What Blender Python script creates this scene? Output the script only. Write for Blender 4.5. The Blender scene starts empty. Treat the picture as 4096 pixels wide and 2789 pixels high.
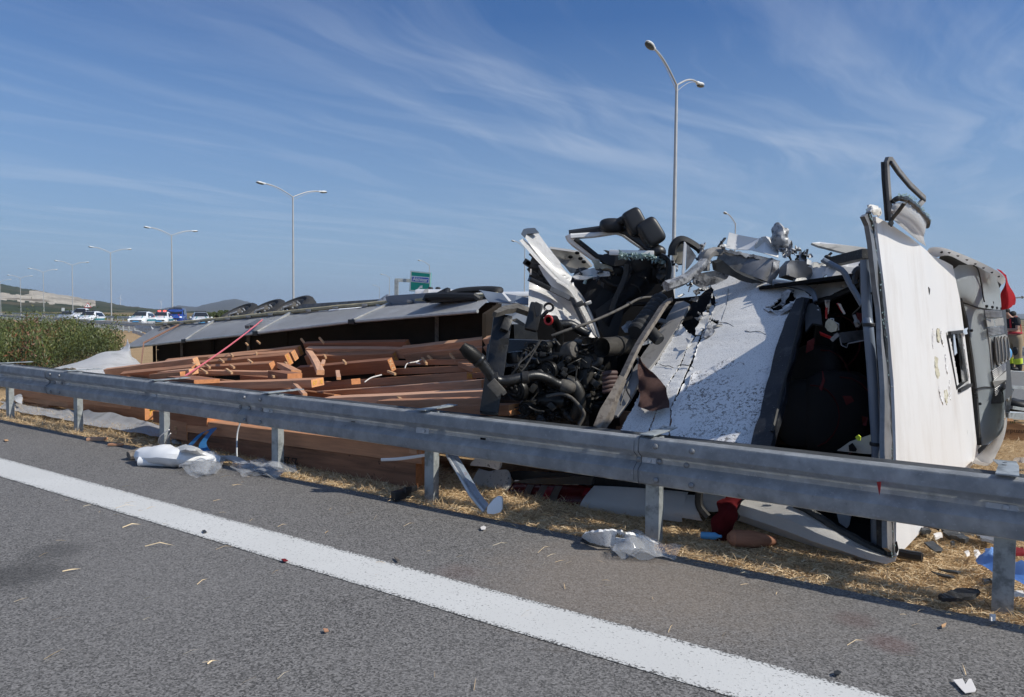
import bpy, bmesh, math, random
from mathutils import Vector as V3, Matrix, noise
random.seed(11)
R = math.radians
scene = bpy.context.scene
C = scene.collection
# ---------------------------------------------------------------- camera
F, CX, CY, HCAM = 3000.0, 2048.0, 1394.5, 1.65      # focal length and centre in photo pixels (4096 wide)
_p = math.atan((CY - 1257) / F); _r = math.atan(.0085)
_f = V3((0, math.cos(_p), -math.sin(_p))); _u = V3((0, math.sin(_p), math.cos(_p))); _x = V3((1, 0, 0))
CR_ = _x * math.cos(_r) + _u * math.sin(_r); CU_ = _u * math.cos(_r) - _x * math.sin(_r)
CO = V3((0, 0, HCAM))
cam = bpy.data.cameras.new('camera'); cam.sensor_width = 36; cam.lens = 36 * F / 4096
cam.clip_start = .05; cam.clip_end = 60000
cam_o = bpy.data.objects.new('camera', cam); C.objects.link(cam_o)
_m = Matrix((CR_, CU_, -_f)).transposed().to_4x4(); _m.translation = CO
cam_o.matrix_world = _m
scene.camera = cam_o
# ---------------------------------------------------------------- light and sky
HAZE = 1.4e-4
SUN_EL, SUN_AZ = R(42), R(21)                         # azimuth from +X towards -Y
S = V3((math.cos(SUN_EL) * math.cos(SUN_AZ), -math.cos(SUN_EL) * math.sin(SUN_AZ), math.sin(SUN_EL)))
sun = bpy.data.lights.new('sun', 'SUN'); sun.energy = 4.1; sun.angle = R(.53); sun.color = (1, .94, .83)
sun_o = bpy.data.objects.new('sun', sun); C.objects.link(sun_o)
sun_o.rotation_euler = (-S).to_track_quat('-Z', 'Y').to_euler()
world = bpy.data.worlds.new('World'); scene.world = world; world.use_nodes = True
nt = world.node_tree; nt.nodes.clear()
def N(nt, t, **kw):
    n = nt.nodes.new('ShaderNode' + t)
    for k, v in kw.items():
        if k.startswith('i_'):
            key = k[2:]; key = int(key) if key.isdigit() else key.replace('_', ' ')
            n.inputs[key].default_value = v
        else: setattr(n, k, v)
    return n
def L(nt, a, b): nt.links.new(a, b)
def math_n(nt, op, a, b=None, c=None, clamp=False):
    n = nt.nodes.new('ShaderNodeMath'); n.operation = op; n.use_clamp = clamp
    for i, v in enumerate((a, b, c)):
        if v is None: continue
        if isinstance(v, (int, float)): n.inputs[i].default_value = v
        else: nt.links.new(v, n.inputs[i])
    return n.outputs[0]
def ramp(nt, src, stops):
    n = nt.nodes.new('ShaderNodeValToRGB'); el = n.color_ramp.elements
    while len(el) < len(stops): el.new(.5)
    for e, (p, c) in zip(el, stops):
        e.position = p; e.color = (c, c, c, 1) if isinstance(c, (int, float)) else (*c[:3], 1)
    nt.links.new(src, n.inputs[0]); return n.outputs[0]
def mixc(nt, fac, a, b, mode='MIX'):
    n = nt.nodes.new('ShaderNodeMix'); n.data_type = 'RGBA'; n.blend_type = mode
    for i, v in ((0, fac), (6, a), (7, b)):
        if isinstance(v, (int, float)): n.inputs[i].default_value = v
        elif isinstance(v, tuple): n.inputs[i].default_value = (*v[:3], 1)
        else: nt.links.new(v, n.inputs[i])
    return n.outputs[2]
sky = N(nt, 'TexSky', sky_type='NISHITA', sun_disc=False, sun_elevation=SUN_EL, sun_rotation=R(111), altitude=100, air_density=1.0, dust_density=1.6, ozone_density=2.5)
geo = N(nt, 'TexCoord'); sep = N(nt, 'SeparateXYZ'); L(nt, geo.outputs['Generated'], sep.inputs[0])
zc = math_n(nt, 'MAXIMUM', sep.outputs[2], .02)
px_ = math_n(nt, 'DIVIDE', sep.outputs[0], zc); py_ = math_n(nt, 'DIVIDE', sep.outputs[1], zc)
cmb = N(nt, 'CombineXYZ'); L(nt, px_, cmb.inputs[0]); L(nt, py_, cmb.inputs[1])
wob = N(nt, 'TexNoise', i_Scale=.35, i_Detail=3.0); L(nt, cmb.outputs[0], wob.inputs['Vector'])
wv = N(nt, 'VectorMath', operation='MULTIPLY_ADD'); L(nt, wob.outputs['Color'], wv.inputs[0]); wv.inputs[1].default_value = (1.3, 1.3, 0); L(nt, cmb.outputs[0], wv.inputs[2])
def cirrus(rot, sx, sy, lo, hi, det, seed):
    mp = N(nt, 'Mapping'); mp.inputs['Rotation'].default_value = (0, 0, R(rot)); L(nt, wv.outputs[0], mp.inputs[0])
    mp2 = N(nt, 'Mapping'); mp2.inputs['Scale'].default_value = (sx, sy, 1); mp2.inputs['Location'].default_value = (seed, seed * 1.7, seed); L(nt, mp.outputs[0], mp2.inputs[0])
    no = N(nt, 'TexNoise', i_Scale=1.0, i_Detail=det, i_Roughness=.58, i_Distortion=.35); L(nt, mp2.outputs[0], no.inputs['Vector'])
    return ramp(nt, no.outputs[0], [(lo, 0), (hi, 1)])
c1 = cirrus(-44, .22, 1.5, .49, .72, 10, 3.1)
c2 = cirrus(-62, .4, 2.6, .47, .74, 10, 5.2)
c3 = cirrus(-20, .16, .3, .34, .66, 4, 2.3)
cl = math_n(nt, 'MULTIPLY', math_n(nt, 'ADD', c1, math_n(nt, 'MULTIPLY', c2, .9), clamp=True), math_n(nt, 'MULTIPLY_ADD', c3, .85, .25))
up = ramp(nt, sep.outputs[2], [(.03, .12), (.2, 1)])
cl = math_n(nt, 'MULTIPLY', math_n(nt, 'MULTIPLY', cl, up), .46)
tint = mixc(nt, 1.0, sky.outputs[0], (.50, .83, 1.24), 'MULTIPLY')
hz = ramp(nt, sep.outputs[2], [(0, .9), (.08, .68), (.36, 0)])
tint = mixc(nt, hz, tint, (3.7, 5.2, 7.2))
skyc = mixc(nt, cl, tint, (6.6, 7.5, 9.0))
bg = N(nt, 'Background', i_Strength=.085); L(nt, skyc, bg.inputs[0])
out = N(nt, 'OutputWorld'); L(nt, bg.outputs[0], out.inputs[0])
scene.view_settings.view_transform = 'Standard'; scene.view_settings.look = 'None'
scene.view_settings.exposure = .06; scene.view_settings.gamma = 1; scene.view_settings.use_curve_mapping = False
# ---------------------------------------------------------------- helpers: photo pixel -> place in the world
def ray(px, py): return CR_ * ((px - CX) / F) + CU_ * ((CY - py) / F) + _f
def PV(px, py, D):
    d = ray(px, py); return CO + d * (D / d.y)
def G(px, py, z=0.0):
    d = ray(px, py); return CO + d * ((z - HCAM) / d.z)
def onp(px, py, p0, n):
    d = ray(px, py); return CO + d * ((p0 - CO).dot(n) / d.dot(n))
CRP = {'a': (0, 900, .4741), 'b': (700, 1050, .44248), 'c': (1100, 1150, .50575), 'd': (1800, 800, .44248), 'e': (1750, 1200, .41096),
       'f': (2500, 850, .44248), 'g': (2500, 1200, .50575), 'h': (3300, 600, .44247), 'i': (3300, 1200, .50572), 'j': (1750, 1700, .43029),
       'k': (2500, 1800, .51635), 'l': (3500, 1750, .47415), 'm': (0, 1400, .43029), 'n': (450, 1600, .5809), 'o': (0, 1000, .22124),
       'p': (450, 1150, .19363), 'q': (1480, 1050, .13769), 'r': (2500, 150, .17212), 's': (3950, 1050, .2846), 'z': (0, 0, 1.0)}
def q(c, x, y):
    o = CRP[c]; return o[0] + o[2] * x, o[1] + o[2] * y
def P(c, x, y, D): return PV(*q(c, x, y), D)
def PP(c, D, *xy):                                   # list of points at one depth, or depth per point via 3-tuples
    return [P(c, t[0], t[1], t[2] if len(t) > 2 else D) for t in xy]
def PN(c, pl, *xy): return [onp(*q(c, t[0], t[1]), *pl) for t in xy]
# road frame
DR = V3((-.8215, .5702, 0)); NC = V3((-.5702, -.8215, 0))
def RD(s, c, z=0.0): return DR * s + NC * c + V3((0, 0, z))
# ---------------------------------------------------------------- helpers: meshes and objects
WL = {}
def _wl(p): return WL[p.name] if p is not None else V3((0, 0, 0))
class MB:
    def __init__(s): s.bm = bmesh.new(); s.mi = 0
    def _mark(s, faces):
        for f in faces: f.material_index = s.mi
    def add(s, vs, fs):
        v = [s.bm.verts.new(p) for p in vs]; r = []
        for f in fs:
            try: r.append(s.bm.faces.new([v[i] for i in f]))
            except ValueError: pass
        s._mark(r); return s
    def box(s, c, size, rot=None, bev=0):
        r = bmesh.ops.create_cube(s.bm, size=1)
        M = Matrix.Translation(c) @ (rot.to_4x4() if rot is not None else Matrix()) @ Matrix.Diagonal((*size, 1))
        bmesh.ops.transform(s.bm, matrix=M, verts=r['verts'])
        fs = {f for v in r['verts'] for f in v.link_faces}; s._mark(fs)
        if bev:
            es = {e for f in fs for e in f.edges}
            g = bmesh.ops.bevel(s.bm, geom=list(es), offset=bev, segments=2, affect='EDGES', profile=.6); s._mark(g['faces'])
        return s
    def bar(s, a, b, w, h, up=V3((0, 0, 1)), bev=0):
        d = (b - a); l = d.length; d.normalize(); y = up.cross(d)
        if y.length < 1e-4: y = V3((1, 0, 0)).cross(d)
        y.normalize(); z = d.cross(y)
        return s.box((a + b) / 2, (l, w, h), Matrix((d, y, z)).transposed(), bev)
    def tube(s, pts, r, n=8, flat=1.0, cap=True, closed=False, prof=None, roll=0.0):
        pts = [V3(p) for p in pts]; m = len(pts); rr = r if isinstance(r, (list, tuple)) else [r] * m
        t0 = (pts[1] - pts[0]).normalized(); nrm = t0.orthogonal().normalized()
        if abs(t0.z) < .9: nrm = (V3((0, 0, 1)) - t0 * t0.z).normalized()
        rings = []; pt = t0
        for i, p in enumerate(pts):
            if closed: t = (pts[(i + 1) % m] - pts[i - 1]).normalized()
            else: t = (pts[min(i + 1, m - 1)] - pts[max(i - 1, 0)]).normalized()
            nrm = pt.rotation_difference(t) @ nrm; nrm = (nrm - t * nrm.dot(t)).normalized(); pt = t
            b = t.cross(nrm); k = prof or [(math.cos(2 * math.pi * j / n + roll), math.sin(2 * math.pi * j / n + roll)) for j in range(n)]
            rings.append([s.bm.verts.new(p + nrm * (u * rr[i]) + b * (w * rr[i] * flat)) for u, w in k])
        fs = []; n = len(rings[0])
        for i in range(m if closed else m - 1):
            A, B = rings[i], rings[(i + 1) % m]
            for j in range(n): fs.append(s.bm.faces.new((A[j], A[(j + 1) % n], B[(j + 1) % n], B[j])))
        if cap and not closed: fs += [s.bm.faces.new(rings[0][::-1]), s.bm.faces.new(rings[-1])]
        s._mark(fs); return s
    def lathe(s, p, axis, prof, n=16):
        axis = axis.normalized(); a = axis.orthogonal().normalized(); b = axis.cross(a); rings = []
        for d, r in prof:
            rings.append([s.bm.verts.new(p + axis * d + (a * math.cos(2 * math.pi * j / n) + b * math.sin(2 * math.pi * j / n)) * max(r, .0005)) for j in range(n)])
        fs = []
        for A, B in zip(rings, rings[1:]):
            for j in range(n): fs.append(s.bm.faces.new((A[j], A[(j + 1) % n], B[(j + 1) % n], B[j])))
        fs += [s.bm.faces.new(rings[0][::-1]), s.bm.faces.new(rings[-1])]
        s._mark(fs); return s
    def grid(s, rows, thick=0):
        m = len(rows[0]); v = [[s.bm.verts.new(p) for p in r] for r in rows]; fs = []
        for a, b in zip(v, v[1:]):
            for j in range(m - 1): fs.append(s.bm.faces.new((a[j], a[j + 1], b[j + 1], b[j])))
        s._mark(fs)
        if thick: g = bmesh.ops.solidify(s.bm, geom=fs, thickness=thick); s._mark([f for f in g['geom'] if isinstance(f, bmesh.types.BMFace)])
        return s
    def ball(s, c, rad, rot=None, u=14, v=9, pw=1.0):
        r = bmesh.ops.create_uvsphere(s.bm, u_segments=u, v_segments=v, radius=1)
        for w in r['verts']:
            if pw != 1: w.co = V3([math.copysign(abs(k) ** pw, k) for k in w.co])
        M = Matrix.Translation(c) @ (rot.to_4x4() if rot is not None else Matrix()) @ Matrix.Diagonal((*rad, 1))
        bmesh.ops.transform(s.bm, matrix=M, verts=r['verts']); s._mark({f for w in r['verts'] for f in w.link_faces}); return s
    def prism(s, pts, vec, bev=0):
        n = len(pts); a = [s.bm.verts.new(p) for p in pts]; b = [s.bm.verts.new(p + vec) for p in pts]
        fs = [s.bm.faces.new(a[::-1]), s.bm.faces.new(b)]
        for i in range(n): fs.append(s.bm.faces.new((a[i], a[(i + 1) % n], b[(i + 1) % n], b[i])))
        bmesh.ops.recalc_face_normals(s.bm, faces=fs); s._mark(fs)
        if bev:
            es = {e for f in fs for e in f.edges}
            g = bmesh.ops.bevel(s.bm, geom=list(es), offset=bev, segments=2, affect='EDGES', profile=.6); s._mark(g['faces'])
        return s
    def sheet(s, pts, thick=.006, cell=.12, amp=.008, freq=3.0, jag=0.0, holes=(), seed=0, crease=0.0, bulge=0.0):
        """a torn or dented plate: outline -> fine triangles -> dents -> real thickness"""
        rnd = random.Random(seed + 5); bm = bmesh.new(); out = []
        n = len(pts)
        for i in range(n):
            a, b = pts[i], pts[(i + 1) % n]; out.append(a.copy())
            if jag:
                k = int((b - a).length / (jag * 2.2)); side = (b - a).cross(V3((.3, 1, .2))).normalized()
                for j in range(1, k): out.append(a.lerp(b, j / k) + side * rnd.uniform(-jag, jag) + (b - a).normalized() * rnd.uniform(-jag, jag) * .4)
        f = bm.faces.new([bm.verts.new(p) for p in out]); f.normal_update(); nn = f.normal.copy()
        cen = sum(out, V3()) / len(out); ext = max((p - cen).length for p in out)
        bmesh.ops.triangulate(bm, faces=[f], quad_method='BEAUTY', ngon_method='BEAUTY')
        for _ in range(7):
            es = [e for e in bm.edges if e.calc_length() > cell]
            if not es or len(bm.faces) > 9000: break
            bmesh.ops.subdivide_edges(bm, edges=es, cuts=1); bmesh.ops.triangulate(bm, faces=[f for f in bm.faces if len(f.verts) > 3])
            bmesh.ops.beautify_fill(bm, faces=bm.faces[:], edges=[e for e in bm.edges if not e.is_boundary])
        if holes:
            ax = nn.orthogonal().normalized(); ay = nn.cross(ax)
            H2 = [[(p.dot(ax), p.dot(ay)) for p in h] for h in holes]; dl = []
            for fc in bm.faces:
                c = fc.calc_center_median(); x, y = c.dot(ax), c.dot(ay)
                for h in H2:
                    ins = False; k = len(h) - 1
                    for i in range(len(h)):
                        xi, yi = h[i]; xj, yj = h[k]
                        if (yi > y) != (yj > y) and x < (xj - xi) * (y - yi) / (yj - yi) + xi: ins = not ins
                        k = i
                    if ins: dl.append(fc); break
            bmesh.ops.delete(bm, geom=dl, context='FACES')
        o = V3((seed * 3.1, seed * 1.7, 0))
        for v in bm.verts:
            t = noise.noise(v.co * freq + o) * amp
            if crease: t += (abs(noise.noise(v.co * freq * .7 - o)) - .25) * crease
            if bulge: t += bulge * max(0, 1 - ((v.co - cen).length / ext) ** 2)
            v.co += nn * t
        for v in [v for v in bm.verts if not v.link_faces]: bm.verts.remove(v)
        bm.normal_update(); front = bm.faces[:]; back = {v: v.co - (v.normal if v.normal.length > .5 else nn) * thick for v in bm.verts}; bnd = [(ed.verts[0], ed.verts[1]) for ed in bm.edges if ed.is_boundary]
        back = {v: bm.verts.new(c) for v, c in back.items()}
        for fc in front:
            try: bm.faces.new([back[v] for v in reversed(fc.verts)])
            except ValueError: pass
        for v0, v1 in bnd:
            try: bm.faces.new((v0, v1, back[v1], back[v0]))
            except ValueError: pass
        for fc in bm.faces: fc.material_index = s.mi
        me = bpy.data.meshes.new('t'); bm.to_mesh(me); bm.free(); s.bm.from_mesh(me); bpy.data.meshes.remove(me); return s
    def mesh(s, name, off, smooth):
        bmesh.ops.translate(s.bm, verts=s.bm.verts, vec=-off)
        me = bpy.data.meshes.new(name); bmesh.ops.recalc_face_normals(s.bm, faces=s.bm.faces) if s.recalc else None
        s.bm.to_mesh(me); s.bm.free()
        if smooth:
            me.polygons.foreach_set('use_smooth', [True] * len(me.polygons)); me.set_sharp_from_angle(angle=R(smooth))
        return me
    recalc = True
    def build(s, name, mats, parent=None, smooth=35, label=None, kind=None):
        me = s.mesh(name, _wl(parent), smooth); o = put(name, me, mats, parent)
        if label: o['label'] = label
        if kind: o['kind'] = kind
        return o
    def solo(s, name, mats, label, cat, group=None, smooth=35, kind=None):
        vs = [v.co for v in s.bm.verts]; zz = min(v.z for v in vs); k = len(vs)
        loc = V3((sum(v.x for v in vs) / k, sum(v.y for v in vs) / k, zz))
        me = s.mesh(name, loc, smooth); o = put(name, me, mats); o.location = loc; WL[o.name] = loc
        return tag(o, label, cat, group, kind)
def put(name, me, mats, parent=None):
    if mats and not me.materials:
        for m in (mats if isinstance(mats, (list, tuple)) else [mats]): me.materials.append(MT(m))
    o = bpy.data.objects.new(name, me); C.objects.link(o)
    if parent is not None: o.parent = parent
    WL[o.name] = _wl(parent).copy(); return o
def tag(o, label=None, cat=None, group=None, kind=None):
    if label: o['label'] = label
    if cat: o['category'] = cat
    if group: o['group'] = group
    if kind: o['kind'] = kind
    return o
def thing(name, label, cat, loc, group=None, rz=0.0):
    o = bpy.data.objects.new(name, None); C.objects.link(o); o.location = loc; o.rotation_euler[2] = rz
    o.empty_display_size = .3; WL[o.name] = V3(loc); return tag(o, label, cat, group)
def copy_tree(o, parent=None):
    c = o.copy(); C.objects.link(c); c.parent = parent
    for ch in KIDS.get(o.name, []) or [k for k in C.objects if k.parent == o]: copy_tree(ch, c)
    return c
KIDS = {}
def spline(pts, k=6):
    pts = [V3(p) for p in pts]; o = []
    for i in range(len(pts) - 1):
        a = pts[max(i - 1, 0)]; b = pts[i]; c = pts[i + 1]; d = pts[min(i + 2, len(pts) - 1)]
        for j in range(k):
            t = j / k; o.append(.5 * ((2 * b) + (c - a) * t + (2 * a - 5 * b + 4 * c - d) * t * t + (3 * b - a - 3 * c + d) * t ** 3))
    return o + [pts[-1]]
def text_mesh(s, size, depth=.002):
    cu = bpy.data.curves.new('t', 'FONT'); cu.body = s; cu.size = size; cu.extrude = depth; cu.offset = size * .012; cu.align_x = 'CENTER'; cu.align_y = 'CENTER'
    o = bpy.data.objects.new('t', cu); C.objects.link(o); dg = bpy.context.evaluated_depsgraph_get(); dg.update()
    me = bpy.data.meshes.new_from_object(o.evaluated_get(dg)); bpy.data.objects.remove(o); bpy.data.curves.remove(cu); me.materials.clear(); return me
def write(s, size, mat, parent, origin, xdir, ydir, name='lettering', depth=.002):
    """flat lettering: origin and directions in world space, child of parent (parent may be rotated)"""
    me = text_mesh(s, size, depth); x = xdir.normalized(); z = x.cross(ydir).normalized(); y = z.cross(x)
    M = Matrix((x, y, z)).transposed().to_4x4(); M.translation = origin
    bpy.context.view_layer.update() if parent.rotation_euler != Matrix.Identity(3).to_euler() else None
    me.transform(M); me.transform(pinv(parent)); return put(name, me, mat, parent)
def pinv(o):
    M = Matrix.LocRotScale(o.location, o.rotation_euler, (1, 1, 1)); p = o.parent
    while p is not None: M = Matrix.LocRotScale(p.location, p.rotation_euler, (1, 1, 1)) @ M; p = p.parent
    return M.inverted()
# ---------------------------------------------------------------- materials
MATS = {}
def MT(n): return MATS[n] if isinstance(n, str) else n
def mat(name, col, rough=.5, metal=0.0, spec=.5, var=.15, vs=4.0, col2=None, c2s=3.0, c2=(.5, .62), bump=0.0, bs=60.0, spots=None, stretch=None, coat=0.0, rnd=0.0, det=6.0):
    m = bpy.data.materials.new(name); m.use_nodes = True; t = m.node_tree; b = t.nodes['Principled BSDF']; MATS[name] = m
    tc = N(t, 'TexCoord'); vec = tc.outputs['Object']
    if stretch:
        mp = N(t, 'Mapping'); mp.inputs['Scale'].default_value = stretch; L(t, vec, mp.inputs[0]); svec = mp.outputs[0]
    else: svec = vec
    if rnd:
        oi = N(t, 'ObjectInfo'); ad = N(t, 'VectorMath', operation='ADD'); L(t, svec, ad.inputs[0]); mu = math_n(t, 'MULTIPLY', oi.outputs['Random'], 37.0); L(t, mu, ad.inputs[1]); svec = ad.outputs[0]
    n1 = N(t, 'TexNoise', i_Scale=vs, i_Detail=det, i_Roughness=.6); L(t, svec, n1.inputs['Vector'])
    c = mixc(t, ramp(t, n1.outputs[0], [(.3, 0), (.7, 1)]), tuple(k * (1 - var) for k in col), tuple(min(1, k * (1 + var)) for k in col))
    if col2:
        n2 = N(t, 'TexNoise', i_Scale=c2s, i_Detail=8.0, i_Roughness=.65); L(t, svec, n2.inputs['Vector'])
        c = mixc(t, ramp(t, n2.outputs[0], [(c2[0], 0), (c2[1], 1)]), c, col2)
    for sp in (spots or []):                          # (scale, threshold, colour, strength, mask scale)
        vo = N(t, 'TexNoise', i_Scale=sp[0], i_Detail=2.0, i_Roughness=.7); L(t, vec, vo.inputs['Vector'])
        k = ramp(t, vo.outputs[0], [(sp[1], 0), (sp[1] + .05, 1)])
        if len(sp) > 4:
            mk = N(t, 'TexNoise', i_Scale=sp[4], i_Detail=3.0); L(t, vec, mk.inputs['Vector']); k = math_n(t, 'MULTIPLY', k, ramp(t, mk.outputs[0], [(.42, 0), (.6, 1)]))
        c = mixc(t, math_n(t, 'MULTIPLY', k, sp[3]), c, sp[2])
    if rnd:
        hv = N(t, 'HueSaturation'); L(t, c, hv.inputs['Color']); L(t, math_n(t, 'MULTIPLY_ADD', oi.outputs['Random'], rnd, 1 - rnd / 2), hv.inputs['Value']); c = hv.outputs[0]
    L(t, c, b.inputs['Base Color'])
    rn = math_n(t, 'MULTIPLY_ADD', n1.outputs[0], .25, rough - .12, clamp=True); L(t, rn, b.inputs['Roughness'])
    b.inputs['Metallic'].default_value = metal; b.inputs['Specular IOR Level'].default_value = spec; b.inputs['Coat Weight'].default_value = coat
    if bump:
        nb = N(t, 'TexNoise', i_Scale=bs, i_Detail=4.0); L(t, svec, nb.inputs['Vector'])
        bp = N(t, 'Bump', i_Strength=bump, i_Distance=.01); L(t, nb.outputs[0], bp.inputs['Height']); L(t, bp.outputs[0], b.inputs['Normal'])
    return m
def emis(name, col, s):
    m = mat(name, col); b = m.node_tree.nodes['Principled BSDF']; b.inputs['Emission Color'].default_value = (*col, 1); b.inputs['Emission Strength'].default_value = s
mat('galvanised', (.53, .55, .565), .55, .12, var=.16, vs=9, col2=(.40, .42, .44), c2s=7, c2=(.42, .62), bump=.06, bs=30, spots=[(38, .63, (.60, .63, .66), .6), (14, .68, (.18, .19, .2), .5, 2.0)])
mat('galvanised_light', (.37, .40, .405), .5, .35, var=.16, vs=12, col2=(.2, .22, .22), c2s=9)
mat('galvanised_dark', (.15, .16, .17), .6, .3, var=.2, vs=8)
mat('bolt_metal', (.24, .25, .26), .5, .5, var=.2, vs=30)
mat('white_paint', (.79, .78, .76), .34, var=.03, vs=3, col2=(.6, .58, .54), c2s=2.2, c2=(.6, .85), spots=[(60, .70, (.3, .28, .25), .45, 3.0)], coat=.15)
mat('roof_paint', (.69, .675, .66), .42, var=.03, vs=1.5, col2=(.50, .455, .41), c2s=1.6, c2=(.52, .85), stretch=(1, 1, .35), spots=[(45, .72, (.35, .32, .3), .4, 2.5)])
mat('speckled_paint', (.78, .775, .76), .5, var=.05, vs=3, col2=(.6, .59, .57), c2s=2.5, c2=(.5, .75), spots=[(130, .58, (.10, .095, .09), .62), (50, .66, (.18, .17, .16), .5)])
mat('muddy_paint', (.77, .765, .76), .45, var=.05, vs=3, spots=[(110, .56, (.1, .09, .08), .8, 3.0), (38, .555, (.11, .095, .08), .9, 3.2), (18, .6, (.14, .12, .1), .75, 2.0)], stretch=None)
mat('scuffed_white', (.68, .67, .64), .5, var=.08, vs=5, spots=[(40, .6, (.08, .075, .07), .8, 6.0), (16, .66, (.12, .11, .1), .6, 3.0)])
mat('beige_inner', (.42, .40, .35), .6, var=.2, vs=4, col2=(.12, .11, .1), c2s=5, c2=(.55, .7))
mat('grey_metal', (.21, .21, .215), .4, .35, var=.25, vs=6, col2=(.07, .07, .07), c2s=7, c2=(.5, .75), bump=.1, bs=20)
mat('bright_metal', (.5, .5, .5), .32, .7, var=.2, vs=8, col2=(.2, .2, .2), c2s=9)
mat('torn_metal', (.42, .42, .42), .42, .3, var=.3, vs=9, col2=(.07, .07, .075), c2s=12, c2=(.45, .62), bump=.3, bs=30)
mat('dirty_grey', (.22, .21, .2), .65, .15, var=.2, vs=5, col2=(.09, .085, .08), c2s=8, c2=(.5, .75), spots=[(70, .64, (.05, .05, .05), .6)])
mat('rusty_strip', (.19, .165, .14), .75, .1, var=.25, vs=14, col2=(.07, .055, .045), c2s=18, c2=(.5, .68), bump=.2, bs=50)
mat('engine_black', (.012, .012, .012), .36, .1, var=.4, vs=12, col2=(.026, .024, .021), c2s=9, c2=(.52, .75), bump=.25, bs=45)
mat('engine_grey', (.036, .034, .031), .45, .2, var=.35, vs=11, col2=(.014, .014, .013), c2s=10, c2=(.45, .65), bump=.2, bs=50)
mat('engine_dust', (.105, .096, .083), .75, .1, var=.3, vs=16, col2=(.045, .042, .04), c2s=13, c2=(.5, .7), bump=.2, bs=40)
mat('black_plastic', (.014, .014, .015), .42, 0, var=.2, vs=6, bump=.05, bs=120)
mat('black_rubber', (.016, .016, .016), .65, 0, var=.3, vs=10, bump=.15, bs=60, spots=[(40, .66, (.12, .12, .115), .5)])
mat('seal_black', (.02, .022, .022), .35, 0, var=.4, vs=25, bump=.5, bs=70, spots=[(90, .66, (.22, .24, .24), .6)])
mat('window_frame_black', (.010, .012, .017), .5, .1, var=.4, vs=7, col2=(.07, .07, .068), c2s=9, c2=(.55, .75), bump=.3, bs=40, spots=[(70, .68, (.3, .3, .28), .6)])
mat('seat_dark', (.018, .0185, .02), .75, 0, var=.2, vs=5, bump=.1, bs=80)
mat('seat_red', (.09, .008, .01), .8, 0, var=.2, vs=7)
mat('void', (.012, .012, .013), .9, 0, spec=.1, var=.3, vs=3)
mat('red_plastic', (.42, .02, .02), .4, 0, var=.1)
mat('brown_hose', (.07, .038, .034), .6, 0, var=.2, vs=8)
mat('tail_red', (.13, .008, .01), .2, 0, var=.15, vs=12, coat=.4)
mat('tail_bright', (.34, .016, .026), .25, 0, var=.1, coat=.4)
mat('tail_rib', (.2, .155, .125), .4, 0, var=.2, vs=20)
mat('ac_grey', (.50, .54, .555), .42, 0, var=.05, vs=2, col2=(.40, .43, .445), c2s=2.0, c2=(.5, .85), spots=[(30, .71, (.15, .15, .15), .4, 3.0)])
mat('ac_vent', (.26, .255, .24), .55, .1, var=.15, vs=10)
mat('grey_paint', (.16, .19, .235), .35, .1, var=.08, vs=3)
mat('aluminium', (.56, .565, .57), .55, .1, var=.08, vs=1.2, col2=(.42, .41, .39), c2s=1.0, c2=(.45, .75), stretch=(.6, .6, 2), bump=.03, bs=40)
mat('alu_strip', (.5, .5, .48), .4, .5, var=.15, vs=10)
mat('yellow_trim', (.42, .36, .22), .6, .1, var=.25, vs=6)
mat('trailer_floor', (.022, .017, .013), .8, 0, spec=.15, var=.4, vs=2)
mat('tyre', (.024, .024, .025), .8, 0, var=.3, vs=9, bump=.2, bs=40, col2=(.07, .065, .06), c2s=6, c2=(.55, .75))
for i, (c, e) in enumerate([((.50, .26, .15), (.66, .32, .15)), ((.41, .20, .11), (.60, .27, .12)), ((.57, .33, .21), (.68, .36, .19)), ((.31, .145, .085), (.54, .235, .105))]):
    mat('wood_%d' % i, c, .7, 0, spec=.25, var=.18, vs=5, stretch=(.5, 6, 6), col2=tuple(k * .6 for k in c), c2s=2.2, c2=(.52, .8), bump=.12, bs=30, rnd=.22)
    mat('wood_end_%d' % i, e, .75, 0, spec=.2, var=.22, vs=16, bump=.2, bs=70, rnd=.1)
mat('wood_shaded_stained', (.26, .13, .075), .8, 0, spec=.2, var=.25, vs=4, stretch=(.5, 6, 6), col2=(.10, .055, .036), c2s=1.6, c2=(.5, .68), bump=.15, bs=30, spots=[(9, .66, (.03, .022, .018), .7, 1.2)])  # baulk wood: its shade under the rail put into the colour, plus black stains
mat('frame_grey', (.30, .29, .28), .6, .15, var=.15, vs=6, col2=(.14, .13, .12), c2s=6, c2=(.55, .75), spots=[(60, .66, (.06, .06, .06), .6)])
mat('bark', (.06, .045, .038), .9, 0, var=.5, vs=12, bump=.6, bs=30)
mat('sticker_wood', (.55, .33, .17), .75, 0, var=.2, vs=20, rnd=.3)
mat('chalk_yellow', (.72, .42, .06), .9, 0, var=.2, vs=60)
mat('chalk_pale', (.62, .42, .24), .9, 0, var=.2, vs=60)
mat('mark_black', (.03, .02, .016), .9, 0, var=.2)
mat('tarp_white', (.78, .785, .79), .5, 0, var=.05, vs=3, col2=(.5, .5, .49), c2s=3, c2=(.52, .8), bump=.08, bs=14)
mat('tarp_grey', (.58, .585, .60), .55, 0, var=.08, vs=3, col2=(.3, .3, .29), c2s=4, c2=(.55, .8), bump=.08, bs=14)
mat('strap_blue', (.07, .30, .62), .6, 0, var=.1, vs=30)
mat('strap_pink', (.62, .15, .19), .7, 0, var=.15, vs=20)
mat('strap_brown', (.22, .12, .085), .8, 0, var=.2, vs=20)
mat('cloth_brown', (.135, .083, .074), .9, 0, spec=.1, var=.15, vs=8, bump=.15, bs=200)
mat('cloth_red', (.52, .03, .04), .8, 0, spec=.15, var=.1, vs=8, bump=.1, bs=150)
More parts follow.
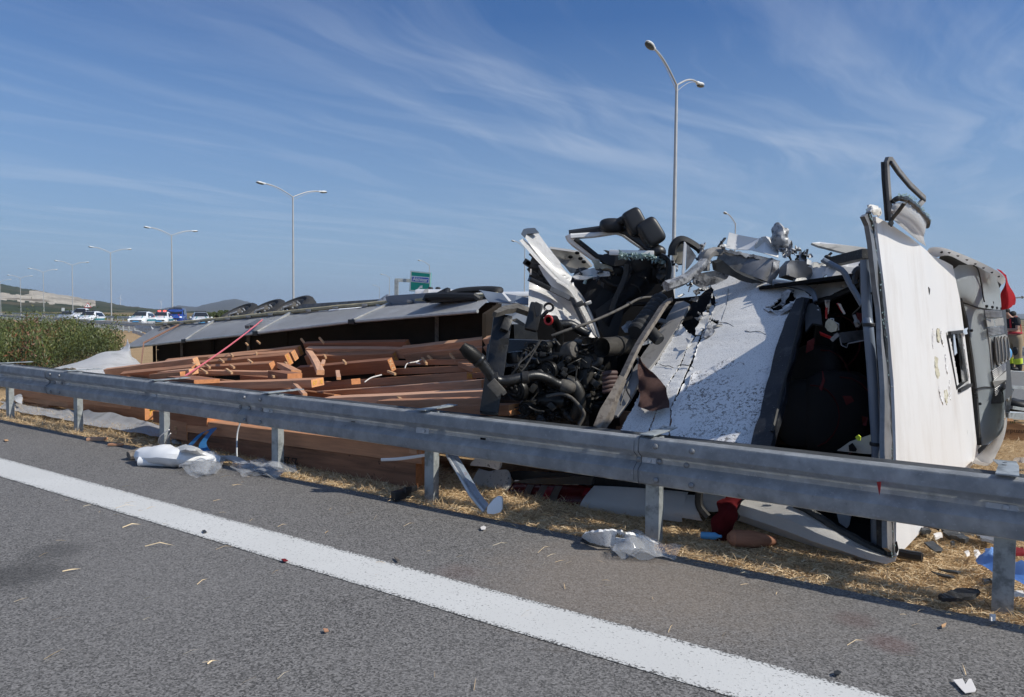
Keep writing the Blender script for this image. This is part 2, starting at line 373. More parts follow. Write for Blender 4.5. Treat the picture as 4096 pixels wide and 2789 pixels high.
mat('cloth_darkred', (.19, .022, .027), .85, 0, spec=.1, var=.2, vs=8, bump=.1, bs=150)
mat('cloth_blue', (.28, .48, .84), .75, 0, spec=.2, var=.08, vs=8)
mat('cardboard', (.33, .19, .10), .85, 0, spec=.1, var=.1, vs=6)
mat('print_brown', (.10, .055, .03), .9, 0, var=.1)
mat('blue_white_trim', (.50, .57, .66), .3, .1, var=.1, vs=8, spots=[(18, .62, (.3, .05, .05), .5, 4.0)])
mat('foam', (.50, .47, .36), .9, 0, var=.25, vs=14, bump=.5, bs=60)
mat('pole_paint', (.46, .455, .44), .5, .3, var=.08, vs=3)
mat('lamp_white', (.72, .73, .72), .4, 0, var=.05)
mat('lamp_glass', (.05, .055, .05), .25, 0, var=.2, vs=6)
mat('sign_green', (0, .33, .24), .5, 0, var=.04); mat('sign_white', (.75, .78, .76), .5, 0, var=.03); mat('sign_blue', (.035, .10, .45), .5, 0, var=.05)
mat('car_white', (.76, .77, .79), .25, 0, var=.02, coat=.5); mat('car_grey', (.36, .39, .43), .3, .2, var=.03, coat=.4); mat('car_blue', (.02, .06, .27), .28, 0, var=.05, coat=.5)
mat('car_glass', (.012, .014, .017), .06, 0, spec=.8, var=.2, vs=3); mat('car_trim', (.015, .015, .016), .45, 0)
mat('stripe_teal', (.0, .20, .22), .4, 0); mat('stripe_red', (.45, .03, .04), .4, 0); mat('plate_blue', (.10, .34, .62), .4, 0)
emis('beacon_red', (.95, .10, .08), 1.6); emis('headlamp', (.85, .93, .90), .9)
mat('rim_metal', (.5, .5, .5), .35, .7, var=.2, vs=20)
mat('glass_crumb', (.30, .40, .385), .15, 0, spec=.8, var=.3, vs=40)
mat('skin', (.42, .23, .16), .6, 0, var=.08); mat('hair', (.02, .016, .013), .8, 0)
mat('shirt_navy', (.012, .013, .018), .85, 0); mat('turnout_tan', (.28, .21, .13), .85, 0, var=.15, vs=6); mat('hi_vis', (.62, .74, .05), .6, 0); mat('boot_black', (.015, .014, .013), .6, 0)
mat('paper', (.74, .70, .66), .7, 0, var=.04)
mat('turbine_white', (.7, .7, .7), .5, 0, var=.02)
mat('debris_dark', (.03, .032, .033), .5, 0, var=.4, vs=10)
m = mat('plastic_film', (.85, .87, .9), .12, 0, spec=.6, var=.02); b = m.node_tree.nodes['Principled BSDF']; b.inputs['Alpha'].default_value = .11
b.inputs['Roughness'].default_value = .15
# ---------------------------------------------------------------- setting materials
def asphalt(name, dark, light, dust=False):
    m = bpy.data.materials.new(name); m.use_nodes = True; t = m.node_tree; b = t.nodes['Principled BSDF']; MATS[name] = m
    v = N(t, 'TexCoord').outputs['Object']
    vo = N(t, 'TexVoronoi', i_Scale=110.0, feature='F1'); L(t, v, vo.inputs['Vector'])
    n0 = N(t, 'TexNoise', i_Scale=80.0, i_Detail=3.0, i_Roughness=.7); L(t, v, n0.inputs['Vector'])
    n1 = N(t, 'TexNoise', i_Scale=.55, i_Detail=4.0); L(t, v, n1.inputs['Vector'])
    sp = N(t, 'SeparateColor'); L(t, vo.outputs['Color'], sp.inputs[0])
    k = math_n(t, 'ADD', math_n(t, 'MULTIPLY', sp.outputs[0], .5), math_n(t, 'MULTIPLY', n0.outputs[0], .6))
    c = mixc(t, ramp(t, k, [(.26, 0), (.86, 1)]), dark, light)
    c = mixc(t, math_n(t, 'MULTIPLY', ramp(t, n1.outputs[0], [(.35, 0), (.65, 1)]), .35), c, tuple(x * .75 for x in light))
    if dust:                                          # straw dust and a few dark and rusty spills
        for (cx, cy, rad, col, st) in ((G(2450, 2330), 0, .95, (.27, .215, .165), .45), (G(2950, 2420), 0, .7, (.25, .21, .17), .28), (G(60, 2300), 0, .33, (.03, .03, .03), .6), (G(230, 2205), 0, .22, (.04, .04, .04), .5), (G(3420, 2480), 0, .13, (.1, .04, .035), .35), (G(3560, 2575), 0, .13, (.13, .045, .04), .38), (G(1830, 2290), 0, .18, (.14, .06, .05), .2)):
            di = N(t, 'VectorMath', operation='DISTANCE'); L(t, v, di.inputs[0]); di.inputs[1].default_value = cx
            nn = N(t, 'TexNoise', i_Scale=6.0 / max(rad, .3), i_Detail=6.0, i_Roughness=.7); L(t, v, nn.inputs['Vector'])
            f = math_n(t, 'SUBTRACT', math_n(t, 'ADD', rad * .65, math_n(t, 'MULTIPLY', nn.outputs[0], rad * 1.0)), di.outputs['Value'])
            f = math_n(t, 'MULTIPLY', f, 1.4 / rad, clamp=True); f2 = math_n(t, 'MULTIPLY', f, ramp(t, n0.outputs[0], [(.3, .55), (.6, 1)]))
            c = mixc(t, math_n(t, 'MULTIPLY', f2, st), c, col)
    L(t, c, b.inputs['Base Color']); b.inputs['Roughness'].default_value = .85; b.inputs['Specular IOR Level'].default_value = .3
    bp = N(t, 'Bump', i_Strength=.75, i_Distance=.006); L(t, k, bp.inputs['Height']); L(t, bp.outputs[0], b.inputs['Normal'])
asphalt('asphalt', (.022, .0215, .021), (.285, .272, .26), True)
asphalt('highway_asphalt', (.13, .128, .125), (.24, .235, .225))
def ground_mat():
    m = bpy.data.materials.new('dry_ground'); m.use_nodes = True; t = m.node_tree; b = t.nodes['Principled BSDF']; MATS['dry_ground'] = m
    v = N(t, 'TexCoord').outputs['Object']
    a = N(t, 'TexNoise', i_Scale=22.0, i_Detail=8.0, i_Roughness=.75); L(t, v, a.inputs['Vector'])
    d = N(t, 'TexNoise', i_Scale=.06, i_Detail=6.0); L(t, v, d.inputs['Vector'])
    e = N(t, 'TexNoise', i_Scale=1.3, i_Detail=5.0); L(t, v, e.inputs['Vector'])
    c = mixc(t, ramp(t, a.outputs[0], [(.3, 0), (.7, 1)]), (.18, .115, .065), (.55, .39, .22))
    c = mixc(t, math_n(t, 'MULTIPLY', ramp(t, e.outputs[0], [(.4, 0), (.7, 1)]), .5), c, (.44, .31, .18))
    di = N(t, 'VectorMath', operation='LENGTH'); L(t, v, di.inputs[0])
    far = ramp(t, math_n(t, 'DIVIDE', di.outputs['Value'], 400.0), [(.15, 0), (.5, 1)])
    c = mixc(t, math_n(t, 'MULTIPLY', far, ramp(t, d.outputs[0], [(.38, 1), (.6, .15)])), c, (.055, .065, .028))
    L(t, c, b.inputs['Base Color']); b.inputs['Roughness'].default_value = .95; b.inputs['Specular IOR Level'].default_value = .1
    bp = N(t, 'Bump', i_Strength=.8, i_Distance=.03); L(t, a.outputs[0], bp.inputs['Height']); L(t, bp.outputs[0], b.inputs['Normal'])
ground_mat()
def line_mat():
    m = bpy.data.materials.new('line_paint'); m.use_nodes = True; t = m.node_tree; b = t.nodes['Principled BSDF']; MATS['line_paint'] = m
    v = N(t, 'TexCoord').outputs['Object']
    a = N(t, 'TexNoise', i_Scale=70.0, i_Detail=4.0, i_Roughness=.7); L(t, v, a.inputs['Vector'])
    e = N(t, 'TexNoise', i_Scale=1.1, i_Detail=4.0); L(t, v, e.inputs['Vector'])
    th = math_n(t, 'ADD', a.outputs[0], math_n(t, 'MULTIPLY', e.outputs[0], .12))
    sx = N(t, 'VectorMath', operation='DOT_PRODUCT'); L(t, v, sx.inputs[0]); sx.inputs[1].default_value = NC
    ed = math_n(t, 'SUBTRACT', math_n(t, 'ABSOLUTE', math_n(t, 'ADD', sx.outputs['Value'], 3.36)), .15)   # rough, thin edges
    th = math_n(t, 'ADD', th, math_n(t, 'MULTIPLY', math_n(t, 'MAXIMUM', ed, 0.0), 3.0))
    c = mixc(t, ramp(t, th, [(.655, 0), (.74, 1)]), mixc(t, e.outputs[0], (.53, .525, .50), (.68, .675, .65)), (.10, .097, .092))
    L(t, c, b.inputs['Base Color']); b.inputs['Roughness'].default_value = .7
    bp = N(t, 'Bump', i_Strength=.3, i_Distance=.005); L(t, a.outputs[0], bp.inputs['Height']); L(t, bp.outputs[0], b.inputs['Normal'])
line_mat()
mat('hill_green', (.040, .052, .026), .95, 0, spec=.05, var=.35, vs=.02, col2=(.10, .085, .05), c2s=.012, c2=(.5, .62), det=10)
mat('hill_quarry', (.46, .41, .33), .9, 0, spec=.1, var=.25, vs=.03, col2=(.17, .14, .10), c2s=.022, c2=(.5, .6), stretch=(1, 1, 3), det=10)
mat('mountain', (.075, .075, .06), .95, 0, spec=.05, var=.3, vs=.004, det=8)
# ---------------------------------------------------------------- ground, roads
def struct(mb, name, m, smooth=0):
    me = mb.mesh(name, V3((0, 0, 0)), smooth); o = put(name, me, m); o['kind'] = 'structure'; return o
b = MB(); rs = [0, 12, 30, 80, 200, 600, 1800, 5200]; na = 48
v = [V3((0, 0, -.035))]; fs = []
for r in rs[1:]:
    for k in range(na): v.append(V3((r * math.cos(2 * math.pi * k / na), r * math.sin(2 * math.pi * k / na), -.035)))
for k in range(na): fs.append((0, 1 + k, 1 + (k + 1) % na))
for i in range(len(rs) - 2):
    for k in range(na):
        a = 1 + i * na; fs.append((a + k, a + (k + 1) % na, a + na + (k + 1) % na, a + na + k))
b.add(v, fs); struct(b, 'ground', 'dry_ground')
# the ramp: asphalt slab with a real edge, slightly wavy towards the verge
b = MB(); rows = []
for i in range(101):
    s = -12 + i * .6; w = noise.noise(V3((s * .9, 0, 3))) * .035 + noise.noise(V3((s * 4, 0, 9))) * .014
    rows.append([RD(s, 8, 0), RD(s, -3.4, 0), RD(s, -4.80 + w, 0), RD(s, -4.845 + w, -.006), RD(s, -4.88 + w, -.06)])
b.grid(rows); struct(b, 'ramp_road', 'asphalt', 30)
b = MB(); rows = []
for i in range(201):
    s = -10 + i * .25; rows.append([RD(s, -3.565, .004), RD(s, -3.36, .0042), RD(s, -3.155, .004)])
b.grid(rows); struct(b, 'edge_line', 'line_paint')
# the main highway beyond the wreck runs 39 degrees left
DH = V3((-.63, .777, 0)).normalized(); NH = V3((.777, .63, 0)).normalized()
def HW(s, c, z=0.0): return DH * s + NH * c + V3((0, 0, z))
for nm, a, bb in (('highway_road', 14.6, 27.6), ('far_highway_road', 31.5, 42.5)):
    b = MB(); b.grid([[HW(s, a, -.02), HW(s, bb, -.02)] for s in range(-60, 620, 20)]); struct(b, nm, 'highway_asphalt')
    for k, c in enumerate((a + .5, bb - .5)):
        b = MB(); b.grid([[HW(s, c, -.012), HW(s, c + .22, -.012)] for s in range(-60, 620, 20)]); struct(b, 'lane_marking', 'sign_white')
# ---------------------------------------------------------------- hills, with the quarry cut into the near one
def hill(name, ridge, D, foot, mats, quarry=None, thick=.35, rough=0.0, nx=160, nz=14):
    b = MB(); rows = []; xs = [ridge[0][0] + (ridge[-1][0] - ridge[0][0]) * i / nx for i in range(nx + 1)]
    def ry(x):
        for (x0, y0), (x1, y1) in zip(ridge, ridge[1:]):
            if x0 <= x <= x1:
                t = (x - x0) / (x1 - x0); t = t * t * (3 - 2 * t) * .5 + t * .5; return y0 + (y1 - y0) * t
    for x in xs:
        top = PV(x, ry(x) + noise.noise(V3((x * .05, 0, D))) * rough + noise.noise(V3((x * .21, 3, D))) * rough * .6, D); col = []
        for k in range(nz + 1):
            t = k / nz; dd = foot + (D - foot) * t; z = -3 + (top.z + 3) * t ** .8
            w = top * 1.0; p = V3((top.x * dd / D, dd, z + noise.noise(V3((top.x * .02, dd * .02, 0))) * top.z * .06 * math.sin(t * math.pi))); col.append(p)
        col.append(V3((top.x * 1.1, D * 1.12, -3))); rows.append(col)
    b.grid(rows)
    if quarry:
        for f in b.bm.faces:
            c = f.calc_center_median(); r = c - CO; dd = r.dot(_f); x = CX + F * r.dot(CR_) / dd; y = CY - F * r.dot(CU_) / dd
            if quarry(x, y): f.material_index = 1
    return struct(b, name, mats, 60)
def qz(x, y):
    n = noise.noise(V3((x * .03, y * .08, 0))) * 9
    up = 1162 + max(0, x - 120) * .085 + n if x > 118 else 1172 + n + (8 if x > 40 else 0); lo = 1199 + x * .075 + n
    return up < y < lo and x < 385
hill('hill', [(-500, 1085), (-120, 1120), (0, 1136), (110, 1156), (250, 1180), (380, 1202), (520, 1226), (640, 1238), (800, 1250), (950, 1262)], 1500, 650, ['hill_green', 'hill_quarry'], qz, rough=3, nx=240, nz=40)
hill('mountain', [(560, 1252), (640, 1236), (720, 1222), (780, 1228), (850, 1212), (905, 1200), (945, 1196), (985, 1206), (1040, 1225), (1120, 1229), (1210, 1226), (1290, 1214), (1335, 1210), (1400, 1218), (1500, 1232), (1640, 1244), (1900, 1256)], 4600, 3200, 'mountain', rough=2)
hill('far_mountain', [(3500, 1280), (3800, 1268), (3960, 1258), (4060, 1256), (4180, 1252), (4400, 1264), (4700, 1282)], 4700, 3400, 'mountain', rough=1.5)
hill('plain_woodland', [(300, 1250), (450, 1247), (600, 1249), (760, 1246), (900, 1250), (1100, 1251), (1500, 1255), (2500, 1262), (3600, 1272), (4400, 1277)], 900, 700, 'hill_green', rough=3.5, nx=300, nz=3)
# ---------------------------------------------------------------- dry grass and straw (nobody could count it)
mG = bpy.data.materials.new('straw'); mG.use_nodes = True; t = mG.node_tree; MATS['straw'] = mG
at = N(t, 'Attribute', attribute_name='shade'); bb = t.nodes['Principled BSDF']
n_ = t.nodes.new('ShaderNodeValToRGB'); el = n_.color_ramp.elements
for i, (p, c) in enumerate([(0, (.18, .115, .06)), (.3, (.50, .34, .175)), (.65, (.74, .55, .32)), (1, (.86, .73, .50))]):
    e = el[i] if i < 2 else el.new(p); e.position = p; e.color = (*c, 1)
L(t, at.outputs['Fac'], n_.inputs[0]); L(t, n_.outputs[0], bb.inputs['Base Color']); bb.inputs['Roughness'].default_value = .6; bb.inputs['Specular IOR Level'].default_value = .3
def blades(name, items, label, cat, m='straw', width=.004):
    """items: (base, tip, width, shade); a thin two-sided blade bent in the middle"""
    vs = []; fs = []; sh = []
    for (a, c, w, k) in items:
        d = c - a; sd = d.cross(V3((random.uniform(-1, 1), random.uniform(-1, 1), .4)));
        if sd.length < 1e-6: continue
        sd = sd.normalized() * w; mid = (a + c) / 2 + V3((0, 0, d.length * random.uniform(.02, .14))); n = len(vs)
        vs += [a - sd, a + sd, mid + sd, mid - sd, c]; fs += [(n, n + 1, n + 2, n + 3), (n + 3, n + 2, n + 4)]; sh += [k, k]
    me = bpy.data.meshes.new(name); me.from_pydata(vs, [], fs); a = me.attributes.new('shade', 'FLOAT', 'FACE'); a.data.foreach_set('value', sh)
    o = put(name, me, m); return tag(o, label, cat, kind='stuff')
it = []
def strip(n, s0, s1, c0, c1, lie, hmax, z=-.03):
    for _ in range(n):
        s = random.uniform(s0, s1); c = random.uniform(c0, c1)
        if noise.noise(V3((s * 1.1, c * 1.3, 2))) < -.28 and random.random() < .7: continue
        a = RD(s, c, z + random.random() * .02); ln = random.uniform(.03, hmax) * random.uniform(.6, 1); an = random.uniform(0, 6.283)
        upk = random.uniform(0, .35) if random.random() < lie else random.uniform(.5, 1.6)
        h = V3((math.cos(an), math.sin(an), upk)).normalized() * ln
        it.append((a, a + h, random.uniform(.0009, .0022), min(1, max(0, random.gauss(.55, .22)))))
strip(75000, -2.6, 3.2, -6.3, -4.86, .93, .11)
strip(42000, 3.2, 9.0, -6.2, -4.86, .82, .12)
strip(22000, 9.0, 16.0, -6.6, -4.86, .6, .16)
strip(26000, -3, 2.0, -9.6, -6.2, .8, .14)
strip(16000, -9, 1.5, -13.5, -9.4, .7, .2)
strip(1500, -2.5, 14, -4.92, -4.74, .9, .12, .0)
blades('dry_grass', it, 'dry straw coloured grass lying flat along the road edge under the guardrail', 'dry grass')
it = []
for _ in range(330):
    s = random.uniform(-4, 7); c = random.uniform(-4.6, -.2)
    if c > -3 and random.random() < .55: continue
    an = random.gauss(.3, .7); ln = random.uniform(.02, .12) * (1 if random.random() < .8 else 1.5)
    a = RD(s, c, .006); it.append((a, a + V3((math.cos(an) * ln, math.sin(an) * ln, random.uniform(0, .01))), random.uniform(.0008, .0019), min(1, max(0, random.gauss(.62, .22)))))
for x, y, x2, y2 in ((175, 2638, 260, 2592), (430, 2505, 490, 2490), (830, 2655, 860, 2640), (810, 2650, 880, 2642), (250, 2285, 325, 2275), (490, 2110, 565, 2098), (580, 2185, 700, 2183)):
    it.append((G(x, y, .008), G(x2, y2, .012), .0035, .75))
blades('loose_straw', it, 'loose straw stalks and leaf scraps scattered over the grey asphalt', 'straw')
# ---------------------------------------------------------------- green scrub on the verge at the left
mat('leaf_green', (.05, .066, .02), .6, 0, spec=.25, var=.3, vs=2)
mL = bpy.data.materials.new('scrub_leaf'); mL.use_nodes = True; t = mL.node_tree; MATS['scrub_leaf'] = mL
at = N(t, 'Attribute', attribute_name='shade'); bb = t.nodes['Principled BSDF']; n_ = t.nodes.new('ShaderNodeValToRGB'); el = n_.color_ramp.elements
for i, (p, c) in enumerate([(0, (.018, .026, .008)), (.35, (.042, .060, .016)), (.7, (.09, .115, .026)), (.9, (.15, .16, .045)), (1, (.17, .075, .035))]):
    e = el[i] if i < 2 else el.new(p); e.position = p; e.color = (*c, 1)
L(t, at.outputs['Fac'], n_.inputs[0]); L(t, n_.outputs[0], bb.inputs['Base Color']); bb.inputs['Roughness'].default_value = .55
def scrub(name, n, fx, label, cat):
    vs = []; fs = []; sh = []
    for _ in range(n):
        p, sz, k = fx(); d = V3((random.gauss(0, .8), random.gauss(0, .8), random.gauss(1.1, .7))).normalized() * sz * 1.5; sd = d.orthogonal().normalized() * sz * random.uniform(.12, .26)
        sd.rotate(Matrix.Rotation(random.random() * 6.28, 3, d)); i = len(vs); vs += [p, p + d * .5 + sd, p + d, p + d * .5 - sd]; fs.append((i, i + 1, i + 2, i + 3)); sh.append(k)
    me = bpy.data.meshes.new(name); me.from_pydata(vs, [], fs); a = me.attributes.new('shade', 'FLOAT', 'FACE'); a.data.foreach_set('value', sh)
    return tag(put(name, me, 'scrub_leaf'), label, cat, kind='stuff')
def scrub_h(x, D):
    h = .98 - max(0, x - 300) * .0011 + noise.noise(V3((x * .012, D * .25, 1))) * .45 + noise.noise(V3((x * .06, D * .8, 4))) * .42
    return max(.12, h)
def fx():
    while True:
        D = random.uniform(15.5, 36); x = random.uniform(-260, 660)
        if x > 190 + 0 * D and D < 18.5 + (x - 190) * .012: continue
        if x > 300 + (34 - D) * 17 + noise.noise(V3((D * .5, x * .01, 8))) * 60: continue
        h = scrub_h(x, D); base = G(x, 1258 + F * HCAM / D); p = V3(((x - CX) / F * D, D, 0))
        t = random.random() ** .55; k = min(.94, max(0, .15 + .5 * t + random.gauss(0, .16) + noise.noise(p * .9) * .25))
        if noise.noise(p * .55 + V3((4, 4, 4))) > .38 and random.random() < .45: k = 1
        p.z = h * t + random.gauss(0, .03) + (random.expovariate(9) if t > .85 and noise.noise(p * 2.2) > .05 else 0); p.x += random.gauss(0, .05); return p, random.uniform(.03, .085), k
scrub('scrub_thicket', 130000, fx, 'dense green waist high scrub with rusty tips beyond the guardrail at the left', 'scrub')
def fx2():
    s = random.uniform(60, 330); c = random.uniform(28.4, 31.0); t = random.random() ** .6
    p = HW(s, c, t * (.7 + .5 * noise.noise(V3((s * .2, c, 0))))); return p, random.uniform(.15, .35), min(.93, max(.2, .55 + random.gauss(0, .2)))
scrub('median_shrubs', 9000, fx2, 'low yellowish green shrubs along the distant highway median', 'shrubs')
def fx3():
    D = random.uniform(7.5, 17); x = random.uniform(-300, 330)
    p = V3(((x - CX) / F * D, D, random.uniform(-.03, .12))); return p, random.uniform(.04, .11), min(1, max(0, random.gauss(.75, .2)))
# ---------------------------------------------------------------- near guardrail
PS = [.09 + 2.14 * k for k in range(-2, 8)]
def topz(s): return .775 + .0035 * s
gr = thing('guardrail', 'galvanised double sided steel guardrail running along the verge in front of the wreck', 'guardrail', RD(2.2, -5.05, 0))
prof = spline([V3((x, y, 0)) for x, y in [(.0, .342), (.018, .346), (.05, .343), (.068, .332), (.074, .315), (.078, .28), (.08, .245), (.074, .232), (.03, .198), (.022, .186), (.022, .158), (.03, .146), (.074, .112), (.08, .1), (.078, .065), (.074, .03), (.066, .012), (.05, .002), (.018, -.002), (0, .002)]], 1)
joints = [-5.0, -1.9, 2.13, 6.82, 11.2, 15.5]
for i in range(len(joints) - 1):
    a, e = joints[i], joints[i + 1] + .16; rows = []; off = .006 * (i % 2) + .002
    n = int((e - a) / .22)
    for j in range(n + 1):
        s = a + (e - a) * j / n; zt = topz(s) - .345; wob = noise.noise(V3((s * .7, i, 0))) * .006
        rows.append([RD(s, -4.985 + p.x * 1.05 + off + wob, zt + p.y) for p in prof])
    b = MB(); b.grid(rows, .004); rb = b.build('rail_beam', 'galvanised', gr, 28)
    b = MB(); b.tube([p + NC * .003 for p in rows[-1]], .0045, 4); b.tube([p + NC * .004 + DR * .035 for p in rows[-1][4:-4]], .0025, 4); b.build('splice_seam', 'galvanised_dark', rb, 0)
for s in PS:                                          # posts: folded C channels, open towards the left
    zt = topz(s); w, d, t_ = .105, .075, .007
    pf = [(-w / 2, -d / 2), (w / 2, -d / 2), (w / 2, d / 2), (-w / 2, d / 2), (-w / 2, d / 2 - .022), (-w / 2 + t_, d / 2 - .022), (-w / 2 + t_, d / 2 - t_), (w / 2 - t_, d / 2 - t_), (w / 2 - t_, .012), (.012, .0), (w / 2 - t_, -.012), (w / 2 - t_, -d / 2 + t_), (-w / 2 + t_, -d / 2 + t_), (-w / 2 + t_, -d / 2 + .022), (-w / 2, -d / 2 + .022)]
    pf = [(-x, y) for x, y in pf]
    b = MB(); b.prism([RD(s + x, -5.055 + y, -.1) for x, y in pf], V3((random.uniform(-.004, .004), 0, zt - .01 + .1))); po = b.build('post', 'galvanised_light', gr, 20)
    b = MB(); b.prism([RD(s + x, c, zt + .012) for x, c in ((-.055, -4.90), (.055, -4.90), (.05, -5.22), (.085, -5.38), (-.035, -5.38), (-.05, -5.22))], V3((0, 0, .009)), .002); br = b.build('bracket_plate', 'galvanised_light', gr, 20)
    b = MB()
    for dc in (-5.28, -5.2): b.lathe(RD(s + .02, dc, zt + .021), V3((0, 0, 1)), [(0, .012), (.003, .012)], 8)
    b.build('rivet', 'galvanised_dark', br, 0)
    b = MB(); b.box(RD(s + .03, -5.01, zt - .172), (.06, .1, .07), Matrix.Rotation(math.atan2(DR.y, DR.x), 3, 'Z')); b.build('spacer_block', 'galvanised_dark', gr, 0)
b = MB(); rows = []
for j in range(40):
    s = -5 + j * .55; zt = topz(s); rows.append([RD(s, -5.22 + x, zt - .045 + y) for x, y in ((0, 0), (-.13, 0), (-.13, -.13), (0, -.13), (0, 0))])
b.grid(rows, .004); b.build('rear_rail', 'galvanised_dark', gr, 20)
for s in joints[1:-1]:
    for ds, dz, dc in ((-.05, .29, .0), (-.32, .285, 0), (-.06, .172, -.062), (-.26, .172, -.062), (.1, .172, -.062), (-.06, .05, 0), (-.32, .05, 0)):
        b = MB(); b.lathe(RD(s + .08 + ds, -4.985 + .098 + dc, topz(s) - .345 + dz), NC, [(-.006, .021), (.004, .02), (.011, .012), (.012, .003)], 10); b.build('bolt', 'bolt_metal', gr, 40)
for s in PS:
    b = MB(); b.box(RD(s + .02, -4.985 + .03, topz(s) - .345 + .172), (.15, .006, .062), Matrix.Rotation(math.atan2(DR.y, DR.x), 3, 'Z')); b.lathe(RD(s + .0, -4.95, topz(s) - .345 + .172), NC, [(0, .017), (.01, .016), (.014, .005)], 8); b.build('washer_plate', 'galvanised', gr, 30)
for px in (600, 690 * 1.02, 1405, 1925, 420):
    s = next(s for s in [k * .01 for k in range(-300, 1500)] if ((lambda r: CX + F * r.dot(CR_) / r.dot(_f))(RD(s, -4.93, .6) - CO)) < px)
    b = MB(); z = topz(s) - .345 + .168
    b.tube([RD(s - .028, -4.966, z), RD(s + .028, -4.966, z)], .012, 8, flat=.5); b.build('slot_hole', 'void', gr, 0)
# red reflector tab fixed in the valley
b = MB(); p = [P('i', 410, 1440, 3.9), P('i', 442, 1438, 3.86), P('i', 432, 1542, 3.84)]
d0 = 4.0
def railp(c, x, y, cc): return onp(*q(c, x, y), RD(0, cc), NC)
b.prism([railp('i', 410, 1440, -4.90), railp('i', 443, 1438, -4.86), railp('i', 440, 1500, -4.86), railp('i', 430, 1545, -4.87)], NC * .004); b.build('reflector', 'red_plastic', gr, 0)
# ---------------------------------------------------------------- lamps
def lamp(arms):
    t = thing('street_lamp', 'x', 'street lamp', (0, 0, 0), 'tall lamps along the highway')
    b = MB(); b.tube([V3((0, 0, -.3)), V3((0, 0, 4)), V3((0, 0, 8)), V3((0, 0, 11.6))], [.105, .09, .075, .06], 12); b.build('pole', 'pole_paint', t, 50)
    b = MB(); b.lathe(V3((0, 0, -.03)), V3((0, 0, 1)), [(0, .22), (.03, .22), (.04, .16), (.35, .14)], 10); b.build('base_flange', 'pole_paint', t, 30)
    for sg in arms:
        pts = [V3((sg * 2.6 * (u / 10), 0, 11.55 + .8 * math.sin(u / 10 * math.pi * .5))) for u in range(11)]
        b = MB(); b.tube(pts, .042, 8); ar = b.build('arm', 'pole_paint', t, 50)
        b = MB(); b.tube([V3((p.x, 0, p.z - .24 * (1 - i / 10) - .03)) for i, p in enumerate(pts)], .014, 6); b.build('stay', 'pole_paint', ar, 50)
        e = pts[-1]; b = MB(); rot = Matrix.Rotation(sg * R(-8), 3, 'Y')
        b.ball(e + V3((sg * .42, 0, .03)), (.36, .16, .09), rot, 14, 8); b.ball(e + V3((sg * .08, 0, .0)), (.16, .1, .08), rot); h = b.build('lamp_head', 'lamp_white', t, 60)
        b = MB(); b.ball(e + V3((sg * .47, 0, -.045)), (.36, .15, .07), rot); b.build('lamp_glass', 'lamp_glass', h, 60)
    return t
def at_lamp(o, px, D, py_top, rz, label):
    o.location = V3(((px - CX) / F * D, D, 0)); p = PV(px, py_top, D); sc = p.z / 11.62
    o.location.x = PV(px, 1262, D).x; o.scale = (sc, sc, sc); o.rotation_euler[2] = rz; o['label'] = label; WL[o.name] = o.location.copy()
dbl = lamp((-1, 1)); sgl = lamp((-1,))
RZ = math.atan2(NH.y, NH.x) + R(4)
lamps2 = [(2690, 36.0, 335, 'tall double armed street lamp rising directly behind the torn bus and cab'), (1174, 67, 785, 'double armed street lamp standing behind the wheels of the overturned trailer'),
          (690, 99, 940, 'double armed street lamp rising above the blue van'), (446, 131, 1010, 'double armed street lamp just left of the two white police cars with lit lights'),
          (292, 164, 1060, 'double armed street lamp just left of the pickup carrying a warning triangle'), (176, 197, 1088, 'double armed street lamp in front of the pale quarry cut in the hill'),
          (84, 232, 1112, 'double armed street lamp second from the left edge, before the quarry'), (4, 262, 1126, 'double armed street lamp at the left edge of the picture')]
for i, (x, D, y, lb) in enumerate(lamps2): at_lamp(dbl if i == 0 else copy_tree(dbl), x, D, y, RZ + R(14 if i == 0 else 4 if i == 1 else 0), lb)
lamps1 = [(2934, 90, 892, 'single armed street lamp peeking over the crumpled white sheet on the bus'), (2097, 128, 990, 'single armed street lamp behind the cab fin'), (1717, 166, 1060, 'single armed street lamp directly behind the green direction sign'),
          (1558, 205, 1110, 'single armed street lamp left of the sign post'), (1518, 250, 1150, 'small far single armed street lamp, smallest left of the sign post')]
for i, (x, D, y, lb) in enumerate(lamps1): at_lamp(sgl if i == 0 else copy_tree(sgl), x, D, y, RZ + R(10), lb)
# ---------------------------------------------------------------- green exit sign on a cantilever
D = 62.0; t = thing('direction_sign', 'green exit sign reading Akhisar with a white arrow on a grey cantilever post', 'road sign', PV(1585, 1258 + F * HCAM / D, D))
a0 = P('q', 770, 500, D); gz = V3((a0.x, a0.y, 0)); nrm = V3((-.32, -1, 0)).normalized()
b = MB(); b.bar(gz, a0, .3, .3); b.build('post', 'galvanised_light', t, 0)
b = MB(); b.bar(P('q', 730, 512, D), P('q', 1500, 545, D + .5), .2, .28); b.build('cantilever_arm', 'galvanised_light', t, 0)
pl = (P('q', 1460, 550, D - .45), nrm)
def quad(mb, cs, off, th=.02):
    mb.prism([onp(*q('q', x, y), pl[0] + nrm * off, nrm) for x, y in cs], -nrm * th)
b = MB(); quad(b, ((1178, 240), (1770, 300), (1740, 885), (1140, 835)), 0, .12); pn = b.build('panel', 'sign_green', t, 0)
b = MB()
for cs in (((1185, 248), (1762, 306), (1760, 330), (1182, 274)), ((1740, 315), (1764, 318), (1740, 868), (1716, 866)), ((1152, 800), (1735, 850), (1734, 872), (1150, 826)), ((1178, 262), (1202, 264), (1172, 820), (1148, 818))): quad(b, cs, .03)
b.build('white_border', 'sign_white', pn, 0)
b = MB(); quad(b, ((1205, 390), (1722, 432), (1712, 610), (1195, 566)), .03); b.build('place_frame', 'sign_white', pn, 0)
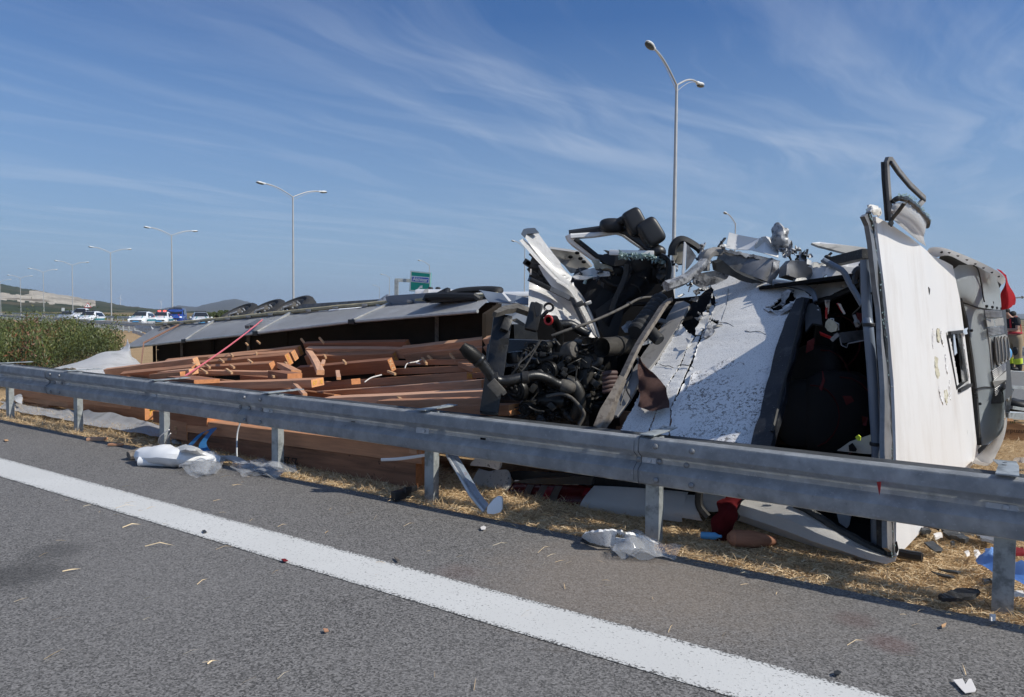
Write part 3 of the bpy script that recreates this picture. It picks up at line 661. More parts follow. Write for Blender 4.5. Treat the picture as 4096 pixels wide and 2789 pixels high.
b = MB(); quad(b, ((1225, 412), (1704, 450), (1695, 590), (1218, 548)), .05); b.build('place_panel', 'sign_blue', pn, 0)
o_ = onp(*q('q', 1462, 500), pl[0] + nrm * .075, nrm); xd = onp(*q('q', 1660, 516), pl[0] + nrm * .075, nrm) - o_; yd = V3((0, 0, 1))
sz = (onp(*q('q', 1670, 517), pl[0], nrm) - onp(*q('q', 1250, 483), pl[0], nrm)).length
write('Akhisar', sz / 2.95, 'sign_white', pn, o_, xd, yd)
b = MB(); quad(b, ((1380, 765), (1455, 695), (1425, 688), (1520, 668), (1512, 765), (1488, 730), (1412, 802)), .05); b.build('arrow', 'sign_white', pn, 0)
# small far signs and turbines
for lb, x0, y0, x1, y1, D in (('small white road sign standing on the hill side before the quarry', 246, 1232, 257, 1245, 190),):
    t = thing('road_sign', lb, 'road sign', PV((x0 + x1) / 2, 1258 + F * HCAM / D, D)); b = MB(); b.prism([PV(x0, y0, D), PV(x1, y0, D), PV(x1, y1, D), PV(x0, y1, D)], V3((0, .1, 0))); b.build('panel', 'sign_white', t, 0)
    c = PV((x0 + x1) / 2, y1, D); b = MB(); b.bar(V3((c.x, c.y + .16, 0)), c + V3((0, .16, .3)), .12, .12); b.build('post', 'galvanised', t, 0)
def turbine(x, y0, y1, D, lb, a0):
    t = thing('wind_turbine', lb, 'wind turbine', PV(x, y1, D), 'wind turbines on the ridge'); h = PV(x, y0, D); g = PV(x, y1 + 12, D); r = (h - g).length
    b = MB(); b.tube([g, h], [r * .03, r * .018], 8); b.build('tower', 'turbine_white', t, 50)
    b = MB(); b.ball(h + V3((0, -r * .03, 0)), (r * .03, r * .05, r * .03)); b.build('hub', 'turbine_white', t, 50)
    for k in range(3):
        an = R(a0 + 120 * k); b = MB(); e = h + V3((math.sin(an), 0, math.cos(an))) * r * .4 + V3((0, -r * .05, 0)); b.tube([h + V3((0, -r * .05, 0)), (h + e) / 2, e], [r * .012, r * .018, r * .005], 6, flat=.5); b.build('blade', 'turbine_white', t, 50)
turbine(481, 1192, 1222, 1900, 'white wind turbine on the green ridge above the police cars', 20)
turbine(644, 1206, 1236, 2300, 'white wind turbine just left of the lamp above the blue van', 50)
# ---------------------------------------------------------------- highway guardrails (posts and beam per run)
def farrail(name, lb, c, s0, s1, step, ztop=.75, zb=.42, side=-1):
    t = thing(name, lb, 'guardrail', HW((s0 + s1) / 2, c)); k = 0; s = s0
    b = MB(); rows = []
    n = int((s1 - s0) / 2)
    for i in range(n + 1): rows.append([HW(s0 + (s1 - s0) * i / n, c + x, y) for x, y in ((0, ztop), (side * .08, ztop - .05), (side * .02, (ztop + zb) / 2), (side * .08, zb + .05), (0, zb))])
    b.grid(rows, .005); b.build('rail_beam', 'galvanised', t, 40)
    while s <= s1: b = MB(); b.box(HW(s, c + .08, ztop / 2 - .05), (.12, .1, ztop + .05), Matrix.Rotation(math.atan2(DH.y, DH.x), 3, 'Z')); b.build('post', 'galvanised_light', t, 0); s += step
farrail('highway_guardrail', 'grey guardrail between the scrub and the stopped police cars', 13.9, 48, 190, 2.0)
farrail('median_guardrail', 'dark guardrail along the highway median behind the stopped cars', 27.9, 20, 300, 4.0)
farrail('ramp_side_guardrail', 'far grey guardrail beyond the road at the right edge behind the firefighter', 28.0, -20, 18, 3.0)
# the end crushed by the trailer
t = thing('crushed_guardrail', 'crumpled guardrail end bent over beside the trailer tail', 'guardrail', PV(640, 1330, 38))
for k, (x0, y0, x1, y1) in enumerate(((540, 1300, 650, 1318), (560, 1306, 620, 1345), (590, 1308, 640, 1340), (610, 1325, 700, 1303), (640, 1335, 600, 1305), (530, 1320, 600, 1342))):
    b = MB(); b.sheet([PV(x0, y0, 40), PV(x1, y1, 38), PV(x1 + 6, y1 + 12, 38), PV(x0 - 4, y0 + 13, 40)], .01, .3, .12, 1.5, seed=k); b.build('bent_beam' if k % 2 else 'bent_post', 'galvanised', t, 20)
# trees in the distance
def tree(x, y0, D, w, lb, seed):
    rnd = random.Random(seed); base = V3(((x - CX) / F * D, D, -.2)); t = thing('tree', lb, 'tree', base, 'bushy trees beyond the highway'); top = PV(x, y0, D).z; wr = w / F * D / 2
    b = MB(); b.tube([base, base + V3((.1, 0, top * .4)), base + V3((.2, .1, top * .7))], [.2, .14, .05], 6)
    for k in range(5): a = rnd.random() * 6.28; b.tube([base + V3((.1, 0, top * (.3 + .05 * k))), base + V3((math.cos(a) * wr * .5, math.sin(a) * wr * .5, top * .7))], [.08, .03], 5)
    b.build('trunk', 'bark', t, 40)
    vs = []; fs = []; cl = [(rnd.uniform(-.7, .7), rnd.uniform(-.7, .7), rnd.uniform(.35, .85), rnd.uniform(.28, .5)) for _ in range(11)]
    for _ in range(1500):
        c = rnd.choice(cl); d = V3((rnd.gauss(0, 1), rnd.gauss(0, 1), rnd.gauss(0, 1))).normalized() * rnd.uniform(.6, 1) * c[3]
        p = base + V3(((c[0] + d.x) * wr, (c[1] + d.y) * wr, (c[2] + d.z * .5) * top)); i = len(vs); a = V3((rnd.gauss(0, 1), rnd.gauss(0, 1), rnd.gauss(0, 1))).normalized() * .22; e = a.orthogonal().normalized() * .14
        vs += [p - a, p + e, p + a, p - e]; fs.append((i, i + 1, i + 2, i + 3))
    b = MB(); b.recalc = False; b.add(vs, fs); b.build('crown', 'leaf_green', t, 0)
for i, (x, y0, D, w, lb) in enumerate(((868, 1240, 150, 40, 'dark bushy tree left of the trailer wheels against the mountain'), (905, 1232, 160, 60, 'larger dark bushy tree immediately left of the first trailer wheel'), (830, 1250, 140, 40, 'low dark tree behind the white hatchback nearest the trailer'), (380, 1246, 240, 30, 'small round tree behind the warning triangle'))): tree(x, y0, D, w, lb, i)
# ---------------------------------------------------------------- vehicles on the highway (local: +y is the front)
SUV = [(-2.2, .42, .88, .98, .80, .66), (-2.1, .28, .95, 1.12, .88, .66), (-1.75, .22, .98, 1.5, .91, .63), (-.8, .2, .98, 1.6, .91, .63), (.25, .2, .97, 1.55, .91, .61), (1.0, .2, .96, 1.1, .91, .74), (1.6, .22, .9, 1.0, .9, .76), (2.0, .25, .76, .88, .87, .74), (2.18, .3, .6, .72, .78, .62)]
VAN = [(-2.5, .42, 1.2, 1.3, .86, .8), (-2.45, .3, 1.25, 1.95, .95, .8), (-1.2, .25, 1.25, 2.02, .97, .82), (.7, .25, 1.22, 2.0, .97, .8), (1.1, .25, 1.2, 1.8, .97, .8), (1.75, .25, 1.12, 1.28, .96, .84), (2.2, .27, 1.0, 1.1, .93, .82), (2.45, .32, .75, .85, .82, .68)]
def car(name, lb, cat, x, yb, D, rz, st, paint, group=None, police=True, lights='off', hgt=None):
    loc = V3(((x - CX) / F * D, D, -.02)); loc.x = PV(x, 1260, D).x
    t = thing(name, lb, cat, loc, group); t.rotation_euler[2] = rz; WL[t.name] = V3((0, 0, 0)); k = (hgt / max(s[3] for s in st)) if hgt else 1
    st = [(y, a * k, c * k, d * k, e, f) for y, a, c, d, e, f in st]
    rows = []
    for (y, zl, zb, zt, wl, wt) in st:
        h = [(0, zl), (wl * .85, zl), (wl, zl + .18), (wl * 1.01, (zl + zb) / 2), (wl * .98, zb), (wt, zt - .05), (wt * .85, zt), (0, zt + .015)]
        rows.append([V3((-a, y, z)) for a, z in h][::1] + [V3((a, y, z)) for a, z in h[::-1]])
    b = MB(); b.grid(rows); b.add([p for p in rows[0]], [tuple(range(len(rows[0])))]); b.add([p for p in rows[-1]], [tuple(range(len(rows[0])))]); body = b.build('body', paint, t, 40)
    r_ = max(st, key=lambda s: s[3]); iw = next(i for i, s in enumerate(st) if s[0] > 0 and s[3] - s[2] < .2 * k); W1, W0 = st[iw], st[iw - 1] if len(st) > 8 else st[iw - 2]
    def pan(nm, cs, m, par, th=.02):
        n = (cs[1] - cs[0]).cross(cs[2] - cs[0]).normalized(); n = n if n.dot(sum(cs, V3()) / len(cs) - V3((0, 0, .5))) > 0 else -n; b = MB(); b.prism([c + n * .03 for c in cs], n * th); return b.build(nm, m, par, 0)
    pan('windscreen', [V3((-W1[5] * .94, W1[0] - .04, W1[3] + .03)), V3((W1[5] * .94, W1[0] - .04, W1[3] + .03)), V3((W0[5] * .9, W0[0] + .02, W0[3] - .03)), V3((-W0[5] * .9, W0[0] + .02, W0[3] - .03))], 'car_glass', t)
    for sg in (-1, 1):
        pr = st[2]; cs = [V3((sg * W1[4] * .985, W1[0] - .3, W1[2] + .02)), V3((sg * pr[4] * .985, pr[0] + .3, pr[2] + .03)), V3((sg * (pr[5] + .035), pr[0] + .4, pr[3] - .12)), V3((sg * (W0[5] + .03), W0[0] - .05, W0[3] - .12))]
        pan('side_window', cs[::-1] if sg < 0 else cs, 'car_glass', t)
        for y in (st[-1][0] - .85, st[0][0] + .8):
            b = MB(); b.lathe(V3((sg * .7, y, .34)), V3((sg, 0, 0)), [(0, .28), (.02, .33), (.2, .34), (.225, .3), (.2, .22)], 16); w = b.build('wheel', 'tyre', t, 30)
            b = MB(); b.lathe(V3((sg * .9, y, .34)), V3((sg, 0, 0)), [(0, .21), (.02, .2), (.01, .06)], 12); b.build('rim', 'rim_metal', w, 30)
        f = st[-2]; b = MB(); b.ball(V3((sg * f[4] * .72, f[0] + .06, f[2] - .03 * k)), (.21, .12, .065), Matrix.Rotation(sg * .4, 3, 'Z'), 10, 6); b.build('headlight', 'headlamp' if lights != 'off' else 'bright_metal', t, 40)
        b = MB(); b.ball(V3((sg * (W1[4] + .12), W1[0] - .25, W1[2] + .08)), (.12, .07, .08), None, 8, 6); b.build('wing_mirror', paint if st is SUV or police else 'car_trim', t, 40)
        if police:
            h0, h1 = W1, st[-2]; pan('hood_stripe', [V3((sg * .42, h0[0] + .02, h0[3] + .02)), V3((sg * .34, h0[0] + .02, h0[3] + .02)), V3((sg * .52, h1[0], h1[3] + .02)), V3((sg * .60, h1[0], h1[3] + .02))][::-sg], 'stripe_teal' if paint != 'car_blue' else 'stripe_red', t, .01)
            pan('side_stripe', [V3((sg * .925, -1.9, .62)), V3((sg * .925, 1.4, .62)), V3((sg * .925, 1.4, .78)), V3((sg * .925, -1.9, .78))][::-1 if sg < 0 else 1], 'stripe_teal' if paint != 'car_blue' else 'stripe_red', t, .01)
    f = st[-1]
    b = MB(); b.box(V3((0, f[0] - .02, f[2] + .02)), (1.15, .1, .15 * k), bev=.03); b.build('grille', 'car_trim', t, 30)
    b = MB(); b.box(V3((0, f[0] + .0, f[1] + .12)), (1.2, .1, .08)); b.build('lower_grille', 'car_trim', t, 0)
    b = MB(); b.box(V3((0, f[0] + .05, f[1] + .25)), (.62, .03, .12)); b.build('number_plate', 'plate_blue' if paint == 'car_white' else 'sign_white', t, 0)
    if police:
        b = MB(); b.box(V3((0, r_[0] * .2, r_[3] + .07)), (1.1, .25, .1), bev=.03); lb_ = b.build('light_bar', 'car_trim', t, 30)
        if lights == 'red':
            for sg in (-.28, .28): b = MB(); b.ball(V3((sg, r_[0] * .2 + .1, r_[3] + .09)), (.2, .16, .09), None, 10, 6); b.build('beacon', 'beacon_red', lb_, 40)
    return t
RC = lambda x, D, a: math.atan2(-(-(x - CX) / F), 1) + math.pi + R(a)
PG = 'police vehicles stopped on the highway'
car('police_car', 'white police car with teal bonnet stripes and headlights lit, nearest the crushed guardrail', 'police car', 568, 1305, 82, R(190), SUV, 'car_white', PG, True, 'on')
car('police_car', 'white police car with glowing red beacons on its roof', 'police car', 648, 1305, 86, R(196), SUV, 'car_white', PG, True, 'red')
car('police_van', 'blue gendarmerie van with red stripes on its bonnet', 'van', 706, 1305, 92, R(198), VAN, 'car_blue', PG, True, 'on')
car('police_car', 'white police hatchback closest to the trailer wheels', 'police car', 803, 1305, 80, R(205), SUV, 'car_white', PG, True, 'off')
car('police_car', 'white police car in front of the pickup, furthest left with a full bonnet view', 'police car', 362, 1300, 86, R(188), SUV, 'car_white', PG, True, 'off')
car('parked_car', 'silver grey car half hidden at the left end of the vehicle row', 'car', 276, 1297, 100, R(186), SUV, 'car_grey', None, False)
pk = car('pickup', 'white pickup behind the leftmost police car carrying a warning triangle board', 'pickup', 325, 1297, 97, R(200), SUV, 'car_white', None, False, hgt=1.95)
b = MB(); c = V3((-.6, -1.0, 2.1)); b.prism([c + V3((-.42, .06, -.05)), c + V3((.42, .06, -.05)), c + V3((0, .06, .62))], V3((0, -.06, 0))); wb = b.build('warning_triangle', 'stripe_red', pk, 0)
b = MB(); b.prism([c + V3((-.31, .1, .03)), c + V3((.31, .1, .03)), c + V3((0, .1, .5))], V3((0, -.03, 0))); b.build('triangle_face', 'sign_white', wb, 0)
b = MB(); b.prism([c + V3((-.03, .14, .1)), c + V3((.03, .14, .1)), c + V3((.04, .14, .3)), c + V3((-.04, .14, .3))], V3((0, -.03, 0))); b.build('exclamation_mark', 'car_trim', wb, 0)
car('parked_van', 'white vehicle cab peeking over the trailer edge behind the guard bar', 'van', 1433, 1300, 36, R(150), VAN, 'car_white', None, False, hgt=2.16)
# white box van behind the trailer
D = 24; t = thing('white_van', 'white van roof with roof lights showing behind the overturned trailer', 'van', PV(1750, 1258 + F * HCAM / D, D))
x0, x1 = PV(1688, 1200, D).x, PV(1830, 1200, D).x; zt = PV(1740, 1157, D).z
b = MB(); b.box(V3(((x0 + x1) / 2 + .25, D + 1.2, zt / 2 + .2)), (x1 - x0 + 1.0, 2.4, zt - .4), bev=.1); b.build('body', 'car_white', t, 40)
b = MB(); b.prism([PV(1682, 1185, D - .06), PV(1700, 1157, D - .06), PV(1714, 1156, D - .06), PV(1714, 1230, D - .06), PV(1682, 1230, D - .06)], V3((0, .1, 0))); b.build('front_corner', 'aluminium', t, 0)
for k in (1722, 1752): b = MB(); b.ball(PV(k, 1154, D + .4), (.09, .09, .05)); b.build('roof_light', 'car_trim', t, 40)
for k, yy in ((-1.4, .4), (1.0, .4)): b = MB(); b.lathe(V3(((x0 + x1) / 2 + k, D + .05, .36)), V3((0, -1, 0)), [(0, .36), (.2, .36), (.22, .2)], 14); b.build('wheel', 'tyre', t, 30)
D = 27; t = thing('white_trailer_roof', 'long low white vehicle roof behind the blue grey mudguard sheet', 'vehicle', PV(2060, 1258 + F * HCAM / D, D))
b = MB(); b.bar(PV(1990, 1179, D), PV(2140, 1178, D), 1.8, .16, bev=.04); b.build('roof', 'car_white', t, 40)
b = MB(); b.box(PV(2065, 1240, D) + V3((0, .3, -.4)), (1.5, 1.8, 1.5)); b.build('body', 'car_grey', t, 0)
# ---------------------------------------------------------------- people
def skin_mesh(mb, verts, edges, lv=2):
    me = bpy.data.meshes.new('sk'); me.from_pydata([p for p, r in verts], edges, []); o = bpy.data.objects.new('sk', me); C.objects.link(o)
    sm = o.modifiers.new('s', 'SKIN'); ss = o.modifiers.new('u', 'SUBSURF'); ss.levels = lv; ss.render_levels = lv
    for v, (p, r) in zip(me.skin_vertices[0].data, verts): v.radius = (r if isinstance(r, tuple) else (r, r))
    me.skin_vertices[0].data[0].use_root = True
    dg = bpy.context.evaluated_depsgraph_get(); dg.update(); m2 = bpy.data.meshes.new_from_object(o.evaluated_get(dg)); mb.bm.from_mesh(m2)
    bpy.data.objects.remove(o); bpy.data.meshes.remove(me); bpy.data.meshes.remove(m2); return mb
def firefighter(x, yf, D, rz, lb):
    t = thing('person', lb, 'person', PV(x, yf, D), 'emergency workers at the right'); t.location.z = max(t.location.z, -.03); t.rotation_euler[2] = rz; WL[t.name] = V3((0, 0, 0))
    v = lambda *a: V3(a)                              # local: faces -x, bent forward looking down at the hands
    hip, wst, chest, neck, head = v(.02, 0, .94), v(-.02, 0, 1.12), v(-.1, 0, 1.36), v(-.22, 0, 1.53), v(-.31, 0, 1.62)
    b = MB(); vs = [(hip, .13), (wst, .12), (chest, (.15, .12)), (neck, .06), (head, .085), (head + v(-.06, 0, -.05), .07)]; ed = [(0, 1), (1, 2), (2, 3), (3, 4), (4, 5)]
    for sg in (-1, 1):
        i = len(vs); vs += [(v(-.1, sg * .2, 1.42), .065), (v(-.16, sg * .27, 1.15), .05), (v(-.34, sg * .1, 1.14), .04), (v(-.42, sg * .05, 1.13), (.045, .02)), (v(-.50, sg * .03, 1.12), .016)]; ed += [(2, i), (i, i + 1), (i + 1, i + 2), (i + 2, i + 3), (i + 3, i + 4)]
        j = len(vs); vs += [(v(-.475, sg * .03, 1.16), .012), (v(.02, sg * .1, .88), .1), (v(-.01, sg * .13, .5), .065), (v(.05, sg * .13, .1), .05), (v(-.1, sg * .15, .05), .045)]; ed += [(i + 3, j), (0, j + 1), (j + 1, j + 2), (j + 2, j + 3), (j + 3, j + 4)]
    skin_mesh(b, vs, ed); b.build('body', 'skin', t, 80)
    b = MB(); b.ball(head + v(.025, 0, .05), (.105, .092, .085), Matrix.Rotation(.4, 3, 'Y')); b.build('hair', 'hair', t, 60)
    for sg in (-1, 1): b = MB(); b.ball(head + v(0, sg * .092, -.02), (.02, .012, .032)); b.build('ear', 'skin', t, 60)
    b = MB(); b.ball(head + v(-.125, 0, -.03), (.025, .016, .025)); b.build('nose', 'skin', t, 60)
    b = MB(); vs = [(wst + v(0, 0, -.02), .15), (chest, (.19, .16)), (v(-.14, 0, 1.46), .12)]; ed = [(0, 1), (1, 2)]
    for sg in (-1, 1): i = len(vs); vs += [(v(-.1, sg * .2, 1.42), .095), (v(-.14, sg * .26, 1.24), .075)]; ed += [(1, i), (i, i + 1)]
    skin_mesh(b, vs, ed); sh = b.build('shirt', 'shirt_navy', t, 80)
    b = MB(); vs = [(v(0, 0, 1.06), .16), (hip, .175)]; ed = [(0, 1)]
    for sg in (-1, 1): i = len(vs); vs += [(v(.02, sg * .11, .82), .135), (v(-.01, sg * .14, .5), .11), (v(.05, sg * .14, .16), .105)]; ed += [(1, i), (i, i + 1), (i + 1, i + 2)]
    skin_mesh(b, vs, ed); tr = b.build('trousers', 'turnout_tan', t, 80)
    for sg in (-1, 1):
        b = MB(); b.lathe(v(.03, sg * .14, .2), v(-.08, 0, .4), [(0, .112), (.15, .118)], 12); b.build('reflective_band', 'hi_vis', tr, 40)
        b = MB(); b.ball(v(-.08, sg * .14, .55), (.06, .09, .13)); b.build('knee_pad', 'boot_black', tr, 60)
        b = MB(); b.lathe(v(.05, sg * .14, 0), v(0, 0, 1), [(0, .07), (.05, .085), (.2, .085)], 10); b.ball(v(-.05, sg * .14, .05), (.14, .065, .055)); b.build('boot', 'boot_black', t, 60)
        b = MB(); b.tube([v(.13, sg * .1, 1.05), v(.07, sg * .12, 1.3), v(-.06, sg * .13, 1.5), v(-.24, sg * .1, 1.42), v(-.2, sg * .1, 1.1)], .022, 6, flat=.5); b.build('brace', 'cloth_red', t, 50)
    b = MB(); b.tube([v(.17 * math.cos(k * .628), .175 * math.sin(k * .628), 1.05) for k in range(10)], .03, 6, closed=True); b.build('belt', 'stripe_red', t, 50)
    return t
firefighter(4052, 1482, 21.0, R(8), 'firefighter in dark shirt, tan trousers and yellow leg bands bending over beside the bus')
firefighter(4006, 1478, 22.5, R(185), 'firefighter almost hidden behind the roof unit, only hair and yellow trouser band showing')
# ---------------------------------------------------------------- overturned trailer
NE = [(490, 1392, 18.0), (740, 1362, 16.0), (1027, 1331, 14.2), (1412, 1284, 12.3), (1920, 1241, 10.5)]     # near lower edge of the drop side
BE = [(625, 1306, 18.6), (860, 1287, 16.65), (1165, 1257, 14.85), (1567, 1219, 12.95), (1990, 1192, 10.95)]
NEp = [PV(*p) for p in NE]; BEp = [PV(*p) for p in BE]
tr = thing('overturned_trailer', 'overturned flatbed truck trailer with grey drop sides turned up and dark bed showing', 'trailer', V3((NEp[2].x, NEp[2].y + 1, 0)))
for i in range(4):
    a0, a1, c0, c1 = NEp[i], NEp[i + 1], BEp[i], BEp[i + 1]; g = .045 / (a1 - a0).length; rows = []
    for u in range(9):
        s = g + (1 - 2 * g) * u / 8; a = a0.lerp(a1, s); c = c0.lerp(c1, s); rows.append([a.lerp(c, w / 5) + V3((0, 0, noise.noise(V3((s * 3 + i, w, 1))) * .012 + (.03 * math.sin(w / 5 * math.pi) if i else 0))) for w in range(6)])
    b = MB(); b.grid(rows, .03); pn = b.build('side_board', 'aluminium', tr, 30)
    b = MB(); b.tube([a0.lerp(a1, g + (1 - 2 * g) * u / 6) + V3((0, -.012, -.012)) for u in range(7)], .028, 6); b.build('edge_strip', 'alu_strip', pn, 50)
    for u in (.22, .5, .78): b = MB(); k = c0.lerp(c1, u); b.box(k + V3((-.03, -.06, .03)), (.1, .07, .05), bev=.01); b.build('hinge', 'grey_metal', pn, 20)
    b = MB(); b.tube([c0.lerp(c1, u / 8) + V3((0, .0, .05 + noise.noise(V3((u * 3.1, i, 0))) * .012)) for u in range(9)], .036, 6); b.build('trim_rail', 'yellow_trim', tr, 30)
for i in range(1, 4):
    b = MB(); b.bar(NEp[i] + V3((0, 0, .015)), BEp[i] + V3((0, 0, .03)), .06, .05); po = b.build('board_post', 'alu_strip', tr, 0)
    b = MB(); b.box(NEp[i] + V3((0, -.01, -.015)), (.16, .08, .08), Matrix.Rotation(math.atan2(DR.y, DR.x), 3, 'Z'), .01); b.build('latch', 'black_plastic', po, 20)
# bent tail board at the far left end
b = MB(); b.sheet([PV(480, 1395, 18.1), PV(500, 1402, 17.9), PV(745, 1300, 18.3), PV(690, 1300, 18.9), PV(640, 1315, 18.8)], .02, .3, .03, 2, seed=3); b.build('tail_board', 'aluminium', tr, 20)
for k in range(3): b = MB(); b.sheet([PV(628 + k * 18, 1330 - k * 12, 18.0), PV(665 + k * 20, 1302 - k * 8, 18.2), PV(680 + k * 18, 1312 - k * 9, 18.1), PV(640 + k * 18, 1338 - k * 12, 17.9)], .012, .1, .05, 6, jag=.03, seed=20 + k); b.build('torn_fitting', 'rusty_strip', tr, 20)
# bed (stands on edge) : boards seen from above the load
off = [c + V3((-.02, .04, -.06)) for c in BEp]
for i in range(4):
    for k in range(5):
        z0, z1 = 1 - k / 5, 1 - (k + 1) / 5 + .006; a, c = off[i], off[i + 1]; gz = -.1
        q4 = [V3((a.x, a.y, gz + (a.z - gz) * z0)), V3((c.x, c.y, gz + (c.z - gz) * z0)), V3((c.x, c.y, gz + (c.z - gz) * z1)), V3((a.x, a.y, gz + (a.z - gz) * z1))]
        b = MB(); b.prism(q4, V3((.03, .04, 0)) * (1 + .2 * random.random())); b.build('bed_plank', 'trailer_floor', tr, 0)
for i in range(5):
    for s in (.0, .5):
        if i == 4 and s: continue
        a = off[i].lerp(off[min(i + 1, 4)], s); b = MB(); b.bar(V3((a.x - .03, a.y - .05, -.1)), a + V3((-.03, -.05, -.05)), .06, .05, V3((0, 1, 0))); b.build('bed_rib', 'rusty_strip' if s else 'trailer_floor', tr, 0)
b = MB(); b.prism([V3((off[0].x, off[0].y + .12, -.12)), V3((off[4].x, off[4].y + .12, -.12)), off[4] + V3((0, .12, .0)), off[0] + V3((0, .12, 0))], V3((.03, .04, 0))); b.build('bed_backing', 'trailer_floor', tr, 0)
b = MB(); a, c = off[4], NEp[4]; b.prism([V3((a.x + .03, a.y, -.1)), a + V3((.03, 0, -.02)), c + V3((.03, .05, -.05)), V3((c.x + .03, c.y + .1, -.1))], V3((.05, .03, 0))); b.build('front_wall', 'trailer_floor', tr, 0)
# underside structure behind the bed, and wheels of the upper side
b = MB(); b.bar(off[0] + V3((.5, .6, -.55)), off[4] + V3((.5, .6, -.45)), .7, .25); b.build('chassis_beam', 'engine_black', tr, 0)
for k, (x, y, D) in enumerate(((948, 1256, 17.6), (1054, 1243, 16.6), (1164, 1231, 15.7))):
    c = PV(x, y, D) ; ax = V3((-.34, -.36, .87)).normalized()
    b = MB(); b.lathe(c, ax, [(-.34, .30), (-.33, .44), (-.27, .505), (-.1, .515), (.0, .50), (.045, .46), (.06, .38), (.03, .33), (-.02, .30)], 36); w = b.build('wheel', 'tyre', tr, 40)
    b = MB(); b.lathe(c, ax, [(-.04, .30), (.035, .315), (.02, .28), (-.03, .24), (-.05, .14), (.06, .13), (.09, .09), (.09, .02)], 24); b.build('rim', 'engine_dust', w, 30)
    b = MB(); e1 = ax.orthogonal().normalized(); e2 = ax.cross(e1)
    for j in range(10): b.lathe(c + (e1 * math.cos(j * .628) + e2 * math.sin(j * .628)) * .19 - ax * .04, ax, [(0, .022), (.07, .02), (.09, .012)], 8)
    b.build('wheel_nut', 'rim_metal', w, 30)
    b = MB(); cc = PV(x - 40, y + 30, D - .3); b.tube([cc, cc + V3((.05, 0, .16)), cc + V3((.2, .1, .22))], .02, 6); b.build('rope_hook', 'bright_metal', tr, 40)
b = MB(); b.tube([PV(1195, 1238, 15.3), PV(1215, 1226, 15.2), PV(1545, 1205, 13.6), PV(1570, 1206, 13.5)], .06, 4, flat=.6, roll=.785); b.build('side_guard_bar', 'grey_metal', tr, 20)
b = MB(); b.lathe(PV(1522, 1228, 13.25), (PV(1562, 1200, 13.3) - PV(1522, 1228, 13.25)), [(-.05, .10), (.0, .12), (.22, .12), (.24, .10)], 20); b.build('air_tank', 'bright_metal', tr, 40)
b = MB(); b.bar(PV(1500, 1240, 13.4), PV(1545, 1212, 13.5), .06, .05); b.build('bar_bracket', 'black_plastic', tr, 0)
b = MB(); b.prism([PV(1543, 1190, 12.9), PV(1560, 1183, 13.0), PV(1790, 1166, 11.9), PV(1800, 1210, 11.9), PV(1790, 1230, 11.9), PV(1560, 1240, 13)], V3((.35, .4, .0)), .01); b.build('side_box', 'grey_paint', tr, 20)
b = MB(); b.tube([PV(1700, 1205, 11.4), PV(1708, 1187, 11.4), PV(1780, 1183, 11.2), PV(1900, 1186, 11.0), PV(1915, 1198, 11.0)], .055, 8); b.prism([PV(1698, 1186, 11.45), PV(1712, 1184, 11.4), PV(1912, 1184, 11.0), PV(1916, 1200, 11), PV(1705, 1212, 11.4)], V3((.2, .3, 0)), .01); b.build('mudguard', 'black_plastic', tr, 30)
b = MB(); b.tube(spline([PV(1740, 1180, 11.6), PV(1790, 1155, 11.6), PV(1786, 1172, 11.5)], 4), [.02] * 9, 6, flat=2); b.prism([PV(1735, 1183, 11.5), PV(1785, 1154, 11.6), PV(1792, 1180, 11.5)], V3((.05, .1, 0))); b.build('mudflap', 'black_plastic', tr, 20)
b = MB(); b.tube(spline([PV(1800, 1180, 11.6), PV(1840, 1165, 11.6), PV(1930, 1158, 11.4), PV(1990, 1160, 11.2), PV(2000, 1172, 11.2)], 5), .05, 8, flat=2.0); b.build('spare_tyre_arch', 'black_rubber', tr, 40)
b = MB(); b.sheet([PV(1915, 1163, 10.3), PV(1985, 1172, 10.2), PV(2065, 1185, 9.9), PV(2115, 1195, 9.9), PV(2115, 1222, 9.8), PV(2060, 1216, 9.7), PV(1955, 1212, 10.0), PV(1940, 1190, 10.1), PV(1930, 1172, 10.2)], .012, .15, .02, 2, seed=4); b.build('bent_blue_sheet', 'grey_paint', tr, 30)
b = MB(); b.sheet([PV(2008, 1174, 9.95), PV(2016, 1172, 9.95), PV(2046, 1206, 9.75), PV(2036, 1208, 9.75)], .008, .1, .0); b.build('white_stripe', 'white_paint', tr, 0)
# ---------------------------------------------------------------- straps
a, e = P('b', 790, 520, 14.6), P('b', 85, 1032, 10.2)
b = MB(); b.tube([a.lerp(e, k / 8) + V3((0, 0, -.03 * math.sin(k / 8 * math.pi))) for k in range(9)], .015, 6, flat=.5); st = b.solo('ratchet_strap', 'strap_pink', 'pinkish red load strap stretched from the drop side down to the timber', 'strap')
b = MB(); b.bar(P('b', 650, 585, 14.2), P('b', 765, 528, 14.6), .09, .06); b.bar(P('b', 690, 575, 14.2), P('b', 760, 545, 14.4), .12, .03); b.build('ratchet', 'galvanised_dark', st, 0)
b = MB(); b.tube([PV(715, 1300, 17.5), PV(575, 1372, 16.9), PV(563, 1470, 16.2)], .022, 6, flat=.6); b.solo('load_strap', 'strap_brown', 'brown load strap hanging from the left end of the drop side', 'strap')
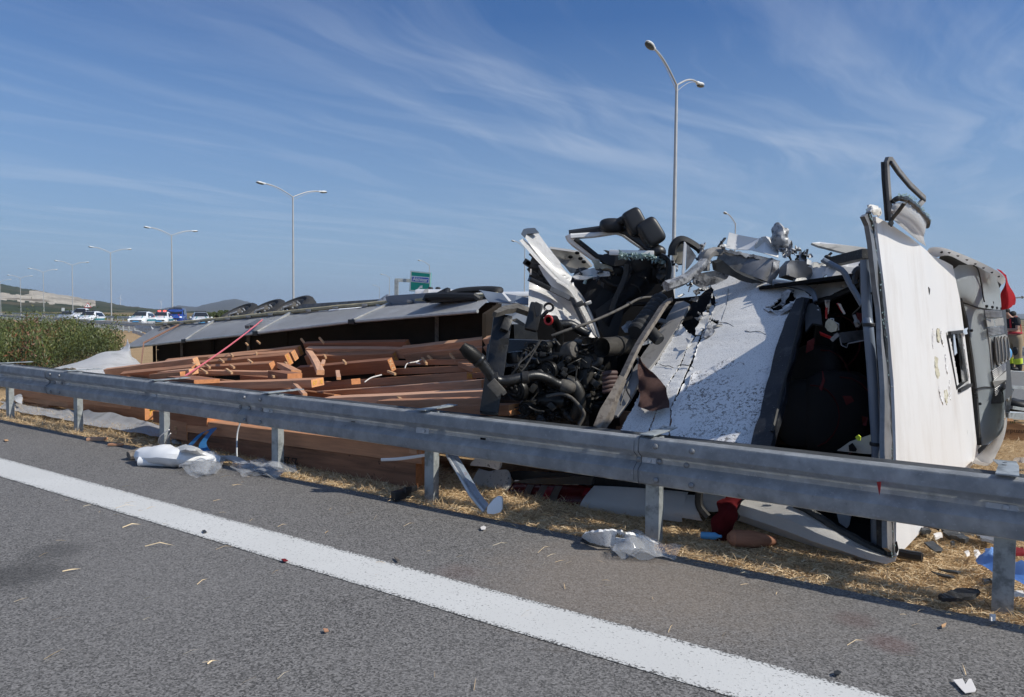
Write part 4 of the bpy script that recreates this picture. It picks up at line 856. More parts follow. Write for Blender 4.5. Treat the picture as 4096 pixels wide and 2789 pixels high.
# ---------------------------------------------------------------- white tarpaulins
def BR(c, x, y, off): return onp(*q(c, x, y), RD(0, -5.2 - off), NC)
def cloth(rows, thick=.012, amp=.03, freq=3, seed=0, sub=6):
    R_ = [spline(r, sub) for r in rows]; cols = list(zip(*R_)); cols = [spline(list(c), sub) for c in cols]; b = MB(); g = []
    for c in cols: g.append([p + V3((noise.noise(p * freq + V3((seed, 0, 0))), noise.noise(p * freq + V3((0, seed, 5))), noise.noise(p * freq + V3((9, 0, seed))))) * amp for p in c])
    return b.grid(g, thick)
b = cloth([[P('a', 430, 1200, 15.5), P('a', 620, 1165, 16), P('a', 850, 1090, 16.6), P('a', 1040, 1040, 17.4), P('a', 1070, 962, 17.9)], [P('a', 540, 1215, 15), P('a', 720, 1190, 15.4), P('a', 900, 1140, 15.8), P('a', 1090, 1075, 16.8), P('a', 1085, 1010, 17.6)], [P('a', 660, 1235, 14.2), P('a', 800, 1220, 14.6), P('a', 950, 1195, 15.2), P('a', 1120, 1140, 16.3), P('a', 1110, 1080, 17.3)], [P('a', 690, 1300, 13.8), P('a', 860, 1290, 14.1), P('a', 1000, 1235, 14.8), P('a', 1180, 1185, 16), P('a', 1140, 1120, 17)]], .015, .09, 1.6, 1)
b.solo('tarpaulin', 'tarp_white', 'white tarpaulin draped from the trailer tail down behind the guardrail', 'tarpaulin')
b = cloth([[BR('m', 0, 560, 0.55), BR('m', 120, 530, 0.55), BR('m', 330, 535, 0.55), BR('m', 620, 560, 0.55), BR('m', 900, 560, 0.55), BR('m', 1080, 590, 0.55), BR('m', 1300, 650, 0.55), BR('m', 1600, 720, 0.55)], [BR('m', 10, 600, 0.35), BR('m', 150, 580, 0.35), BR('m', 350, 585, 0.35), BR('m', 640, 640, 0.35), BR('m', 900, 650, 0.35), BR('m', 1080, 690, 0.35), BR('m', 1300, 730, 0.35), BR('m', 1600, 780, 0.35)], [BR('m', 20, 660, 0.15), BR('m', 180, 640, 0.15), BR('m', 380, 660, 0.15), BR('m', 660, 700, 0.15), BR('m', 900, 740, 0.15), BR('m', 1080, 770, 0.15), BR('m', 1300, 810, 0.15), BR('m', 1580, 850, 0.15)], [BR('m', 30, 660, 0.1), BR('m', 200, 650, 0.1), BR('m', 400, 700, 0.1), BR('m', 680, 730, 0.1), BR('m', 950, 790, 0.1), BR('m', 1150, 830, 0.1), BR('m', 1350, 850, 0.1), BR('m', 1560, 890, 0.1)]], .015, .06, 2.6, 2)
for v in b.bm.verts: v.co.z = max(v.co.z, .02 + .03 * abs(noise.noise(v.co * 4)))
b.solo('tarpaulin', 'tarp_grey', 'long greyish tarpaulin crumpled along the ground behind the left guardrail posts', 'tarpaulin')
b = cloth([[BR('m', 90, 390, 0.9), BR('m', 150, 375, 0.9), BR('m', 220, 370, 0.9)], [BR('m', 100, 440, 0.6), BR('m', 150, 430, 0.6), BR('m', 190, 430, 0.6)], [BR('m', 100, 500, 0.3), BR('m', 160, 490, 0.3), BR('m', 210, 500, 0.3)]], .015, .08, 3, 3)
b.solo('tarpaulin', 'tarp_white', 'small white tarpaulin lump behind the leftmost guardrail post', 'tarpaulin')
b = cloth([[BR('m', 1600, 720, 0.3), BR('m', 1650, 770, 0.3), BR('m', 1720, 820, 0.3)], [BR('m', 1600, 800, 0.2), BR('m', 1660, 830, 0.2), BR('m', 1740, 850, 0.2)], [BR('m', 1610, 890, 0.1), BR('m', 1680, 870, 0.1), BR('m', 1760, 860, 0.1)]], .012, .05, 5, 4)
b.solo('tarpaulin', 'tarp_white', 'white striped tarpaulin flap standing beside the post and the blue strap', 'tarpaulin')
zr = lambda x, y, z=0.0: G(*q('m', x, y), z)
b = MB(); b.tube([zr(1300, 1035, .05), zr(1420, 1040, .045), zr(1560, 1052, .04), zr(1790, 1055, .04)], [.055, .05, .04, .035], 12, flat=1.1); b.bm.verts.ensure_lookup_table(); b.solo('rolled_sheet', 'tarp_white', 'thin white rolled sheet lying nearest the white road line', 'rolled sheet')
b = MB(); b.tube(spline([zr(1335, 970, .08), zr(1450, 975, .10), zr(1650, 1000, .10), zr(1850, 1010, .08), zr(2050, 1020, .06)], 5), [.06, .085, .1, .105, .11, .11, .11, .11, .1, .1, .1, .09, .09, .085, .08, .075, .07, .06, .055, .05, .04], 12, flat=1.5)
for v in b.bm.verts: v.co += V3((0, 0, 1)) * noise.noise(v.co * 5) * .03
b.solo('rolled_sheet', 'tarp_white', 'thick white rolled sheet below the blue strap', 'rolled sheet')
b = cloth([[zr(1560, 930, .12), zr(1640, 905, .16), zr(1720, 880, .2)], [zr(1600, 950, .14), zr(1750, 930, .22), zr(1850, 900, .22)], [zr(1700, 990, .1), zr(1850, 960, .16), zr(1960, 990, .08)], [zr(1900, 1030, .02), zr(2050, 1010, .06), zr(2250, 1060, .02)]], .01, .03, 6, 5)
b.solo('white_sheet', 'tarp_white', 'white crumpled sheet under the blue strap spreading towards the clear bag', 'sheet')
b = cloth([[zr(2000, 990, .08), zr(2120, 985, .09), zr(2260, 1020, .05), zr(2330, 1065, .02)], [zr(1960, 1030, .02), zr(2120, 1040, .03), zr(2220, 1055, .03), zr(2300, 1075, .01)]], .008, .02, 8, 6)
b.solo('white_sheet', 'tarp_grey', 'flat greyish white sheet end lying against the lowest timber', 'sheet')
b = MB(); b.tube([zr(1195, 985, .05), zr(1250, 970, .06), zr(1410, 915, .08)], [.05, .055, .05], 8, flat=1.3); b.solo('wood_offcut', 'rusty_strip', 'brownish split plank offcut left of the white rolled sheets', 'offcut')
b = MB(); b.sheet([zr(1430, 905, .12), zr(1510, 900, .14), zr(1570, 935, .12), zr(1510, 940, .1)], .004, .08, .01); b.solo('blue_scrap', 'grey_paint', 'small dark blue plastic scrap on the white rolled sheet', 'scrap')
for nm, pts, lb in (('a', [zr(1740, 920, .16), BR('m', 1800, 850, -.15), BR('m', 1870, 780, -.05), BR('m', 1930, 745, 0)], 'l'), ('b', [BR('m', 1980, 742, 0), BR('m', 1930, 800, -.1), BR('m', 1885, 870, -.2), BR('m', 1900, 930, -.35), zr(1955, 985, .05)], 'r')):
    if nm == 'a': pa = pts
    else: pa = pa + pts
b = MB(); sp_ = spline(pa, 5); rows = [[p + V3((-.045, 0, -.02)), p + V3((.045, 0, .02))] for p in sp_]; b.grid(rows, .004); b.solo('blue_strap', 'strap_blue', 'bright blue webbing strap looping up beside the stacked timber', 'strap')
# ---------------------------------------------------------------- timber
def floorD(c0): return c0
def pile_pt(px, py, dD=0.0):
    n = V3((-.091 * NC.x * -1, -.091 * NC.y * -1, 1)); n = V3((.091 * NC.x, .091 * NC.y, 1)).normalized(); p0 = RD(4, -5.5, .66)
    p = onp(px, py, p0, n); d = p.y
    lo = onp(px, py, RD(0, -5.55), NC).y
    k = -8.55 - (p.dot(DR) - 8) * .06; hi = onp(px, py, RD(8, -8.6), V3((NC.x, NC.y, 0)) + DR * .06).y
    return PV(px, py, max(lo + .12, min(d + dD * .55, hi + dD * .3)))
NT = [0]
TG = 'reddish timber beams spilled from the trailer'
def timber(a, c, w, h, lb, roll=0.0, wood=None, group=TG, over=0.0):
    d = c - a; Ln = d.length; d.normalize(); y = V3((0, 0, 1)).cross(d).normalized(); z = d.cross(y); NT[0] += 1; rnd = random.Random(NT[0])
    b = MB(); n = max(4, int(Ln / .35)); bend = rnd.uniform(-.012, .012)
    sec = [(-w / 2, -h / 2), (w / 2, -h / 2), (w / 2, h / 2), (-w / 2, h / 2)]; ch = min(w, h) * .07
    pf = []
    for i, (u, v) in enumerate(sec):
        pu, pv = sec[i - 1]; nu, nv = sec[(i + 1) % 4]
        for (ou, ov) in ((pu, pv), (nu, nv)):
            k = V3((ou - u, ov - v, 0)).normalized() * ch * rnd.uniform(.3, 1); pf.append((u + k.x, v + k.y))
    rows = []
    for i in range(n + 1):
        t = i / n; x = (t - .5) * Ln; e = bend * Ln * .45 * (1 - (2 * t - 1) ** 2); rows.append([V3((x, u + noise.noise(V3((x * 2, u * 9, NT[0]))) * .006 + e, v + noise.noise(V3((x * 2, v * 9, NT[0] + .5))) * .006)) for u, v in pf])
    rows2 = [r + [r[0]] for r in rows]; b.grid(rows2); bmesh.ops.remove_doubles(b.bm, verts=b.bm.verts, dist=1e-5)
    b.mi = 1; b.add(rows[0], [tuple(range(8))]); b.add(rows[-1], [tuple(range(8))]); bmesh.ops.remove_doubles(b.bm, verts=b.bm.verts, dist=1e-5)
    wd = rnd.randrange(4) if wood is None else wood
    me = b.mesh('timber', V3((0, 0, 0)), 30); o = put('timber', me, ['wood_%d' % wd, 'wood_end_%d' % wd])
    rot = Matrix((d, y, z)).transposed() @ Matrix.Rotation(roll, 3, 'X'); o.matrix_world = Matrix.Translation((a + c) / 2) @ rot.to_4x4(); o.location = (a + c) / 2; o.rotation_euler = rot.to_euler()
    return tag(o, lb, 'timber', group)
def chalk(o, L_, s, size, m, face='end', w=.15, h=.12, dx=0.0, flip=1, rot=0.0):
    me = text_mesh(s, size, .0015)
    if face == 'end': M = Matrix.Translation((L_ / 2 + .002, 0, 0)) @ Matrix(((0, 0, 1, 0), (1, 0, 0, 0), (0, 1, 0, 0), (0, 0, 0, 1)))
    elif face == 'front': M = Matrix.Translation((dx, -w / 2 - .009, 0)) @ Matrix(((1, 0, 0, 0), (0, 0, -1, 0), (0, 1, 0, 0), (0, 0, 0, 1)))
    elif face == 'back': M = Matrix.Translation((dx, w / 2 + .009, 0)) @ Matrix(((-1, 0, 0, 0), (0, 0, 1, 0), (0, 1, 0, 0), (0, 0, 0, 1)))
    me.transform(M @ Matrix.Rotation(rot, 4, 'Z')); return put('painted_number', me, m, o)
TL = [  # crop, x0, y0, x1, y1, depth offsets, w, h, label, writing
 ('b', -60, 905, 1135, 788, 0, 0, .18, .13, 'long timber beam topping the left stack under the dark bed', '87894'),
 ('b', 330, 880, 1085, 832, -.2, -.2, .17, .13, 'timber beam second from the top of the left stack', '10 71 2'),
 ('b', 200, 935, 1030, 868, -.5, -.45, .19, .17, 'thick timber beam whose pale end is chalked 25 674', '25 674'),
 ('b', 120, 975, 890, 935, -.7, -.6, .16, .13, 'timber beam with pale square end below the chalked stack', None),
 ('b', 170, 990, 905, 1000, -.9, -.85, .16, .08, 'thin flat timber under the left stack with wedge sticks on it', None),
 ('b', 960, 930, 1095, 1000, -.5, -.75, .14, .12, 'short timber stub with a pale end pointing down at the pile middle', None),
 ('b', 905, 1010, 1085, 1035, -1.0, -.9, .22, .15, 'stubby pale sawn block lying across the middle of the pile', None),
 ('b', 40, 1045, 290, 1075, -1.1, -1.2, .35, .08, 'wide pale plank end just above the guardrail at the left', None),
 ('b', 290, 1115, 1290, 1085, -1.15, -1.15, .2, .14, 'long timber just above the guardrail with yellow 67.8 on its end', '67  .8'),
 ('a', 905, 1240, 1660, 1150, 0, 0, .14, .12, 'long timber at far left reaching the tarpaulin, chalked on its end', '10814'),
 ('a', 1050, 1270, 1660, 1215, -.3, -.3, .15, .12, 'timber lying parallel below the one touching the tarpaulin', None),
 ('a', 1300, 1275, 1560, 1255, -.6, -.6, .15, .1, 'short timber tucked above the rail behind the pink strap foot', None),
 ('b', 1200, 868, 1995, 848, -.2, -.35, .16, .13, 'timber beam in the pile middle with yellow digits on its pale end', '29 4'),
 ('b', 1140, 985, 1960, 918, -.5, -.55, .2, .17, 'dark stained thick timber with a broad chalked pale end', '2 74'),
 ('b', 1205, 800, 1315, 995, -.6, -1.0, .1, .1, 'short timber standing steeply in the pile gap', None),
 ('b', 1210, 795, 2080, 800, .1, .1, .16, .11, 'timber deep under the bed behind the pile middle', None),
 ('b', 1190, 752, 2110, 738, .25, .25, .16, .12, 'dark timber highest and deepest under the trailer bed', None),
 ('c', 1020, 500, 1760, 418, .0, .1, .15, .13, 'upper right timber resting in sun and shade beside the black post', None),
 ('c', 1045, 545, 1940, 470, .0, .1, .17, .14, 'timber running behind the black post towards the engine', None),
 ('c', 960, 600, 1760, 585, -.2, -.1, .17, .12, 'timber with white string lying on it right of the chalked ends', None),
 ('c', 825, 672, 1690, 635, -.5, -.4, .18, .14, 'timber passing below the loose string towards the bent hose', None),
 ('c', 590, 765, 1555, 704, -.8, -.75, .2, .16, 'large timber marked 19671 in yellow on its front end', '19671'),
 ('c', 160, 800, 640, 745, -.7, -.6, .15, .1, 'narrow timber with a pale end left of the beam marked 19671', None),
 ('c', 220, 862, 1680, 765, -1.05, -1.0, .22, .17, 'long wide timber directly under the beam marked 19671', None),
 ('c', 420, 905, 1690, 850, -1.3, -1.25, .2, .17, 'timber just above the guardrail right of centre', None),
 ('c', 860, 925, 1700, 905, -1.45, -1.4, .2, .14, 'lowest timber above the rail running to the black post foot', None),
 ('c', 1340, 960, 1900, 965, -1.5, -1.45, .2, .15, 'timber lying low beneath the black post', None),
 ('c', 1480, 605, 1600, 655, -1.0, -1.35, .12, .1, 'short pale timber stub just left of the black post', None),
 ('c', 1700, 640, 1870, 590, -.5, -.5, .16, .15, 'timber with pale chalked end between the post and the engine', 'WN'),
 ('c', 1550, 700, 1680, 690, -.7, -.7, .14, .1, 'small timber end touching the left side of the black post', None),
 ('c', 1740, 800, 1830, 790, -.9, -1.0, .2, .18, 'broken pale timber end right of the black post', None),
 ('c', 1380, 840, 1690, 830, -.9, -.9, .2, .1, 'timber half hidden behind the black post below the hose', None),
 ('b', -110, 1010, 170, 985, -.9, -.9, .15, .12, 'short timber in front of the pink strap foot', None),
]
EDGE = {0, 1, 2, 3, 9, 10, 12, 13, 15, 16, 17, 18}       # boards that now stand on edge, leaning towards the road
for i, (cr, x0, y0, x1, y1, d0, d1, w, h, lb, tx) in enumerate(TL):
    if (x1 - x0) < 0: x0, y0, x1, y1 = x1, y1, x0, y0
    e = pile_pt(*q(cr, x1, y1), d1); a = pile_pt(*q(cr, x0, y0), d0)
    if abs(x1 - x0) > 250:                            # long ones run with the trailer: same vertical plane as their near end
        an = random.uniform(-.07, .07); n = NC.copy(); n.rotate(Matrix.Rotation(an, 3, 'Z')); a = onp(*q(cr, x0, y0), e, n)
        if a.dot(NC) > -5.55 - w * .5: a = onp(*q(cr, x0, y0), RD(0, -5.55 - w * .5), NC)
    rl = random.uniform(-.1, .1); w0, h0 = w, h
    if i in EDGE: w, h = .095, max(.17, h * 1.15); rl = random.uniform(.28, .6); dz = V3((0, 0, -(h - h0) * .42)); a += dz; e += dz
    else: h *= .66
    if a.x > e.x: a, e = e, a
    o = timber(a, e, w, h, lb, roll=rl)
    if tx:
        if i in EDGE: chalk(o, (e - a).length, tx, min(.085, h * .95 / (len(tx) * .55)), 'chalk_yellow' if '6' in tx or '9' in tx else 'chalk_pale', 'end', rot=math.pi / 2)
        else: chalk(o, (e - a).length, tx, min(h * .75, w * 1.15 / max(2.2, len(tx) * .52)), 'chalk_yellow' if '6' in tx or '9' in tx else 'chalk_pale', 'end')
# timbers lower in the heap that only show through the gaps
for k in range(34):
    s = random.uniform(3.0, 11.5); c = random.uniform(-8.6, -5.9); z = random.uniform(.08, .46) + (-5.5 - c) * .07; ln = random.uniform(2.2, 4.2)
    z -= .06; a = RD(s - ln / 2, c + random.uniform(-.15, .15), z + random.uniform(-.05, .1)); e = RD(s + ln / 2, c + random.uniform(-.15, .15), z + random.uniform(-.05, .12))
    timber(e, a, random.uniform(.14, .2), random.uniform(.12, .18), 'reddish timber beam buried low in the spilled heap, mostly covered by others', random.uniform(-.2, .2), group='buried timber beams in the heap')
# timbers seen under the guardrail
zn = lambda cr, x, y, z: G(*q(cr, x, y), z)
def ug(x0, y0, z0, x1, y1, z1, w, h, lb, cr='n', wood=None, roll=0): a, e = [p if p.dot(NC) < -5.25 - w * .6 - (.55 if cr == 'm' or x0 < -300 else 0) or p.z < .1 else onp(*q(cr, x, y), RD(0, -5.25 - w * .6 - (.55 if cr == 'm' or x0 < -300 else 0)), NC) for p, x, y in ((zn(cr, x0, y0, z0), x0, y0), (zn(cr, x1, y1, z1), x1, y1))]; return timber(a, e, w, h, lb, roll, wood), (e - a).length
o, l_ = ug(560, 290, .17, 2170, 520, .17, .34, .32, 'huge dark sided timber baulk on the grass under the guardrail, marked 25 230 upside down', wood=3); o.data.materials[0] = MT('wood_shaded_stained')
chalk(o, l_, '25 230', .1, 'mark_black', 'front', .34, .32, .12, rot=math.pi)
o, l_ = ug(545, 165, .33, 2190, 372, .40, .26, .16, 'long bright timber lying on top of the huge lowest baulk', wood=0)
o, l_ = ug(800, 110, .36, 2150, 318, .46, .2, .14, 'timber behind the bright one under the guardrail', wood=2)
o, l_ = ug(-420, -20, .38, 300, 85, .34, .34, .2, 'timber with 72 6 in yellow on its orange end left of the centre post', wood=1); chalk(o, l_, '72 6', .13, 'chalk_yellow', 'end')
o, l_ = ug(-640, -60, .42, 190, 28, .42, .3, .14, 'timber lying behind the one with the orange numbered end', wood=0)
o, l_ = ug(420, 190, .3, 560, 215, .26, .2, .24, 'timber end stub chalked S 9 beside the blue strap', wood=0); chalk(o, l_, 'IS 9', .07, 'chalk_pale', 'front', .2, .24, .0, rot=-math.pi / 2)
o, l_ = ug(330, 110, .42, 700, 140, .38, .2, .14, 'timber crossing behind the centre post under the rail', wood=3)
o, l_ = ug(180, 400, .40, 640, 440, .38, .34, .12, 'wide timber under the rail between the two left posts', 'm', 1)
o, l_ = ug(300, 440, .30, 760, 490, .28, .3, .14, 'wide timber with twigs on it right of the leftmost post', 'm', 2)
o, l_ = ug(90, 505, .16, 540, 515, .18, .3, .05, 'thin board lying on the grey tarpaulin near the leftmost post', 'm', 0)
o, l_ = ug(700, 470, .30, 960, 520, .26, .26, .1, 'timber plank end right of the second post from the left', 'm', 0)
o, l_ = ug(820, 828, .02, 985, 828, .02, .1, .035, 'short plank offcut on the straw at the asphalt edge', 'm', 2)
o, l_ = ug(1010, 880, .02, 1140, 880, .02, .06, .02, 'smaller split offcut on the straw beside the asphalt edge', 'm', 0)
for (x, y0, y1, cr, lb) in ((1348, 305, 240, 'n', 'small block standing upright on the lowest baulk'), ):
    p = zn(cr, x, y0, .33); timber(p, p + V3((0, 0, .13)), .05, .04, lb, wood=2)
for (x0, y0, x1, y1, lb) in ((1060, 1075, 1175, 1195, 'splintered long wood shard leaning towards the guardrail bracket'), (1470, 985, 1480, 1050, 'upright wooden sliver in the pile middle'), (1345, 890, 1330, 930, 'small wooden chock on the middle timbers')):
    a = pile_pt(*q('b', x0, y0), -1.0); e = pile_pt(*q('b', x1, y1), -1.25); timber(a, e, .05, .035, lb, wood=2)
# thin stacking sticks between the layers
for k, (x0, y0, x1, y1) in enumerate(((660, 880, 700, 908), (465, 965, 515, 1002), (500, 930, 535, 952), (405, 875, 440, 900), (270, 920, 315, 952), (160, 912, 225, 955), (220, 955, 290, 1000), (835, 985, 895, 1035), (505, 830, 525, 848), (735, 815, 740, 832), (1140, 690, 1175, 735), (1305, 680, 1350, 735), (1360, 805, 1375, 830), (1350, 840, 1365, 865), (1545, 815, 1560, 835), (1520, 885, 1545, 915), (995, 905, 1010, 915), (1925, 985, 1990, 1010), (740, 710, 770, 735), (640, 730, 660, 750))):
    a = pile_pt(*q('b', x0, y0), -.9 if y0 > 860 else -.35); e = pile_pt(*q('b', x1, y1), -1.0 if y0 > 860 else -.45); b = MB(); b.bar(V3(), V3((1, 0, 0)) * (e - a).length, .028, .028); me = b.mesh('stacking_stick', V3(), 0); o = put('stacking_stick', me, 'sticker_wood')
    o.location = a; o.rotation_euler = (e - a).to_track_quat('X', 'Z').to_euler(); tag(o, 'thin pale stacking stick poking out between the timber layers', 'stick', 'stacking sticks between the timbers')
for k, (x0, y0, x1, y1) in enumerate(((1385, 525, 1430, 590), (1165, 560, 1200, 605), (1210, 540, 1240, 570), (970, 870, 1010, 900))):
    a = pile_pt(*q('c', x0, y0), -.4); e = pile_pt(*q('c', x1, y1), -.5); b = MB(); b.bar(V3(), V3((1, 0, 0)) * (e - a).length, .03, .03); me = b.mesh('stacking_stick', V3(), 0); o = put('stacking_stick', me, 'sticker_wood')
    o.location = a; o.rotation_euler = (e - a).to_track_quat('X', 'Z').to_euler(); tag(o, 'thin pale stacking stick poking out between the timber layers', 'stick', 'stacking sticks between the timbers')
# strings
for lb, pts in (('white plastic string tangled on the chalked timber end', (('b', 2080, 955, -.8), ('b', 2100, 915, -.8), ('b', 2170, 900, -.85), ('b', 2225, 880, -.8), ('b', 2180, 905, -.9), ('b', 2215, 915, -.85))), ('short white string lying across the beam marked 19671', (('c', 710, 748, -1.0), ('c', 760, 715, -.95), ('c', 842, 692, -.9)))):
    b = MB(); b.tube(spline([pile_pt(*q(c, x, y), d) for c, x, y, d in pts], 6), .008, 5); b.solo('string', 'paper', lb, 'string')
b = MB(); b.tube(spline([zn('n', 880, 155, .42), zn('n', 860, 230, .3), zn('n', 856, 330, .15), zn('n', 858, 415, .03)], 5), .009, 6); b.solo('cable', 'galvanised', 'grey cable hanging from the rail down over the timber', 'cable')
b = MB(); b.tube(spline([zn('n', 1850, 412, .32), zn('n', 1950, 408, .34), zn('n', 2060, 395, .36), zn('n', 2205, 372, .4)], 5), .014, 6, flat=.4); b.solo('barrier_tape', 'paper', 'pale strip of tape with reddish marks lying on the lowest timber', 'tape')
b = MB(); b.tube(spline([zn('n', 390, 205, .36), zn('n', 330, 250, .25), zn('n', 320, 300, .1), zn('n', 350, 318, .04), zn('n', 385, 250, .25), zn('n', 400, 230, .3)], 5), .007, 5); b.solo('rope', 'paper', 'thin white rope looped round the post beside the striped flap', 'rope')
# ---------------------------------------------------------------- bus lying on its left side, rear end towards the camera
BO = G(3577, 2240, .03); E1 = V3((.615, .788, 0)).normalized(); E3 = V3((-.788, .615, 0)).normalized(); ZZ = V3((0, 0, 1))
T0 = onp(3462, 850, BO, E1); NR = (T0 - BO).cross(E1).normalized()
if NR.x < 0: NR = -NR
RP = (BO, NR); BP = lambda k: (BO + NR * k, NR)
VPl = lambda k=0.0: (BO + E1 * k, E1)
A_ = onp(3040, 1760, *VPl()); B_ = onp(2480, 1740, *VPl()); RC_ = (E1 * 1.3 + ZZ * 1.02).normalized(); SN = (B_ - A_).normalized().cross(RC_).normalized()
if SN.z < 0: SN = -SN
SP = (A_, SN); SPo = lambda k: (A_ + SN * k, SN)
def bp(b_, t, z): return BO + E3 * b_ + E1 * t + ZZ * z
bus = thing('overturned_bus', 'white bus torn open at the rear lying on its side behind the guardrail', 'bus', bp(1.4, 1.5, -.03))
def part(b, name, m, par=None, smooth=35, **k): return b.build(name, m, par or bus, smooth, **k)
# --- shell that keeps the inside dark
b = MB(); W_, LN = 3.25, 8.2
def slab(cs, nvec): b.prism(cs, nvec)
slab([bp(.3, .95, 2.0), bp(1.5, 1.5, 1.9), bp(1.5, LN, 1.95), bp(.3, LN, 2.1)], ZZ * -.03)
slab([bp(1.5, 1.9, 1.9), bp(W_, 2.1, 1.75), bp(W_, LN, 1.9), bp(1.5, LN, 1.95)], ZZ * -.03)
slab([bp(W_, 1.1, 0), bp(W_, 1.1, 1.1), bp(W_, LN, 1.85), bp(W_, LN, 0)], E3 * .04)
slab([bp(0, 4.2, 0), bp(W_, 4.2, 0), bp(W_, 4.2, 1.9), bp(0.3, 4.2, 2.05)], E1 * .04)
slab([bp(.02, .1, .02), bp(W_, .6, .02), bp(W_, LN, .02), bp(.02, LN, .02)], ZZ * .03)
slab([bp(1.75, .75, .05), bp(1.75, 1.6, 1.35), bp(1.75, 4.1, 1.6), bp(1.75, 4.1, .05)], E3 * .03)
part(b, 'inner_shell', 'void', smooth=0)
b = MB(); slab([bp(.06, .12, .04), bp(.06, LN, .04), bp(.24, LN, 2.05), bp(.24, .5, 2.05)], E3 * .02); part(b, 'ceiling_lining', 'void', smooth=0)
# --- roof
roofo = PN('h', RP, (432, 606), (560, 672), (740, 790), (900, 918), (925, 945), (1060, 1010), (1135, 1050)) + PN('i', RP, (1052, 0), (1130, 590), (1190, 1190), (1200, 1235), (1150, 1300)) + PN('l', RP, (440, 720), (300, 860), (200, 962), (150, 1000)) + PN('l', RP, (148, 640)) + PN('i', RP, (531, 1230), (518, 640), (490, 300))
hc = [(952, 242), (1072, 230), (1146, 664), (1042, 752)]; ctr = (1053, 472)
def ringp(k, off): return [onp(*q('i', ctr[0] + (x - ctr[0]) * k, ctr[1] + (y - ctr[1]) * k), *BP(off)) for x, y in hc]
b = MB(); b.sheet(roofo, .02, .06, .006, 1.6, seed=2, holes=[ringp(.8, 0)]); part(b, 'roof_panel', 'roof_paint')
b = MB(); b.prism([BO + E1 * .4 + ZZ * .1 - NR * .03, BO + E1 * 8 + ZZ * .1 - NR * .03, BO + E1 * 8 + (T0 - BO) * .88 - NR * .03, BO + E1 * 2.6 + (T0 - BO) * .9 - NR * .03, BO + E1 * .4 + (T0 - BO) * .92 - NR * .03], -NR * .02); part(b, 'roof_skin', 'beige_inner', smooth=0)
# roof seams and the long scuff
for c, pts, r in (('i', ((522, 690), (700, 630), (870, 572)), .0025), ('h', ((436, 640), (600, 745), (780, 845), (905, 935)), .004)):
    b = MB(); b.tube(PN(c, BP(.012), *pts), r, 4); part(b, 'roof_seam', 'dirty_grey', smooth=0)
b = MB(); b.tube([p for p in PN('i', BP(.012), (1072, 735), (1085, 800), (1092, 880), (1100, 1000), (1106, 1150), (1112, 1300))], .005, 5); part(b, 'loose_wire', 'black_plastic')
b = MB(); b.sheet(PN('h', BP(.015), (925, 1240), (945, 1275), (972, 1308), (955, 1310), (940, 1338), (932, 1290)), .006, .03, .015, 9, seed=5); part(b, 'puncture', 'debris_dark', smooth=0)
for k, pts in enumerate((((848, 215), (865, 260), (862, 330), (853, 400), (842, 345), (842, 260)), ((880, 215), (900, 222), (912, 290), (905, 350), (882, 330), (875, 260)), ((912, 230), (935, 300), (942, 385), (920, 340), (905, 270)), ((862, 432), (890, 450), (892, 540), (908, 600), (895, 640), (870, 600), (858, 510)), ((940, 415), (962, 460), (976, 560), (965, 602), (948, 540)), ((978, 622), (998, 690), (994, 808), (980, 770), (972, 680)), ((892, 655), (905, 720), (938, 800), (936, 845), (905, 780), (890, 710)), ((932, 712), (962, 700), (975, 760), (962, 845), (942, 800)))):
    b = MB(); b.sheet(PN('i', BP(.008), *pts), .004, .05, .004, 8, jag=.008, seed=40 + k); sc = part(b, 'glue_scar', 'debris_dark' if k not in (1, 3, 7) else 'debris_dark', smooth=0)
    cx = sum(p[0] for p in pts) / len(pts); cy = sum(p[1] for p in pts) / len(pts); b = MB(); b.sheet(PN('i', BP(.02), *[(cx + (x - cx) * .72, cy + (y - cy) * .86) for x, y in pts]), .006, .03, .006, 12, jag=.006, seed=60 + k); part(b, 'foam_patch', 'foam' if k in (1, 3, 7) else 'roof_paint', sc, 0)
# torn rear edge: grey frame, black seal, post, pipe
b = MB(); b.sheet(PN('h', RP, (318, 608), (345, 585), (380, 585), (402, 640), (432, 1000), (470, 1582)) + PN('i', RP, (478, 700), (500, 1228)) + PN('l', RP, (118, 300), (128, 990), (60, 930), (52, 300)) + PN('i', RP, (438, 1220), (425, 700), (392, 60)) + PN('h', RP, (392, 1000), (352, 690)), .03, .12, .012, 4, seed=7); part(b, 'roof_edge_frame', 'grey_metal')
sp = PN('h', BP(.02), (385, 560), (402, 640), (432, 800), (455, 960), (478, 1150), (500, 1330), (520, 1500), (532, 1582)) + PN('i', BP(.02), (462, 150), (478, 400), (492, 640), (503, 850), (513, 1050), (520, 1228)) + PN('l', BP(.02), (128, 450), (130, 700), (130, 900), (132, 990)); sp = spline(sp, 5)
sp = [p + V3((noise.noise(p * 9), noise.noise(p * 9 + V3((5, 0, 0))), noise.noise(p * 9 + V3((0, 5, 0))))) * .014 for p in sp]
b = MB(); b.tube(sp, [.018 + .007 * noise.noise(p * 14) for p in sp], 7); part(b, 'rubber_seal', 'seal_black')
b = MB()
for k in range(60):
    p = random.choice(sp); b.ball(p + V3((random.gauss(0, .008), -.02, random.gauss(0, .01))), (.005, .005, .007), None, 5, 4)
part(b, 'glass_grit', 'glass_crumb', smooth=0, kind='stuff')
b = MB(); b.sheet(PN('h', BP(.0), (372, 560), (378, 515), (400, 520), (398, 495), (430, 505), (480, 545), (478, 600), (465, 610), (430, 590), (420, 560)), .01, .03, .05, 9, jag=.01, seed=8, crease=.06); part(b, 'torn_corner', 'scuffed_white', smooth=20)
